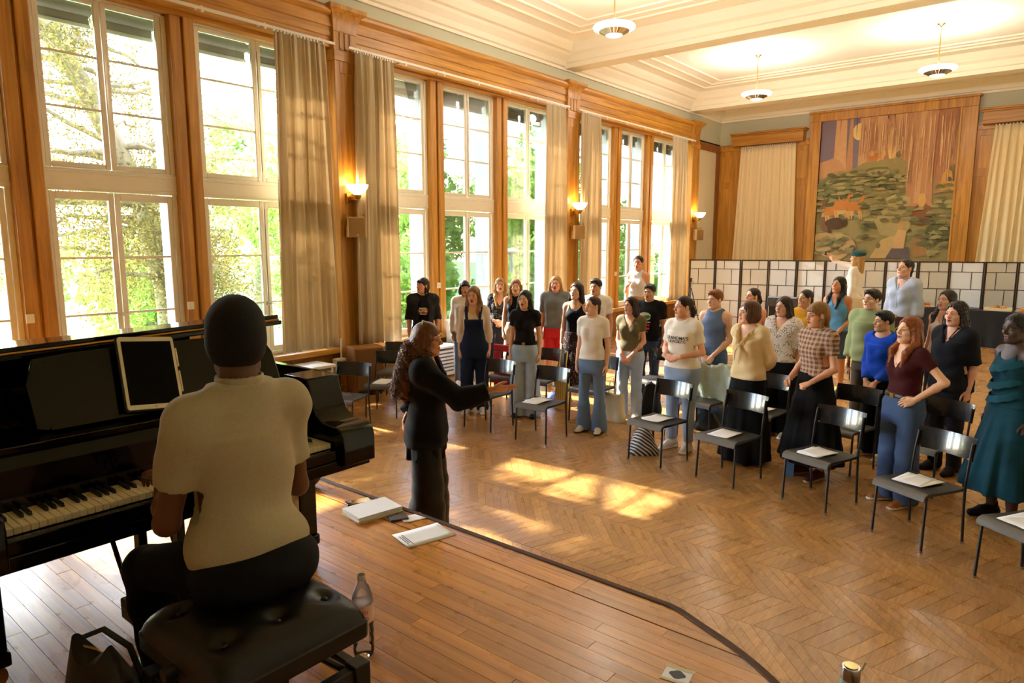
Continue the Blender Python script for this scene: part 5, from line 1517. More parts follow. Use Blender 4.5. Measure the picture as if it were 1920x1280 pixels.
def shoe_mesh(kind):
    f = Field((-.065, -.11, -.005), (.065, .20, .15), .0065)
    f.cap((0, -.045, .045), (0, .05, .05), .045, .048, sq=(.86, 1, 1)); f.cap((0, .05, .04), (.004, .135, .028), .046, .034, .03, sq=(.95, 1, .9)); f.cap((0, -.02, .06), (0, -.025, .115), .040, .038, .03, sq=(.9, 1.1, 1))
    if kind == 'trainer': f.cap((0, -.05, .014), (.003, .14, .012), .052, .050, .006, sq=(.88, 1, .5))
    if kind == 'boot': f.cap((0, -.025, .10), (0, -.025, .15), .046, .046, .02)
    f.below(.0)
    return f.net()
SHOES = {k: shoe_mesh(k) for k in ('trainer', 'flat', 'boot')}

def head_field(male=False, mouth=.5, cell=.0048, jaw=1.0):
    f = Field((-.10, -.125, -.165), (.10, .135, .135), cell)
    f.ell((0, -.018, .035), (.076, .094, .083)); f.ell((0, .026, -.045), (.057 * jaw, .060, .072), .035)
    f.ell((0, .064, -.094), (.024 * jaw, .020, .018), .03); f.cap((-.044 * jaw, .0, -.068), (-.02, .05, -.092), .018, .016, .03); f.cap((.044 * jaw, .0, -.068), (.02, .05, -.092), .018, .016, .03)
    for sx in (-1, 1):
        f.cap((sx * .012, .076, .026), (sx * .046, .060, .022), .011, .010, .014)       # brow
        f.ell((sx * .042, .056, -.026), (.022, .020, .020), .022)                        # cheek
        f.ell((sx * .031, .095, .006), (.017, .016, .0115), .010, 's')                   # socket
        f.ell((sx * .031, .0735, .006), (.0135, .0125, .0125), .002)                     # closed lid bulge
        f.ell((sx * .077, -.006, -.004), (.008, .019, .030), .006); f.ell((sx * .083, .0, .0), (.004, .008, .016), .004, 's')
    f.cap((0, .078, .014), (0, .102, -.022), .0075, .0115, .012); f.cap((-.011, .090, -.028), (.011, .090, -.028), .0085, .0085, .008)
    o = .004 + .012 * mouth
    f.cap((-.018, .081, -.057 + o * .45), (.018, .081, -.057 + o * .45), .0065, .0065, .006); f.cap((-.014, .079, -.064 - o * .6), (.014, .079, -.064 - o * .6), .0075, .0075, .006)
    f.ell((0, .094, -.060 - o * .1), (.015 - .003 * mouth, .016, max(.0018, o * .75)), .002, 's')
    f.cap((0, -.022, -.05), (0, -.028, -.15), .050 if not male else .056, .052 if not male else .060, .02)
    return f.net()
def hair_field(style, male=False, fringe=None, seed=0, cell=.0065):
    long_ = style in ('long', 'longback', 'longwave', 'curly', 'halfup')
    f = Field((-.15, -.19, -.40 if long_ else -.30), (.15, .15, .16), cell)
    if style in ('pony', 'tied', 'bun', 'buzz'): f.ell((0, -.019, .038), (.0805, .0985, .0875))
    else: f.ell((0, -.020, .040), (.084, .103, .092))
    FACE = lambda zc=-.030, rx=.080, rz=.131: f.ell((0, .150, zc), (rx, .130, rz), .012, 's')
    if style == 'short':
        f.below(-.045); f.ell((0, .06, -.05), (.12, .075, .085), .004, 's'); FACE(-.03, .090, .127); f.ell((0, .050, .092), (.055, .045, .026), .02)
    elif style == 'buzz':
        f.below(-.03); f.ell((0, .06, -.05), (.12, .075, .085), .004, 's'); FACE(-.026, .092, .130)
    elif style in ('pony', 'bun', 'tied'):
        f.below(-.06); f.ell((0, .055, -.055), (.12, .072, .088), .004, 's'); FACE(-.022, .094, .132)
        if style == 'pony': f.cap((0, -.105, .02), (0, -.135, -.06), .026, .032, .01); f.cap((0, -.135, -.06), (.03, -.10, -.22), .030, .012, .01)
        if style == 'tied': f.cap((0, -.10, -.02), (.02, -.105, -.12), .028, .024, .015); f.cap((.02, -.105, -.12), (.03, -.09, -.20), .024, .010, .01)
        if style == 'bun': f.ell((0, -.115, .035), (.036, .034, .036), .012)
    elif style in ('bob', 'mullet'):
        if style == 'bob': f.ell((0, -.035, -.03), (.094, .088, .090), .02)
        else: f.ell((0, -.045, -.02), (.086, .082, .075), .02)
        if style == 'bob': f.ell((-.078, .012, -.035), (.024, .045, .075), .02); f.ell((.078, .012, -.035), (.024, .045, .075), .02)
        if style == 'mullet': f.ell((0, .05, -.06), (.13, .062, .075), .004, 's'); f.ell((0, -.075, -.12), (.07, .035, .10), .03); f.cap((.07, .0, -.05), (.065, -.01, -.15), .022, .012, .015); f.cap((-.07, .0, -.05), (-.065, -.01, -.15), .022, .012, .015)
        else: f.below(-.115)
        FACE(-.032, .077, .130)
    elif long_:
        f.ell((0, -.045, -.05), (.090, .080, .105), .02)
        f.ell((0, -.085, -.17), (.095, .042, .16), .03)
        fr = style in ('long', 'longwave', 'halfup')
        for sx in (-1, 1):
            f.cap((sx * .076, .005, .01), (sx * .086, -.012, -.11), .026, .032, .02)
            f.cap((sx * .086, -.012, -.11), (sx * (.082 if fr else .09), .062 if fr else -.05, -.19), .032, .030, .02)
            f.cap((sx * (.082 if fr else .09), .062 if fr else -.05, -.19), (sx * .068, .088 if fr else -.07, -.34), .030, .014, .02)
        FACE(-.032, .076, .132)
        f.ell((0, .09, -.20), (.048, .09, .13), .01, 's')
    if fringe: f.ell((0, .064, .056), (.062, .024, .026 if fringe is True else fringe), .012)
    # strands: fine vertical relief
    X, Y, Z = f.ax[0][:, None, None], f.ax[1][None, :, None], f.ax[2][None, None, :]
    th = np.arctan2(X, -(Y + .01))
    if style == 'curly' or style == 'longwave':
        a = .006 if style == 'curly' else .003
        f.V = f.V + (a * (np.sin(70 * X + 9 * np.sin(40 * Z + seed)) * np.sin(75 * Z + 6 * np.sin(50 * Y)) + .6 * np.sin(17 * th + 30 * Z + seed))).astype(np.float32)
    else:
        f.V = f.V + (.0026 * np.sin(23 * th + 2.5 * np.sin(18 * Z + seed)) + .0016 * np.sin(51 * th + 8 * Z + 2 * np.sin(30 * Z)) + .006 * np.clip(-Z - .1, 0, .3) / .3 * np.sin(31 * th + 3 * seed)).astype(np.float32) * np.where(Z < .09, 1, .4).astype(np.float32)
    return f.net()

def skin_mat(rgb):
    nm = 'skin_%d_%d_%d' % rgb
    if nm in _mats: return _mats[nm]
    m = plain(nm, rgb, .48, spec=.4, var=.05, scale=18, bump=.05, bscale=300)
    b = m.node_tree.nodes['Principled BSDF']
    b.inputs['Subsurface Weight'].default_value = .12; b.inputs['Subsurface Radius'].default_value = (.03, .012, .006); b.inputs['Subsurface Scale'].default_value = .3
    return m
def hair_mat(rgb, rough=.45):
    rgb = tuple(int(c * .86) for c in rgb)
    nm = 'hair_%d_%d_%d' % rgb
    if nm in _mats: return _mats[nm]
    m, nt, b = new_mat(nm); c = srgb(*rgb)
    tc = node(nt, 'ShaderNodeTexCoord'); mp = node(nt, 'ShaderNodeMapping'); mp.inputs['Scale'].default_value = (60, 60, 5)
    nz = node(nt, 'ShaderNodeTexNoise'); nz.inputs['Scale'].default_value = 1.6; nz.inputs['Detail'].default_value = 5
    mx = node(nt, 'ShaderNodeMix', data_type='RGBA'); mx.inputs[6].default_value = tuple(x * .45 for x in c[:3]) + (1,); mx.inputs[7].default_value = tuple(min(1, x * 1.5) for x in c[:3]) + (1,)
    nt.links.new(tc.outputs['Object'], mp.inputs[0]); nt.links.new(mp.outputs[0], nz.inputs['Vector']); nt.links.new(nz.outputs['Fac'], mx.inputs[0]); nt.links.new(mx.outputs[2], b.inputs['Base Color'])
    b.inputs['Roughness'].default_value = rough; b.inputs['Specular IOR Level'].default_value = .35
    bp = node(nt, 'ShaderNodeBump'); bp.inputs['Strength'].default_value = .5; bp.inputs['Distance'].default_value = .006
    nt.links.new(nz.outputs['Fac'], bp.inputs['Height']); nt.links.new(bp.outputs[0], b.inputs['Normal'])
    _mats[nm] = m
    return m
def fabric(rgb, rough=.85, var=.06, scale=12, bump=.12): return plain('fabric_%d_%d_%d' % rgb, rgb, rough, spec=.2, var=var, scale=scale, bump=bump, bscale=240)
def denim(rgb): return plain('denim_%d_%d_%d' % rgb, rgb, .85, spec=.2, var=.22, scale=7, bump=.2, bscale=260)
def pattern_mat(name, kind, c1, c2, scale, c3=None):
    if name in _mats: return _mats[name]
    m, nt, b = new_mat(name); tc = node(nt, 'ShaderNodeTexCoord'); b.inputs['Roughness'].default_value = .85; b.inputs['Specular IOR Level'].default_value = .2
    mx = node(nt, 'ShaderNodeMix', data_type='RGBA'); mx.inputs[6].default_value = srgb(*c1); mx.inputs[7].default_value = srgb(*c2)
    if kind == 'dots':
        vo = node(nt, 'ShaderNodeTexVoronoi'); vo.inputs['Scale'].default_value = scale; vo.inputs['Randomness'].default_value = .35
        lt = node(nt, 'ShaderNodeMath', operation='LESS_THAN'); lt.inputs[1].default_value = .24
        nt.links.new(tc.outputs['Object'], vo.inputs['Vector']); nt.links.new(vo.outputs['Distance'], lt.inputs[0]); nt.links.new(lt.outputs[0], mx.inputs[0])
    elif kind == 'lace':
        vo = node(nt, 'ShaderNodeTexVoronoi', feature='DISTANCE_TO_EDGE'); vo.inputs['Scale'].default_value = scale
        n_ = node(nt, 'ShaderNodeTexNoise'); n_.inputs['Scale'].default_value = 9; n_.inputs['Detail'].default_value = 3
        lt = node(nt, 'ShaderNodeMath', operation='LESS_THAN'); lt.inputs[1].default_value = .05; gt = node(nt, 'ShaderNodeMath', operation='GREATER_THAN'); gt.inputs[1].default_value = .50; ml = node(nt, 'ShaderNodeMath', operation='MULTIPLY')
        nt.links.new(tc.outputs['Object'], vo.inputs['Vector']); nt.links.new(vo.outputs['Distance'], lt.inputs[0]); nt.links.new(tc.outputs['Object'], n_.inputs['Vector']); nt.links.new(n_.outputs['Fac'], gt.inputs[0])
        nt.links.new(lt.outputs[0], ml.inputs[0]); nt.links.new(gt.outputs[0], ml.inputs[1]); nt.links.new(ml.outputs[0], mx.inputs[0])
    elif kind == 'plaid':
        prev = None
        for ax, s_, w_ in (('X', scale, .5), ('Z', scale, .5), ('X', scale * 2.7, .12), ('Z', scale * 2.7, .12)):
            wv = node(nt, 'ShaderNodeTexWave', wave_type='BANDS', bands_direction=ax); wv.inputs['Scale'].default_value = s_
            gt = node(nt, 'ShaderNodeMath', operation='GREATER_THAN'); gt.inputs[1].default_value = .55; ml = node(nt, 'ShaderNodeMath', operation='MULTIPLY'); ml.inputs[1].default_value = w_
            nt.links.new(tc.outputs['Object'], wv.inputs['Vector']); nt.links.new(wv.outputs['Fac'], gt.inputs[0]); nt.links.new(gt.outputs[0], ml.inputs[0])
            if prev is None: prev = ml.outputs[0]
            else:
                ad = node(nt, 'ShaderNodeMath', operation='ADD'); nt.links.new(prev, ad.inputs[0]); nt.links.new(ml.outputs[0], ad.inputs[1]); prev = ad.outputs[0]
        nt.links.new(prev, mx.inputs[0])
    nt.links.new(mx.outputs[2], b.inputs['Base Color'])
    _mats[name] = m
    return m
M_LIPD = plain('mouth_inside', (52, 16, 14), .6, var=0)
M_EYEW = plain('eye_white', (226, 220, 210), .25, var=0)
M_IRIS = plain('dark_iris', (38, 24, 16), .2, var=0)

def person(spec):
    """one figure: a continuous skin body with clothing, hair and shoes as its parts"""
    g_ = spec.get
    male = g_('male', False); w = g_('w', 1.0); h = spec['h']; S = h / 1.70
    cell = g_('cell', .013); seed = g_('seed', int(abs(spec['pos'][0] * 37 + spec['pos'][1] * 91)))
    LV = [(z, a * (w if z < 1.36 else 1 + (w - 1) * .4), b * (w if z < 1.36 else 1 + (w - 1) * .4), c) for z, a, b, c in (MAL if male else FEM)]
    sw = (.168 if male else .144) * (1 + (w - 1) * .45)
    sit = g_('sit', False)
    SH = {s_: np.array([s_ * sw, -.010, 1.385]) for s_ in (-1, 1)}
    st_ = g_('stance', .095)
    HIP = {s_: np.array([s_ * .085 * w, -.005, .90]) for s_ in (-1, 1)}
    if sit: KNEE = {s_: np.array([s_ * .15, .40, .79]) for s_ in (-1, 1)}; ANK = {s_: np.array([s_ * .13, .37, .43]) for s_ in (-1, 1)}
    else: KNEE = {s_: np.array([s_ * (st_ + .008), .012, .48]) for s_ in (-1, 1)}; ANK = {s_: np.array([s_ * st_ * 1.08, -.018, .085]) for s_ in (-1, 1)}
    # --- arms
    ARM = {}
    for s_, key in ((1, 'R'), (-1, 'L')):
        po = g_('arm' + key, 'side'); sh = SH[s_]; hk = 'relaxed'
        if po == 'side': E = sh + [s_ * .045, -.03, -.285]; W = E + [s_ * .012, .06, -.235]; d = (0, .12, -1); n = (-s_, 0, 0)
        elif po == 'clasp': E = sh + [s_ * .055, -.02, -.28]; W = np.array([s_ * .072, .185, .99 + .03 * (s_ > 0)]); d = (-s_ * .85, .25, -.35); n = (0, -.9, -.3)
        elif po == 'clasphigh': E = sh + [s_ * .075, -.01, -.275]; W = np.array([s_ * .075, .215, 1.07]); d = (-s_ * .9, .2, -.2); n = (0, -.8, -.5)
        elif po == 'low': E = sh + [s_ * .035, -.005, -.29]; W = np.array([s_ * .06, .16, .90]); d = (-s_ * .5, .25, -.8); n = (0, -1, -.2)
        elif po == 'hip': E = sh + [s_ * .17, -.10, -.21]; W = np.array([s_ * .185, .055, 1.005]); d = (-s_ * .5, .75, -.42); n = (-s_ * .8, -.3, -.5); hk = 'relaxed'
        elif po == 'back': E = sh + [s_ * .055, -.09, -.26]; W = np.array([s_ * .07, -.175, .98]); d = (-s_ * .8, -.1, -.5); n = (0, 1, 0)
        elif po == 'fist': E = sh + [s_ * .05, -.03, -.28]; W = E + [-s_ * .03, .20, -.15]; d = (-s_ * .25, .8, -.5); n = (-s_ * .9, 0, -.2); hk = 'fist'
        elif po == 'fistlow': E = sh + [s_ * .055, -.01, -.29]; W = E + [-s_ * .10, .19, -.13]; d = (-s_ * .55, .75, -.4); n = (-s_ * .3, -.2, -.9); hk = 'fist'
        elif po == 'chest': E = sh + [s_ * .06, .0, -.27]; W = E + [-s_ * .07, .19, .11]; d = (-s_ * .55, .35, .7); n = (-s_ * .4, -.9, 0)
        else: E, W, d, n, hk = [np.array(q, float) if not isinstance(q, str) else q for q in po]
        if g_('hand' + key): hk = spec['hand' + key]
        ARM[s_] = (sh, np.array(E, float), np.array(W, float), d, n, hk)
    ar = (1.0 if male else .86) * (1 + (w - 1) * .6)
    def arm_caps(f, s_, t=2.0, grow=0.0, k=.02, end=None):
        """t: 0..1 upper arm, 1..2 forearm"""
        sh, E, W, *_ = ARM[s_]
        f.cap(sh + [-s_ * .012, 0, -.005], sh + [s_ * .006, 0, -.02], .052 * ar + grow, .050 * ar + grow, k + .02)
        u = min(1, t)
        ra, rb = .047 * ar + grow, .038 * ar + grow
        f.cap(sh, sh + (E - sh) * u, ra, ra + (rb - ra) * u if end is None or t > 1 else end, k)
        if t > 1:
            v = t - 1; M1 = E + (W - E) * min(.3, v)
            f.cap(E, M1, rb, .0385 * ar + grow, k)
            r2 = .0385 * ar + grow; r3 = .026 * ar + grow
            if v > .3:
                q = (v - .3) / .7; f.cap(M1, E + (W - E) * v, r2, (r2 + (r3 - r2) * q) if end is None else end, k)
    # --- the body
    zb = min(.0, ANK[1][2] - .1)
    xr = max(abs(ARM[1][1][0]), abs(ARM[-1][1][0]), abs(ARM[1][2][0]), abs(ARM[-1][2][0])) + .1
    yr = max(ARM[1][2][1], ARM[-1][2][1], .14 if not sit else .55) + .09; yl = min(ARM[1][1][1], ARM[-1][1][1], ARM[1][2][1], ARM[-1][2][1], -.14) - .08
    zt = max(1.56, ARM[1][2][2] + .1, ARM[-1][2][2] + .1)
    xr = max(xr, .3)
    f = Field((-xr, yl, .0 if not sit else .36), (xr, yr, zt), cell)
    f.stack(LV, k=.0)
    bust = g_('bust', 0.0 if male else 1.0)
    def busts(f, grow=0.0):
        if bust > 0:
            for s_ in (-1, 1): f.ell((s_ * .062 * w, .070, 1.25), (.053 * bust * w + grow, .046 * bust + grow, .058 * bust + grow), .035)
        elif male and bust is not None and not g_('flat'): f.ell((0, .058, 1.28), (.125 + grow, .048 + grow, .07 + grow), .05)
    busts(f)
    f.cap((0, -.016, 1.38), (0, -.010, 1.52), .056 if male else .050, .056 if male else .049, .035)
    for s_ in (-1, 1):
        f.cap((0, -.02, 1.44), SH[s_] + [0, -.005, .015], .034, .030, .045)          # trapezius
        arm_caps(f, s_)
        hp, kn, an = HIP[s_], KNEE[s_], ANK[s_]
        f.cap(hp, kn, .086 * w, .056, .03); f.cap(kn, kn + (an - kn) * .3, .054, .057, .02); f.cap(kn + (an - kn) * .3, an, .057, .036, .02)
    if sit: f.ell((0, -.06, .88), (.19, .14, .11), .04)
    bV, bF = f.net()
    # --- head
    hx, hp_ = g_('head', (0, 0)); ch, shh = cos(radians(hx)), sin(radians(hx)); cp, sp_ = cos(radians(hp_)), sin(radians(hp_))
    Rh = np.array([[ch, -shh, 0], [shh, ch, 0], [0, 0, 1]]) @ np.array([[1, 0, 0], [0, cp, -sp_], [0, sp_, cp]])
    hs = g_('hs', 1.0)
    def headx(V): return ((V * hs - [0, -.02, -.11]) @ Rh.T + [0, -.02, -.11]) + [0, .012, 1.587]
    hV, hF = head_field(male, g_('mouth', .6), g_('hcell', .0050), g_('jaw', 1.06 if male else 1.0))
    cen = hV[hF].mean(1)
    o = .004 + .012 * g_('mouth', .6)
    hmi = np.zeros(len(hF), np.int32)
    lip = ((cen[:, 0] / .024) ** 2 + ((cen[:, 2] + .060) / (.0085 + o)) ** 2 < 1) & (cen[:, 1] > .070); hmi[lip] = 1
    mth = ((cen[:, 0] / .0155) ** 2 + ((cen[:, 2] + .060 + o * .1) / max(.0022, o * .82)) ** 2 < 1) & (cen[:, 1] > .060) & (cen[:, 1] < .0845); hmi[mth] = 2
    parts = [(bV, bF, np.zeros(len(bF), np.int32)), (headx(hV), hF, hmi)]
    for s_ in (-1, 1):
        _, E, W, d, n, hk = ARM[s_]
        V, F = put_hand(hk, W, d, n, s_ < 0, g_('handscale', 1.0 if male else .92)); parts.append((V, F, np.zeros(len(F), np.int32)))
    # eyes and brows
    e = MB()
    for s_ in (-1, 1):
        if g_('eyes', True):
            e.ball((s_ * .031, .0775, .0055), (.0118, .0100, .0062), 10, 8, 3); e.ball((s_ * .031, .0868, .0055), (.0048, .0022, .0048), 8, 6, 4)
            e.tube([(s_ * .018, .0865, .011), (s_ * .031, .0895, .0135), (s_ * .044, .083, .009)], [.001, .0016, .001], 5, 5)
        e.tube([(s_ * .013, .0915, .0255), (s_ * .030, .088, .031), (s_ * .048, .073, .0255)], [.0022, .0030, .0014], 6, 5)
    eF3 = []
    ev = headx(np.array(e.v)); 
    allV = []; allF = []; allM = []; off = 0
    for V, F, mi in parts: allV.append(V); allF.append(F + off); allM.append(mi); off += len(V)
    eq = [(tuple(i + off for i in f_) + ((f_[-1] + off,) if len(f_) == 3 else ())) for f_ in e.f if len(f_) == 4]
    eM = [m_ for f_, m_ in zip(e.f, e.m) if len(f_) == 4]
    allV.append(ev); allF.append(np.array(eq, np.int32)); allM.append(np.array(eM, np.int32))
    skin = spec['skin']; hc = g_('hair', ('short', (40, 28, 20)))[1]
    lipc = g_('lip', tuple(int(a * b_) for a, b_ in zip(skin, (.84, .60, .60))))
    body = mesh_np('person', np.concatenate(allV) * S, np.concatenate(allF), [skin_mat(skin), plain('lip_%d_%d_%d' % lipc, lipc, .4, var=.05), M_LIPD, M_EYEW, M_IRIS, hair_mat(tuple(int(c * .8) for c in hc))], np.concatenate(allM))
    tag(body, spec['label'], 'person')
    px_, py_ = spec['pos'][:2]; pz_ = spec['pos'][2] if len(spec['pos']) > 2 else 0.0
    body.location = (px_, py_, pz_)
    fx, fy = spec['face']; body.rotation_euler = (0, 0, atan2(fy - py_, fx - px_) - pi / 2)
    def part(name, VF, mat, lab=None, smooth=True):
        o_ = mesh_np(name, VF[0] * S, VF[1], mat, parent=body, smooth=smooth)
        if lab: o_['label'] = lab
        return o_
    def mbpart(name, mb, mat, lab=None, smooth=50):
        mb.v = [tuple(S * c for c in p) for p in mb.v]
        o_ = mb.build(name, mat, body, smooth=smooth)
        if lab: o_['label'] = lab
        return o_
    # --- lower clothing
    bo = g_('bottom')
    if bo:
        k_ = bo['kind']; wz = bo.get('waist', 1.02); gm = bo.get('grow', .012)
        fl = Field((-.42, -.36 if not sit else -.30, .0 if not sit else .38), (.42, .36 if not sit else .62, wz + .03), bo.get('cell', cell * .95))
        if k_ == 'skirt':
            zh = bo['hem']; wa = bo.get('flare', .30)
            lv = [(zh, wa, wa * .82, -.01), (zh + (.90 - zh) * .5, (wa + .19) / 2, (wa * .82 + .14) / 2, -.01), (.90, .186 * w, .130 * w, -.010), (.96, .172 * w, .122 * w, -.008), (wz, LV[3][1] + gm, LV[3][2] + gm, -.002)]
            fl.stack(lv, folds=(bo.get('n', 9), bo.get('amp', .014), .92, seed), p=2.1)
        else:
            fl.stack([(.74, .150 * w, .100, -.005)] + [r for r in LV if r[0] <= 1.1], z0=.755, z1=wz, grow=gm)
            hem = bo.get('hem', .035); flare = bo.get('flare', .062); kn_r = bo.get('knee', .066)
            for s_ in (-1, 1):
                hp, kn, an = HIP[s_], KNEE[s_], ANK[s_] * 1.0
                an2 = an + (np.array([0, 0, -.03]) if not sit else np.array([0, 0, -.01]))
                fl.cap(hp, kn, .088 * w + gm, kn_r, .025)
                if k_ != 'shorts': fl.cap(kn, kn + (an2 - kn) * .35, kn_r, kn_r + (flare - kn_r) * .25 + .002, .02); fl.cap(kn + (an2 - kn) * .35, an2, kn_r + (flare - kn_r) * .25 + .002, flare, .02, sq=(1, 1.12, 1))
            if sit: fl.ell((0, -.06, .88), (.205, .155, .12), .04)
            if not sit: fl.below(hem)
        fl.ripple(bo.get('rip', .0022), 26, seed, .0, wz - .04)
        fl.above(wz)
        part({'skirt': 'skirt', 'shorts': 'shorts'}.get(k_, 'trousers'), fl.net(), bo['mat'])
        if bo.get('belt'):
            bl = Field((-.26, -.22, wz - .06), (.26, .22, wz + .03), .0095)
            bl.stack([r for r in LV], z0=wz - .040, z1=wz + .002, grow=gm + .009)
            part('belt', bl.net(), bo['belt'])
            zc = wz - .019; mbk = MB(); yb_ = np.interp(wz - .02, [r[0] for r in LV], [r[2] + r[3] for r in LV]) + gm + .012
            mbk.box(-.022, .022, yb_ - .004, yb_ + .004, zc - .019, zc + .019); mbpart('buckle', mbk, M_BRASS2 if not bo.get('silver') else M_SILVER)
    # --- upper clothing
    for ti, to in enumerate(g_('tops', [])):
        gr = to.get('grow', .011); hem = to.get('hem', .96); zt_ = to.get('top', 1.47); sl_ = to.get('sleeve', .55)
        ft = Field((-xr - .06, yl - .06, max(.3, hem - .05)), (xr + .06, yr + .03, 1.52), to.get('cell', cell * .95))
        LT = [(z, a + (.011 if z < 1.06 and hem < 1.0 else 0), b + (.011 if z < 1.06 and hem < 1.0 else 0), c) for z, a, b, c in LV]
        ft.stack(LT, z0=hem, z1=zt_, grow=gr, loose=to.get('loose', .25) * .65)
        if bust: busts(ft, gr)
        elif male: busts(ft, gr)
        for s_ in (-1, 1):
            ft.cap((0, -.02, 1.44), SH[s_] + [0, -.005, .015], .034 + gr, .030 + gr, .045)
            if sl_ > 0: arm_caps(ft, s_, sl_, gr + to.get('puff', .006) * .6, .03, to.get('cuff'))
            elif sl_ == 0: ft.cap(SH[s_] + [-s_ * .02, 0, 0], SH[s_] + [-s_ * .005, 0, -.02], .050 * ar + gr, None, .02)
        if sit: ft.ell((0, -.02, .96), (.19, .14, .10), .05)
        ft.ripple(to.get('rip', .0038), to.get('rf', 24), seed + 3, hem, 1.40)
        ft.below(hem)
        if sl_ > 0:   # clean cuffs: cut beyond the end of the sleeve
            for s_ in (-1, 1):
                sh, E, W, *_ = ARM[s_]
                if sl_ <= 1: p_, q_ = sh + (E - sh) * sl_, unit(E - sh)
                else: p_, q_ = E + (W - E) * (sl_ - 1), unit(W - E)
                m_ = .12; slc = ft.sl(p_ - m_, p_ + m_)
                if slc is not None:
                    X, Y, Z = ft.grid(slc); ds = (X - p_[0]) * q_[0] + (Y - p_[1]) * q_[1] + (Z - p_[2]) * q_[2]
                    rad = np.sqrt(np.maximum(0, (X - p_[0]) ** 2 + (Y - p_[1]) ** 2 + (Z - p_[2]) ** 2 - ds ** 2))
                    ft.V[slc] = np.where((ds > 0) & (rad < .047 * ar + gr + to.get('puff', .006) + .016) & (ds < .11), np.maximum(ft.V[slc], ds), ft.V[slc])
        nk = to.get('neck', 'crew')
        if nk == 'crew': ft.ell((0, .012, 1.495), (.072, .082, .062), .0, 's')
        elif nk == 'wide': ft.ell((0, .03, 1.475), (.105, .10, .075), .0, 's')
        elif nk == 'scoop': ft.ell((0, .055, 1.45), (.090, .12, .115), .0, 's'); ft.ell((0, -.05, 1.49), (.085, .10, .07), 0, 's')
        elif nk == 'v' or nk == 'vdeep':
            zv = 1.30 if nk == 'v' else 1.255
            X, Y, Z = ft.ax[0][:, None, None], ft.ax[1][None, :, None], ft.ax[2][None, None, :]
            a_ = .52; dv = (np.abs(X) * cos(a_) - (Z - zv) * sin(a_)) + 0 * Y
            dv = np.maximum(dv, -Y - .005); ft.V = np.maximum(ft.V, -dv.astype(np.float32)); ft.ell((0, .0, 1.495), (.074, .09, .062), .0, 's')
        elif nk == 'high': ft.cap((0, -.012, 1.40), (0, -.006, 1.475), .060, .058, .02); ft.above(1.475)
        if to.get('strap'):          # bare shoulders: cut wide armholes, leave straps
            sx_ = to['strap']
            for s_ in (-1, 1): ft.ell((s_ * (sx_ + .075), -.0, 1.405), (.075, .16, .12 if to.get('deep') is None else to['deep']), .0, 's')
        if to.get('cut'): to['cut'](ft)
        part(to.get('name', 'shirt'), ft.net(), to['mat'], to.get('lab'))
    # --- shoes
    sk = g_('shoes')
    if sk:
        V, F = SHOES[sk[0]]; cen = V[F].mean(1); mi = (cen[:, 2] < .022).astype(np.int32)
        for s_ in (-1, 1):
            a = radians(-s_ * 10); R = np.array([[cos(a), -sin(a), 0], [sin(a), cos(a), 0], [0, 0, 1]])
            an = ANK[s_]; base = np.array([an[0], an[1] + .02, 0 if not sit else an[2] - .09])
            V2 = V @ R.T + base
            mesh_np('shoe', V2 * S, F, [fabric(sk[1], .5), fabric(sk[2], .5)], mi, parent=body)
    # --- hair
    hs_ = spec.get('hair')
    if hs_:
        V, F = hair_field(hs_[0], male, hs_[2] if len(hs_) > 2 else None, seed, g_('haircell', .0065))
        part('hair', (headx(V * 1.0), F), hair_mat(hs_[1]))
    # --- glasses, necklace
    if g_('glasses'):
        b = MB()
        for s_ in (-1, 1):
            ring = [(s_ * .031 + .0195 * cos(t), .1005 - abs(.0195 * cos(t) * .25 * 1) + (-.004 if s_ * cos(t) > 0 else 0), .004 + .0165 * sin(t)) for t in np.linspace(0, 2 * pi, 17)]
            b.tube(ring, .0011, 5, cap=False); b.tube([(s_ * .0505, .094, .008), (s_ * .076, .05, .008), (s_ * .081, -.004, .006)], .0011, 5)
        b.tube([(-.0115, .1005, .006), (0, .1035, .009), (.0115, .1005, .006)], .0011, 5)
        b.v = [tuple(p) for p in headx(np.array([tuple(v) for v in b.v]))]
        mbpart('glasses', b, spec['glasses'])
    if g_('necklace'):
        b = MB(); zn = spec['necklace']
        pts = [(.062 * cos(t), -.01 + .065 * sin(t), 1.445) for t in np.linspace(pi, 2 * pi, 6)]
        fr = [(-.06, .02, 1.43), (-.045, .075, 1.39), (-.02, .095, zn + .03), (0, .104, zn), (.02, .095, zn + .03), (.045, .075, 1.39), (.06, .02, 1.43)]
        b.tube(fr, .0016, 5); b.ball((0, .108, zn - .008), (.009, .004, .010), 10, 6)
        mbpart('necklace', b, M_BRASS)
    return body, S, part, mbpart, LV, headx
# ------------------------------------------------------------------ the people
from mathutils.bvhtree import BVHTree
CONDUCTOR = (-3.66, 3.47)
FAIR, ROSY, OLIVEY, TAN_, BROWN, DEEP = (226, 178, 146), (222, 166, 136), (206, 154, 116), (190, 134, 94), (104, 64, 42), (66, 42, 34)
BLOND, DBLOND, LBROWN, DBROWN, BLK, AUB = (196, 154, 92), (158, 112, 62), (110, 70, 40), (48, 30, 20), (20, 17, 17), (142, 70, 28)
W_TEE = fabric((230, 224, 214)); B_TEE = fabric((12, 12, 14)); JEANL = denim((172, 190, 212)); JEANM = denim((108, 132, 168)); JEAND = denim((44, 60, 92)); BLKP = fabric((7, 7, 8)); NAVY = denim((24, 36, 66))
M_GLS = plain('thin_dark_glasses', (40, 34, 32), .3, metal=.5, var=0); M_GLSR = plain('red_brown_glasses', (110, 44, 34), .35, var=0)
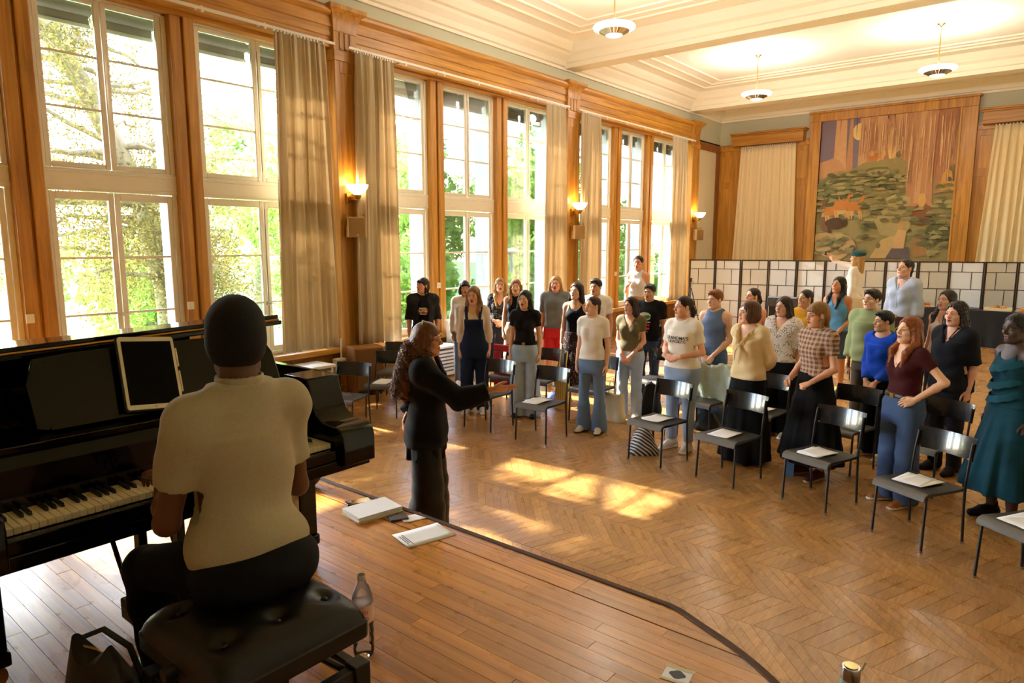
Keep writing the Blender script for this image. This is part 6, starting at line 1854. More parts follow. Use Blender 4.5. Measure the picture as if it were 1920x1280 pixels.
def on_front(o, mb, lift=.004, S=1.0):
    """lay flat shapes drawn in the x-z plane on the front of a garment"""
    me = o.data
    bv = BVHTree.FromPolygons([v.co for v in me.vertices], [tuple(p.vertices) for p in me.polygons])
    out = []
    for x, z, _ in mb.v:
        hit = bv.ray_cast(Vector((-x * S, .6, z * S)), Vector((0, -1, 0)))
        y = hit[0].y + lift if hit[0] is not None else .12
        out.append((-x * S, y, z * S))
    mb.v = out
    mb.f = [tuple(reversed(f)) for f in mb.f]
    return mb
def find(body, nm): return [c for c in body.children if c.name.split('.')[0] == nm][0]
def printed(body, nm, items, S):
    sh = find(body, nm)
    for name, mb, mat in items: on_front(sh, mb, .004, S).build(name, mat, sh)
def strip(x0, x1, z0, z1, n=8, wav=.0, seed=0):
    b = MB(); r = random.Random(seed); vs = []
    for i in range(n + 1):
        x = x0 + (x1 - x0) * i / n; d = wav * r.uniform(-1, 1)
        vs += [(x, z0 + d, 0), (x, z1 + d * .5, 0)]
    return b.add(vs, [(2 * i, 2 * i + 2, 2 * i + 3, 2 * i + 1) for i in range(n)])
def disc(cx_, cz_, rx, rz, n=16, lob=0, seed=0):
    r = random.Random(seed)
    return MB().add([(cx_, cz_, 0)] + [(cx_ + rx * (1 + lob * r.uniform(-1, 1)) * cos(2 * pi * k / n), cz_ + rz * (1 + lob * r.uniform(-1, 1)) * sin(2 * pi * k / n), 0) for k in range(n)], [(0, 1 + k, 1 + (k + 1) % n) for k in range(n)])
PAL = lambda nm, rgb: plain('print_' + nm, rgb, .8, var=.04)

# man in the open dark shirt
b1, S, *_ = person(dict(pos=(-7.95, 7.48), face=CONDUCTOR, h=1.75, male=True, w=.97, skin=ROSY, hair=('mullet', DBROWN, True), head=(-42, 6), mouth=.1, armL='side', armR='side',
    tops=[dict(name='t_shirt', mat=B_TEE, hem=.90, sleeve=.5), dict(name='open_shirt', mat=fabric((38, 37, 40)), hem=.80, sleeve=1.15, grow=.022, loose=.5, puff=.012, neck='v', cut=lambda f: f.cap((0, .16, 1.50), (0, .17, .70), .085, .10, 0, 's'))],
    bottom=dict(kind='trousers', mat=BLKP), shoes=('trainer', (30, 30, 32), (200, 196, 190)), label='person in an open black shirt over a printed black t-shirt before the left curtain'))
printed(b1, 't_shirt', [('print', disc(.0, 1.21, .085, .055, 18, .2, 1), PAL('rust', (150, 74, 24))), ('print', strip(-.06, .05, 1.235, 1.262, 9, .006, 1), PAL('bone', (206, 196, 180))), ('print', strip(-.07, .06, 1.195, 1.222, 9, .006, 2), PAL('bone', (206, 196, 180))), ('print', strip(-.05, .05, 1.155, 1.18, 9, .006, 3), PAL('bone', (206, 196, 180)))], S)
# dark bob behind the overalls
person(dict(pos=(-7.52, 7.98), face=CONDUCTOR, h=1.70, skin=OLIVEY, hair=('bob', BLK, True), head=(12, 0), mouth=.3, tops=[dict(mat=fabric((222, 214, 204)), hem=.88, sleeve=1.9, loose=.6, grow=.018)], bottom=dict(kind='trousers', mat=JEANM), shoes=('trainer', (220, 218, 214), (230, 228, 224)), label='woman with a dark bob in a white top, behind the woman in overalls'))
# overalls
b3, S, part, mbp, LV, hx = person(dict(pos=(-6.21, 6.78), face=CONDUCTOR, h=1.72, skin=FAIR, hair=('long', DBLOND), head=(-12, -4), mouth=.9, glasses=M_BRASS, armL='side', armR='side', tops=[dict(mat=fabric((222, 206, 190)), hem=.95, sleeve=1.92, neck='scoop', loose=.15)],
    bottom=dict(kind='trousers', mat=NAVY, waist=1.06, flare=.085, knee=.085, grow=.026), shoes=('trainer', (226, 216, 210), (236, 232, 226)), label='woman in dark denim overalls over a long sleeved white top'))
f = Field((-.22, -.2, .98), (.22, .22, 1.36), .011); f.stack(LV, z0=.96, z1=1.30, grow=.030)
for s_ in (-1, 1): f.ell((s_ * .068, .078, 1.255), (.078, .070, .08), .035)
f.cap((0, -.3, .9), (0, -.3, 1.5), .30, .30, 0, 's'); X, Y, Z = f.ax[0][:, None, None], f.ax[1][None, :, None], f.ax[2][None, None, :]
f.V = np.maximum(f.V, np.maximum(np.abs(X) - (.125 + .18 * np.clip(1.16 - Z, 0, 1)), np.maximum(Z - 1.28, .97 - Z)) + 0 * Y).astype(np.float32)
part('bib', f.net(), NAVY)
b = MB()
for s_ in (-1, 1): b.tube([(s_ * .085, .150, 1.27), (s_ * .092, .125, 1.35), (s_ * .10, .055, 1.435), (s_ * .098, -.02, 1.462), (s_ * .085, -.09, 1.39), (s_ * .05, -.13, 1.2), (s_ * .02, -.13, 1.04)], .019, 8, flat=.35)
mbp('shoulder_strap', b, NAVY)
# dotted cardigan
person(dict(pos=(-7.35, 8.67), face=CONDUCTOR, h=1.72, skin=FAIR, hair=('longwave', BLOND), head=(6, 6), mouth=.4, armL='clasp', armR='clasp', tops=[dict(mat=pattern_mat('dotted_black', 'dots', (26, 25, 30), (200, 196, 190), 42), hem=.90, sleeve=1.85, neck='vdeep', loose=.2)], bottom=dict(kind='skirt', mat=fabric((40, 36, 44)), hem=.40, flare=.26), shoes=('flat', (20, 20, 20), (20, 20, 20)), label='blonde woman in a dotted dark blouse holding her hands together'))
# black sleeveless
person(dict(pos=(-6.92, 8.55), face=CONDUCTOR, h=1.72, skin=FAIR, hair=('long', (170, 112, 60)), head=(4, 0), mouth=.2, tops=[dict(mat=B_TEE, hem=1.03, sleeve=-1, neck='crew', strap=.112, loose=.05)], bottom=dict(kind='trousers', mat=fabric((196, 172, 146)), waist=1.03, knee=.09, flare=.10), shoes=('trainer', (210, 205, 200), (225, 222, 218)), label='woman in a black sleeveless top and beige trousers'))
# asian woman
person(dict(pos=(-5.53, 7.03), face=CONDUCTOR, h=1.68, skin=FAIR, hair=('longback', BLK), head=(-14, 0), mouth=.7, glasses=M_BRASS, tops=[dict(mat=fabric((20, 16, 18)), hem=1.01, sleeve=.52, loose=.1)], bottom=dict(kind='trousers', mat=JEANL, waist=1.03, knee=.098, flare=.118, hem=.02, grow=.014, belt=BLKP, silver=True), shoes=('flat', (20, 18, 18), (14, 14, 14)), label='woman with glasses and long black hair in a black t-shirt and pale wide jeans'))
# grey tee, red shorts
person(dict(pos=(-6.45, 9.0), face=CONDUCTOR, h=1.77, male=True, skin=ROSY, hair=('longback', BLOND), head=(0, 0), mouth=.3, tops=[dict(mat=fabric((112, 116, 116)), hem=.90, sleeve=.85, loose=.5, grow=.018)], bottom=dict(kind='shorts', mat=fabric((206, 48, 52)), knee=.10, hem=.48), shoes=('trainer', (60, 60, 60), (220, 220, 220)), label='long haired blond man in a grey t-shirt and red shorts'))
# black tank, dotted skirt
person(dict(pos=(-5.36, 7.98), face=CONDUCTOR, h=1.75, skin=FAIR, hair=('longback', DBROWN), head=(-18, 4), mouth=.5, tops=[dict(mat=B_TEE, hem=1.0, sleeve=-1, neck='scoop', strap=.088, loose=.05)], bottom=dict(kind='skirt', mat=pattern_mat('dotted_brown', 'dots', (44, 26, 22), (186, 150, 130), 40), hem=.26, flare=.30, waist=1.04), shoes=('flat', (120, 84, 60), (90, 60, 40)), label='woman in a black tank top and a brown dotted skirt'))
# white tee man
person(dict(pos=(-5.50, 8.70), face=CONDUCTOR, h=1.77, male=True, skin=OLIVEY, hair=('short', BLK), head=(-10, 0), mouth=.25, tops=[dict(mat=W_TEE, hem=.90, sleeve=.6, loose=.4, grow=.016)], bottom=dict(kind='trousers', mat=BLKP), shoes=('trainer', (40, 40, 42), (200, 200, 198)), label='dark haired man in a white t-shirt behind the two women singing'))
# white tee, flared jeans
person(dict(pos=(-4.44, 6.97), face=CONDUCTOR, h=1.66, w=.94, skin=FAIR, hair=('tied', (54, 38, 30)), head=(-30, 2), mouth=.9, glasses=M_BRASS, cell=.0115, tops=[dict(mat=W_TEE, hem=.93, sleeve=.62, loose=.45, grow=.014)], bottom=dict(kind='trousers', mat=denim((106, 132, 168)), waist=.98, knee=.062, flare=.098, hem=.02), shoes=('trainer', (206, 196, 176), (60, 54, 48)), label='woman with glasses in a plain white t-shirt and flared blue jeans'))
# olive top
person(dict(pos=(-4.42, 7.86), face=CONDUCTOR, h=1.60, w=1.08, skin=ROSY, hair=('longback', (52, 26, 20)), head=(-26, 0), mouth=.5, armL='low', armR='low', tops=[dict(mat=fabric((104, 92, 62)), hem=.96, sleeve=.5, neck='v', loose=.3)], bottom=dict(kind='trousers', mat=JEANL, knee=.075, flare=.075), shoes=('trainer', (232, 230, 226), (236, 234, 230)), necklace=1.30, label='woman in an olive blouse and pale jeans with hands clasped low'))
# white halter on a chair
chair(-5.36, 9.74, 185, 'black chair on which the woman in the white halter top stands')
person(dict(pos=(-5.36, 9.72, .457), face=(-4.05, 4.2), h=1.64, w=.94, skin=ROSY, hair=('bun', DBROWN), head=(0, 0), mouth=.2, armR='chest', armL='side', tops=[dict(mat=fabric((226, 224, 222)), hem=1.02, sleeve=-1, neck='crew', strap=.075, deep=.14, loose=.0)], bottom=dict(kind='trousers', mat=fabric((190, 140, 78)), waist=1.05, knee=.10, flare=.11, grow=.016), shoes=('flat', (200, 190, 180), (180, 170, 160)), label='woman in a white halter top and tan trousers standing higher than the others'))
# printed black tee man
b13, S, *_ = person(dict(pos=(-4.78, 9.03), face=CONDUCTOR, h=1.70, male=True, w=1.1, skin=OLIVEY, hair=('short', BLK), head=(-4, 0), mouth=.2, glasses=M_BRASS, tops=[dict(mat=B_TEE, hem=.88, sleeve=.62, loose=.6, grow=.018)], bottom=dict(kind='trousers', mat=JEAND), shoes=('boot', (24, 24, 26), (20, 20, 20)), label='man with glasses in a black t-shirt with a colourful print'))
printed(b13, 'shirt', [('print', disc(-.02, 1.25, .095, .060, 20, .15, 3), PAL('white', (214, 214, 208))), ('print', disc(.0, 1.235, .055, .030, 14, .3, 5), PAL('green', (40, 130, 44))), ('print', strip(-.07, .06, 1.155, 1.172, 9, .004, 3), PAL('white', (214, 214, 208))), ('print', strip(-.07, .05, 1.105, 1.13, 9, .004, 4), PAL('crimson', (190, 28, 60))), ('print', strip(-.07, .05, 1.055, 1.085, 9, .004, 5), PAL('pink', (214, 40, 90))), ('print', strip(-.06, .03, 1.015, 1.032, 9, .004, 6), PAL('blue', (70, 130, 180)))], S)
# lettered white tee
b14, S, *_ = person(dict(pos=(-3.27, 6.98), face=CONDUCTOR, h=1.72, w=1.14, skin=ROSY, hair=('pony', DBROWN), head=(-26, 0), mouth=.6, armL='clasphigh', armR='clasphigh', cell=.0115, tops=[dict(mat=W_TEE, hem=.93, sleeve=.66, loose=.35, grow=.013)], bottom=dict(kind='trousers', mat=denim((144, 162, 190)), waist=1.0, knee=.066, flare=.048, hem=.10), shoes=('trainer', (214, 210, 206), (226, 224, 220)), necklace=1.335, label='woman in a white t-shirt lettered GRANDMA\'S FAVORITE and ripped jeans'))
t1 = text_mesh("GRANDMA'S", .048, 'lettering', M_INKD, True); t2_ = text_mesh('FAVORITE', .048, 'lettering', M_INKD, True)
for t_, z in ((t1, 1.262), (t2_, 1.222)): t_.v = [(x * 1.0, y + z, 0) for x, y, q in t_.v]
printed(b14, 'shirt', [('lettering', t1, M_INKD), ('lettering', t2_, M_INKD)], S)
# blue tank, short auburn hair
person(dict(pos=(-3.42, 8.2), face=CONDUCTOR, h=1.72, male=True, w=.9, bust=0, skin=FAIR, hair=('short', (150, 84, 36)), head=(-16, -4), mouth=.2, armL='low', armR='low', tops=[dict(mat=fabric((96, 114, 146)), hem=.98, sleeve=-1, neck='crew', strap=.105, loose=.1)], bottom=dict(kind='trousers', mat=denim((88, 114, 150)), knee=.09, flare=.10), shoes=('boot', (22, 22, 24), (30, 30, 30)), label='person with short auburn hair in a blue sleeveless top and jeans'))
# cream blouse
b16, S, part, mbp, LV, hx = person(dict(pos=(-2.55, 7.02), face=CONDUCTOR, h=1.70, skin=FAIR, hair=('bob', (92, 52, 26)), head=(-32, 0), mouth=.9, armL='back', armR='back', cell=.0115, tops=[dict(mat=fabric((226, 204, 160)), hem=.90, sleeve=1.8, neck='vdeep', loose=.55, grow=.018, puff=.016, rip=.005)], bottom=dict(kind='skirt', mat=BLKP, hem=.035, flare=.27, waist=1.02, n=8), shoes=('flat', (16, 16, 16), (16, 16, 16)), label='woman in a loose cream ruffled blouse and a long black skirt'))
b = MB()
for s_ in (-1, 1):
    key = [(.0, .150, 1.245), (.035, .145, 1.31), (.072, .105, 1.385), (.098, .03, 1.435), (.088, -.055, 1.445), (.03, -.098, 1.44), (0, -.10, 1.44)]
    pts = []
    for i in range(len(key) - 1):
        for k in range(6): pts.append(Vector(key[i]).lerp(Vector(key[i + 1]), k / 6))
    pts = [Vector((s_ * p.x, p.y + .004 * sin(i * 1.5), p.z - .012 - .006 * sin(i * 1.5))) for i, p in enumerate(pts)]
    b.tube(pts, [.026 + .006 * sin(i * 1.5 + 1) for i in range(len(pts))], 9, flat=.55)
b.tube([(0, .165, 1.26), (.03, .178, 1.20), (.045, .172, 1.10)], [.014, .018, .007], 8, flat=.5); b.tube([(0, .165, 1.26), (-.025, .178, 1.18), (-.01, .172, 1.07)], [.014, .018, .007], 8, flat=.5); b.ball((0, .168, 1.262), (.024, .014, .018))
mbp('ruffle_and_bow', b, fabric((226, 204, 160)))
# pink sleeveless
person(dict(pos=(-3.40, 9.42), face=CONDUCTOR, h=1.68, skin=ROSY, hair=('pony', DBROWN), head=(-30, 4), mouth=.4, tops=[dict(mat=fabric((228, 184, 168)), hem=.9, sleeve=-1, neck='crew', strap=.105, loose=.2)], bottom=dict(kind='trousers', mat=JEANM), shoes=('trainer', (210, 205, 200), (225, 222, 218)), label='woman in a pink sleeveless top with a dark ponytail'))
# lace blouse
person(dict(pos=(-2.60, 8.25), face=CONDUCTOR, h=1.67, w=1.15, skin=ROSY, hair=('longback', DBROWN), head=(-10, 0), mouth=.35, armL='side', armR='side', tops=[dict(mat=pattern_mat('lace_blouse', 'lace', (226, 216, 206), (96, 84, 82), 34), hem=.93, sleeve=1.0, neck='v', loose=.5, grow=.018, puff=.022, rip=.004)], bottom=dict(kind='trousers', mat=BLKP, knee=.095, flare=.105, waist=1.0), shoes=('trainer', (200, 186, 176), (216, 206, 198)), label='woman in a white lace patterned blouse and black trousers'))
# yellow behind
person(dict(pos=(-2.73, 9.55), face=CONDUCTOR, h=1.68, skin=OLIVEY, hair=('tied', DBROWN), head=(-24, 0), mouth=.2, tops=[dict(mat=fabric((206, 152, 34)), hem=.9, sleeve=.6)], bottom=dict(kind='trousers', mat=JEAND), shoes=('trainer', (210, 205, 200), (225, 222, 218)), label='dark haired woman in yellow behind the woman in the lace blouse'))
# plaid
b20, S, part, mbp, LV, hx = person(dict(pos=(-1.86, 6.95), face=CONDUCTOR, h=1.73, w=1.02, skin=ROSY, hair=('mullet', (156, 112, 60), True), head=(-14, -4), mouth=.7, glasses=M_GLSR, armR='fist', armL='fistlow', cell=.0115, tops=[dict(mat=pattern_mat('plaid_blouse', 'plaid', (104, 68, 54), (196, 168, 146), 7), hem=1.0, sleeve=.55, loose=.3, grow=.014, puff=.018)], bottom=dict(kind='skirt', mat=BLKP, hem=.17, flare=.32, waist=1.04, n=10), shoes=('trainer', (70, 24, 22), (190, 160, 120)), label='person with blond mullet and glasses in a brown plaid blouse and black skirt'))
b = MB(); cz = 1.455
for s_ in (-1, 1): b.add([(s_ * .004, .085, 1.405), (s_ * .075, .075, 1.385), (s_ * .082, .02, 1.43), (s_ * .060, .035, 1.452)], [(0, 1, 2, 3) if s_ < 0 else (3, 2, 1, 0)])
mbp('collar', b, pattern_mat('plaid_blouse', 'plaid', (104, 68, 54), (196, 168, 146), 7))
b = MB(); W_ = Vector((.168, .165, .955)); b.lathe([(.030, -.008), (.034, 0), (.030, .008)], 14); 
# blue top
person(dict(pos=(-2.72, 11.1), face=CONDUCTOR, h=1.79, w=1.06, skin=TAN_, hair=('longwave', BLK), head=(-14, 8), mouth=.2, armL='low', armR='low', tops=[dict(mat=fabric((84, 146, 196)), hem=.94, sleeve=-1, neck='v', strap=.098, loose=.35)], bottom=dict(kind='skirt', mat=denim((62, 78, 100)), hem=.55, flare=.22, amp=.006), shoes=('flat', (30, 30, 30), (30, 30, 30)), label='woman with long black hair in a light blue sleeveless top'))
# photographing woman on a chair
PP = (-2.85, 12.7)
chair(PP[0], PP[1], 60, 'black chair on which the photographing woman stands')
b22, S, part, mbp, LV, hx = person(dict(pos=(PP[0], PP[1], .457), face=(PP[0] - .93, PP[1] + .20), h=1.70, w=.96, skin=FAIR, hair=('longback', (206, 160, 92)), head=(0, 6), mouth=.1, armL='side', armR=((.17, .24, 1.47), (.10, .47, 1.56), (0, .5, .86), (-.9, .4, 0), 'relaxed'), tops=[dict(mat=fabric((232, 228, 222)), hem=.9, sleeve=1.95, loose=.2)], bottom=dict(kind='trousers', mat=fabric((218, 206, 186)), knee=.10, flare=.11, grow=.02), shoes=('trainer', (220, 218, 214), (230, 228, 224)), label='woman in white with a teal beret taking a picture at arm\'s length'))
f = Field((-.16, -.17, -.02), (.16, .16, .18), .007); f.ell((0, -.015, .095), (.110, .120, .042), 0); f.ell((0, -.012, .055), (.092, .108, .060), .02); f.below(.035); f.ell((0, -.012, .02), (.08, .098, .04), 0, 's')
V, F = f.net(); part('beret', (hx(V), F), fabric((44, 84, 92)))
b = MB().add(disc(0, 0, .05, .045, 14, .3, 7).v, disc(0, 0, .05, .045, 14, .3, 7).f); b.v = [(-.115 - .02 * abs(z) * 0, -.02 + x, 1.28 + z) for x, z, q in b.v]
cm = empty('compact_camera', (0, 0, 0), 0, 'small dark compact camera held up by the woman in the beret', 'camera')
hw = b22.matrix_basis @ Vector((.075 * S, .56 * S, 1.67 * S)); cm.location = hw; cm.rotation_euler = (0, 0, b22.rotation_euler.z)
MB().box(-.06, .06, -.015, .015, -.035, .035).build('body', M_BLACKM, cm, bevel=.006); bb = MB(); bb.tube([(.01, .015, 0), (.01, .045, 0)], .024, 16); bb.build('lens', M_SILVER, cm, smooth=40); MB().box(-.048, .02, -.0165, -.015, -.026, .026).build('screen', plain('camera_screen', (150, 170, 190), .2), cm)
# green sweater
person(dict(pos=(-1.83, 9.03), face=CONDUCTOR, h=1.75, male=True, skin=FAIR, hair=('short', (44, 28, 22)), head=(-10, 2), mouth=.25, tops=[dict(mat=fabric((134, 146, 104)), hem=.86, sleeve=1.9, loose=.6, grow=.026, puff=.016, neck='high')], bottom=dict(kind='trousers', mat=fabric((70, 66, 60))), shoes=('trainer', (90, 90, 90), (210, 208, 204)), label='young man in a sage green sweater behind the cobalt sweater'))
# cobalt sweater
person(dict(pos=(-1.50, 8.06), face=CONDUCTOR, h=1.585, skin=OLIVEY, hair=('short', BLK), bust=.6, head=(-24, 0), mouth=.3, armL='low', armR='low', cell=.012, tops=[dict(mat=fabric((20, 70, 190)), hem=.93, sleeve=1.88, loose=.5, grow=.02, puff=.012, neck='wide')], bottom=dict(kind='trousers', mat=BLKP, knee=.095, flare=.105), shoes=('trainer', (176, 152, 124), (206, 196, 182)), label='person with short black hair in a cobalt blue sweater and black trousers'))
# pale blue shirt on a chair
chair(-1.62, 9.72, 170, 'black chair on which the woman in the pale blue shirt stands')
b25, S, part, mbp, LV, hx = person(dict(pos=(-1.62, 9.70, .457), face=(-4.05, 4.6), h=1.64, skin=ROSY, hair=('tied', DBROWN), head=(-10, 6), mouth=.15, tops=[dict(mat=fabric((176, 186, 206)), hem=.97, sleeve=1.5, neck='v', loose=.5, grow=.022, puff=.022, rip=.005, cuff=.07)], bottom=dict(kind='trousers', mat=fabric((58, 38, 30)), waist=1.0, belt=plain('tan_leather_belt', (120, 62, 24), .45), grow=.016), shoes=('flat', (60, 40, 30), (40, 30, 24)), label='woman in a pale blue ruffled shirt and tan belt standing above the others'))
b = MB(); pts = [(.064 * cos(t), -.012 + .066 * sin(t), 1.465 + .006 * sin(5 * t)) for t in np.linspace(-.9 * pi / 2 - pi, .9 * pi / 2, 15)]
b.tube([(x, y, z) for x, y, z in pts], [.010 + .003 * (i % 2) for i in range(15)], 7); b.tube([(.0, .10, 1.40), (.006, .118, 1.30), (.0, .120, 1.18), (.004, .115, 1.08)], [.012, .016, .014, .008], 7, flat=.6); mbp('ruffled_collar', b, fabric((168, 178, 202)))
# maroon v neck
person(dict(pos=(-1.05, 6.70), face=CONDUCTOR, h=1.665, w=1.06, skin=FAIR, hair=('longwave', (150, 78, 30)), head=(-2, 4), mouth=.6, glasses=M_BRASS, armL='hip', armR='back', cell=.0115, hcell=.0045, tops=[dict(mat=fabric((64, 20, 24)), hem=1.0, sleeve=.5, neck='vdeep', loose=.08)], bottom=dict(kind='trousers', mat=denim((66, 86, 122)), waist=1.03, knee=.092, flare=.098, grow=.014, belt=plain('dark_leather_belt', (44, 28, 20), .45)), shoes=('trainer', (150, 96, 50), (220, 212, 198)), necklace=1.30, label='woman with curly auburn hair and glasses in a maroon v-neck, hand on hip'))
# long dark hair behind
person(dict(pos=(-1.15, 9.72), face=CONDUCTOR, h=1.73, skin=ROSY, hair=('long', (44, 30, 24)), head=(-12, 4), mouth=.35, tops=[dict(mat=fabric((206, 186, 172)), hem=.95, sleeve=-1, neck='v', strap=.085)], bottom=dict(kind='trousers', mat=JEAND), shoes=('flat', (60, 50, 50), (40, 40, 40)), label='woman with very long dark hair in a beige top behind the black shirt'))
# black shirt
b28, S, part, mbp, LV, hx = person(dict(pos=(-.85, 7.95), face=CONDUCTOR, h=1.725, w=1.06, skin=ROSY, hair=('curly', (40, 26, 20)), head=(2, 0), mouth=.9, bust=.7, armL='side', armR='side', cell=.0125, tops=[dict(mat=fabric((22, 24, 32)), hem=.84, sleeve=.95, neck='v', loose=.65, grow=.022, puff=.016)], bottom=dict(kind='trousers', mat=fabric((30, 32, 38))), shoes=('boot', (18, 18, 20), (20, 20, 20)), label='person with curly dark hair in a loose black button shirt'))
b = MB()
for s_ in (-1, 1): b.add([(s_ * .010, .100, 1.345), (s_ * .085, .085, 1.36), (s_ * .092, .02, 1.435), (s_ * .058, .035, 1.47)], [(0, 1, 2, 3) if s_ < 0 else (3, 2, 1, 0)])
mbp('collar', b, fabric((22, 24, 32)))
# teal dress
b29, S, part, mbp, LV, hx = person(dict(pos=(-.30, 6.80), face=CONDUCTOR, h=1.74, w=1.02, skin=DEEP, hair=('buzz', (14, 12, 12)), head=(2, -4), mouth=.25, cell=.0115, hcell=.0045, lip=(96, 56, 50), tops=[dict(name='dress', mat=fabric((18, 62, 78)), hem=.96, sleeve=-1, neck='scoop', strap=.080, loose=.15)], bottom=dict(kind='skirt', mat=fabric((18, 62, 78)), hem=.27, flare=.34, waist=1.05, n=11, amp=.02), shoes=('flat', (18, 16, 16), (14, 14, 14)), label='dark skinned woman with cropped hair in a ruffled teal dress'))
b = MB()
for zc, ry in ((1.30, .0), (1.16, .02), (1.05, .03)):
    n_ = 90; vs = []
    for i in range(n_ + 1):
        a = pi * (-.12 + 1.24 * i / n_); x = cos(a); y = max(-.2, sin(a))
        for q in (0, 1): vs.append(((.126 + .018 * q) * x, .02 + (.132 + .020 * q + ry * .2) * y + 0.003 * q * sin(i * .5), zc + .05 * (1 - y) - q * (.055 + .004 * sin(i * .5)) - .02 * x))
    b.add(vs, [(2 * i, 2 * i + 2, 2 * i + 3, 2 * i + 1) for i in range(n_)])
mbp('ruffles', b, fabric((22, 74, 92)))
b = MB(); b.ball((-.086, .0, -.035), .007, 8, 6); b.ball((.086, 0, -.035), .007, 8, 6); b.v = [tuple(p) for p in hx(np.array([tuple(v) for v in b.v]))]; mbp('earrings', b, M_SILVER)

# ------------------------------------------------------------------ the conductor
b30, S, part, mbp, LV, hx = person(dict(pos=CONDUCTOR, face=(CONDUCTOR[0] + .80, CONDUCTOR[1] + .60), h=1.71, w=1.06, skin=(206, 148, 110), cell=.010, hcell=.0040, head=(-6, -2), mouth=.25, armL='back', armR=((.20, .26, 1.18), (.17, .51, 1.255), (-.02, 1, .06), (-.62, -.10, .75), 'open'), handscale=1.0,
    tops=[dict(name='blouse', mat=fabric((9, 9, 11)), hem=.80, sleeve=1.82, neck='v', loose=.40, grow=.030, puff=.020, rip=.006)], bottom=dict(kind='trousers', mat=plain('black_satin_trousers', (8, 8, 9), .5, spec=.25, var=.1), waist=1.0, knee=.118, flare=.135, grow=.012, hem=.02, rip=.0015), shoes=('flat', (14, 14, 14), (14, 14, 14)), label='conductor with long curly brown hair in black, arm stretched towards the singers'))
f = Field((-.19, -.24, -.50), (.19, .15, .16), .0065)
f.ell((0, -.022, .042), (.088, .104, .092)); f.ell((0, -.06, -.06), (.105, .085, .12), .03); f.ell((0, -.120, -.18), (.150, .100, .18), .05); f.ell((.01, -.145, -.33), (.148, .082, .15), .05); f.ell((.07, -.02, -.20), (.07, .085, .14), .05)
f.cap((.075, .02, .02), (.10, -.02, -.16), .026, .036, .02); f.cap((-.075, .02, .02), (-.10, -.02, -.16), .026, .036, .02)
f.ell((0, .125, -.032), (.070, .078, .098), .006, 's'); f.ell((0, .10, -.22), (.06, .09, .12), .01, 's')
X, Y, Z = f.ax[0][:, None, None], f.ax[1][None, :, None], f.ax[2][None, None, :]
wv = np.clip((.05 - Z) / .12, 0, 1)
f.V = f.V + (wv * .010 * (np.sin(60 * X + 8 * np.sin(34 * Z)) * np.sin(64 * Z + 6 * np.sin(38 * X + 40 * Y)) + .6 * np.sin(90 * Y + 70 * Z)) + .0015 * np.sin(120 * X + 10 * Z)).astype(np.float32)
V, F = f.net()
M_CURL = hair_mat((112, 66, 30), .38)
hair = part('hair', (hx(V), F), M_CURL)
r = random.Random(3); b = MB()
for i in range(540):       # loose corkscrew curls
    a = r.uniform(-2.75, -.39) if i % 6 else r.uniform(-3.3, .1)
    z0 = r.uniform(-.38, .0); w_ = .122 + .034 * min(1, max(0, (-z0) / .2)); x0 = w_ * cos(a); y0 = -.072 - .072 * min(1, -z0 / .25) + .100 * sin(a) * (1 if z0 < -.05 else .9)
    L = r.uniform(.07, .15); n_ = 15; rad = r.uniform(.007, .017); ph = r.uniform(0, 6); tw = r.uniform(2.2, 3.6); dx_, dy_ = r.uniform(-.03, .03), r.uniform(-.03, .01)
    pts = [(x0 + dx_ * t / n_ + rad * cos(ph + tw * 2 * pi * t / n_), y0 + dy_ * t / n_ + rad * sin(ph + tw * 2 * pi * t / n_), z0 - L * t / n_) for t in range(n_ + 1)]
    b.tube(pts, [.0035 - .0022 * t / n_ for t in range(n_ + 1)], 4, cap=False)
b.v = [tuple(S * c for c in q) for q in hx(np.array([tuple(v) for v in b.v]))]
o = b.build('curls', M_CURL, hair, smooth=180); o['kind'] = 'stuff'
b = MB(); b.tube([(-.07, -.03, .118), (0, -.045, .138), (.07, -.03, .118)], .005, 6); b.v = [tuple(p) for p in hx(np.array([tuple(v) for v in b.v]))]; mbp('hair_clip', b, M_SILVER)
f = Field((-.30, -.24, .70), (.30, .24, .98), .010)
f.stack([(.70, .20, .135, -.01), (.80, .20, .135, -.01), (.97, .172, .12, -.01)], folds=(9, .014, .98, 2)); X, Y, Z = f.ax[0][:, None, None], f.ax[1][None, :, None], f.ax[2][None, None, :]
f.V = np.maximum(f.V, (.72 + .07 * np.sin(4 * np.arctan2(Y, X) + 1) - Z).astype(np.float32)); part('blouse_hem', f.net(), fabric((9, 9, 11)))

# ------------------------------------------------------------------ the pianist
KN = plain('oatmeal_knit', (182, 170, 142), .92, spec=.15, var=.10, scale=90, bump=.35, bscale=420)
b31, S, part, mbp, LV, hx = person(dict(pos=(-2.08, 1.125, .310), face=(-5, 1.125), h=1.78, male=True, w=.94, sit=True, skin=BROWN, cell=.009, hcell=.0040, head=(-30, -2), mouth=.1, eyes=True,
    armR=((.225, .05, 1.065), (.20, .36, 1.118), (-.05, 1, -.15), (0, -.15, -1), 'relaxed'), armL=((-.218, .06, 1.065), (-.088, .37, 1.118), (.05, 1, -.15), (0, -.15, -1), 'relaxed'),
    tops=[dict(name='polo_shirt', mat=KN, hem=.86, sleeve=.64, neck='none', top=1.475, loose=.7, grow=.013, puff=.012, rip=.0065, rf=15)], bottom=dict(kind='trousers', mat=BLKP, knee=.075, flare=.07, waist=.98), shoes=('flat', (16, 16, 16), (14, 14, 14)), label='pianist seen from behind in an oatmeal knit polo shirt and black cap'))
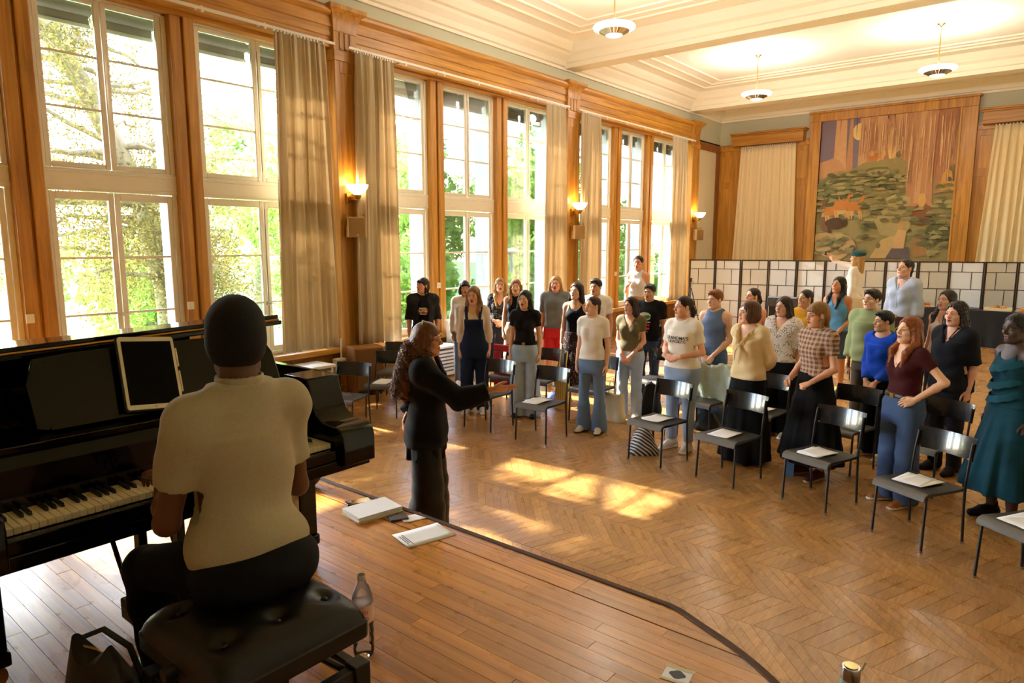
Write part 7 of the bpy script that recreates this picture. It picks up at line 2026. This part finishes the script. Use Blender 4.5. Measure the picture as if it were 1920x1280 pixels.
f = Field((-.12, -.12, 1.40), (.12, .12, 1.53), .005); f.cap((0, -.016, 1.38), (0, -.014, 1.50), .084, .071, 0); f.above(1.500); f.cap((0, -.016, 1.46), (0, -.014, 1.60), .062, .062, 0, 's'); f.cap((0, .06, 1.40), (0, .10, 1.54), .022, .03, 0, 's')
part('collar', f.net(), KN)
f = Field((-.17, -.17, -.10), (.17, .20, .18), .0065)
f.ell((0, -.030, .060), (.088, .112, .100), 0); f.ell((0, -.050, .01), (.088, .088, .085), .02); f.below(-.055); f.ell((0, .125, -.05), (.075, .085, .085), .01, 's')
f.ell((0, .095, .030), (.085, .105, .018), .012)
V, F = f.net(); part('cap', (hx(V), F), plain('black_wool', (12, 12, 13), .95, var=.15, scale=60, bump=.4, bscale=250))
V, F = hair_field('buzz', True, None, 1, .007); part('hair', (hx(V), F), hair_mat((16, 14, 13)))
for c in find(b31, 'polo_shirt'), : pass
# ------------------------------------------------------------------ the garden outside the windows
M_GRASS = plain('garden_lawn', (96, 128, 54), .95, var=.3, scale=.8)
gp = MB().box(-90, -9.45, -60, 90, -1.2, -1.0).build('lawn', M_GRASS); tag(gp, 'sunlit lawn outside below the windows', 'lawn', None, 'structure')
def leaf_mat(name, c1, c2, tr=.5):
    m = bpy.data.materials.new(name); m.use_nodes = True; nt = m.node_tree; nt.nodes.clear()
    out = node(nt, 'ShaderNodeOutputMaterial'); g_ = node(nt, 'ShaderNodeNewGeometry'); mx = node(nt, 'ShaderNodeMix', data_type='RGBA')
    mx.inputs[6].default_value = srgb(*c1); mx.inputs[7].default_value = srgb(*c2); nt.links.new(g_.outputs['Random Per Island'], mx.inputs[0])
    d = node(nt, 'ShaderNodeBsdfDiffuse'); t = node(nt, 'ShaderNodeBsdfTranslucent'); ms = node(nt, 'ShaderNodeMixShader'); ms.inputs[0].default_value = tr
    nt.links.new(mx.outputs[2], d.inputs[0]); nt.links.new(mx.outputs[2], t.inputs[0]); nt.links.new(d.outputs[0], ms.inputs[1]); nt.links.new(t.outputs[0], ms.inputs[2]); nt.links.new(ms.outputs[0], out.inputs[0])
    return m
M_BARK = wood('bark', (96, 84, 66), (138, 122, 98), rough=.9, grain=(6, 6, 1.2), bump=.6)
M_NEED = leaf_mat('cedar_needles', (84, 84, 42), (150, 128, 76), .4)
M_LEAF = leaf_mat('leaves', (112, 150, 58), (178, 204, 104), .6)
M_LEAF2 = leaf_mat('pale_leaves', (140, 168, 88), (200, 212, 144), .6)
def leaf_cloud(pts, size, rg, aspect=2.2):
    n_ = len(pts); P = np.asarray(pts, float)
    a = rg.normal(size=(n_, 3)); a /= np.linalg.norm(a, axis=1)[:, None]; c = rg.normal(size=(n_, 3)); b_ = np.cross(a, c); b_ /= np.linalg.norm(b_, axis=1)[:, None]
    s_ = size * rg.uniform(.6, 1.4, (n_, 1)); L = a * s_ * aspect / 2; Wd = b_ * s_ / 2
    V = np.stack([P - L, P + Wd, P + L, P - Wd], 1).reshape(-1, 3); F = np.arange(4 * n_).reshape(-1, 4)
    return V, F
# the cedar close to the first bay: a leaning trunk, heavy limbs and hanging sprays
ced = empty('cedar', (-12.7, 4.75, -1.0), 0, 'big cedar with drooping branches right outside the first window bay', 'tree')
lean = [(.2, .9, 0), (.2, .8, 2.5), (.15, .45, 4.2), (.0, -.2, 5.8), (-.2, -1.1, 7.6), (-.4, -1.9, 9.5)]
MB().tube(lean, [.24, .21, .17, .15, .13, .10], 12).build('trunk', M_BARK, ced, smooth=60)
rg = np.random.default_rng(11); lb = MB(); tips = []
for i in range(72):
    t = rg.uniform(.18, 1); k = t * 5; j = min(4, int(k)); p0 = Vector(lean[j]).lerp(Vector(lean[j + 1]), k - j)
    a = rg.uniform(0, 2 * pi); L = rg.uniform(1.9, 4.2) * (.62 if sin(a) > .1 else 1) * (.72 if cos(a) > 0 else 1)
    d = Vector((cos(a) * .9, sin(a) * 1.25, rg.uniform(-.05, .35)))
    pts = [p0 + d * L * s_ - Vector((0, 0, .10 * L * s_ ** 2.2)) + Vector(tuple(rg.normal(size=3) * .12 * s_)) for s_ in np.linspace(0, 1, 7)]
    r0 = rg.uniform(.035, .085); lb.tube(pts, [r0 * (1 - .85 * q) for q in np.linspace(0, 1, 7)], 6); tips.append(pts)
lb.build('limbs', M_BARK, ced, smooth=60)
pl = []
for pts in tips:
    for q in range(52):
        s_ = rg.uniform(.15, 1); k = s_ * 6; j = min(5, int(k)); p = pts[j].lerp(pts[j + 1], k - j)
        hl = rg.uniform(.25, 1.25); off = rg.normal(size=2) * .18
        for z in np.arange(0, hl, .036): pl.append((p.x + off[0] + rg.normal() * .05, p.y + off[1] + rg.normal() * .05, p.z - z + rg.normal() * .02))
# needles cut away along the sun's path to shape light patches on the floor
SUN_GAPS = [(-3.3, 5.3, 1.15, .22), (-2.75, 5.2, .5, .3), (-6.8, 5.35, .45, .2), (-2.4, 4.93, .15, .10), (-2.35, 4.70, .14, .08), (-4.2, 4.5, .3, .12), (-3.6, 4.75, .25, .10), (-5.2, 4.9, .3, .15)]
def lit(q):
    z = q[2] - 1.0; xf = q[0] - 12.7 + z * 1.376; yf = q[1] + 4.75 + z * .0766
    return any(((xf - a) / c) ** 2 + ((yf - b_) / d) ** 2 < 1 for a, b_, c, d in SUN_GAPS)
V, F = leaf_cloud([q for q in pl if q[1] < 2.55 and not lit(q)], .025, rg, 2.6)
o = mesh_np('needle_sprays', V, F, M_NEED, parent=ced, smooth=False); o['kind'] = 'stuff'
# broadleaved trees and shrubs further out
def tree_kind(name, R, H, n_, size, mat, seed):
    rg = np.random.default_rng(seed)
    root = empty(name, (0, 0, 0))
    b = MB(); b.tube([(0, 0, 0), (.1, .05, H * .3), (.0, .1, H * .6), (.1, 0, H * .85)], [.22, .17, .11, .04], 9)
    for i in range(9):
        a = i * 2.4; z = H * (.28 + .06 * i); b.tube([(.05, .05, z), (cos(a) * R * .4, sin(a) * R * .4, z + H * .08), (cos(a) * R * .75, sin(a) * R * .75, z + H * .16)], [.07, .045, .015], 6)
    b.build('trunk', M_BARK, root, smooth=60)
    cl_ = []
    cs = [(rg.normal(size=3) * np.array([R * .5, R * .5, H * .20]) + np.array([0, 0, H * .58]), rg.uniform(.25, .5) * R) for _ in range(26)]
    for c, r_ in cs:
        m_ = n_ // 26; u = rg.normal(size=(m_, 3)); u /= np.linalg.norm(u, axis=1)[:, None]
        cl_.append(c + u * r_ * rg.uniform(.55, 1, (m_, 1)) ** .5)
    V, F = leaf_cloud(np.concatenate(cl_), size, rg)
    o = mesh_np('foliage', V, F, mat, parent=root, smooth=False); o['kind'] = 'stuff'
    return root
TK = [tree_kind('broadleaved_tree', 2.6, 7.5, 9000, .13, M_LEAF, 1), tree_kind('broadleaved_tree', 3.2, 10.5, 11000, .15, M_LEAF2, 2), tree_kind('shrub', 1.8, 3.4, 6000, .10, M_LEAF, 3)]
spots = [(0, -19, 13, 'dense green tree beyond the middle bay windows'), (0, -21, 19.5, 'green tree beyond the second curtain'), (1, -29, 17, 'tall pale tree behind the garden trees'), (1, -33, 27, 'tall pale tree far beyond the far bay'), (0, -20, 27, 'green tree beyond the far bay windows'), (0, -25, 34, 'green tree furthest along the far bay'), (1, -33, 40, 'tall pale tree at the far end of the garden'),
         (2, -15.5, 14.0, 'green shrub under the middle bay'), (2, -15.5, 21.5, 'green shrub between the middle and far bays'), (2, -16, 26, 'green shrub under the far bay'), (2, -22, 9.2, 'green shrub right of the cedar'), (1, -36, 5, 'tall pale tree behind the cedar'), (2, -27, 3, 'green shrub far behind the cedar')]
seen = set()
for k, x, y, lb_ in spots:
    o = TK[k] if k not in seen else copy_tree(TK[k])
    seen.add(k); o.location = (x, y, -1.0); o.rotation_euler = (0, 0, random.uniform(0, 6.28)); s_ = random.uniform(.9, 1.12); o.scale = (s_, s_, s_)
    tag(o, lb_, 'tree' if k < 2 else 'shrub', 'garden trees outside' if k < 2 else 'garden shrubs outside')
lp_ = empty('street_lamp', (-14.5, 17.7, -1.0), 0, 'slim blue grey lamp post outside the middle bay', 'lamp')
M_POST = plain('blue_grey_post', (120, 134, 146), .5, var=.05)
MB().tube([(0, 0, 0), (0, 0, 3.0)], [.07, .05], 10).build('post', M_POST, lp_, smooth=50); b = MB(); b.lathe([(.04, 2.95), (.30, 3.02), (.30, 3.06), (.08, 3.14), (0, 3.16)], 18); b.build('lamp_head', M_POST, lp_, smooth=40)
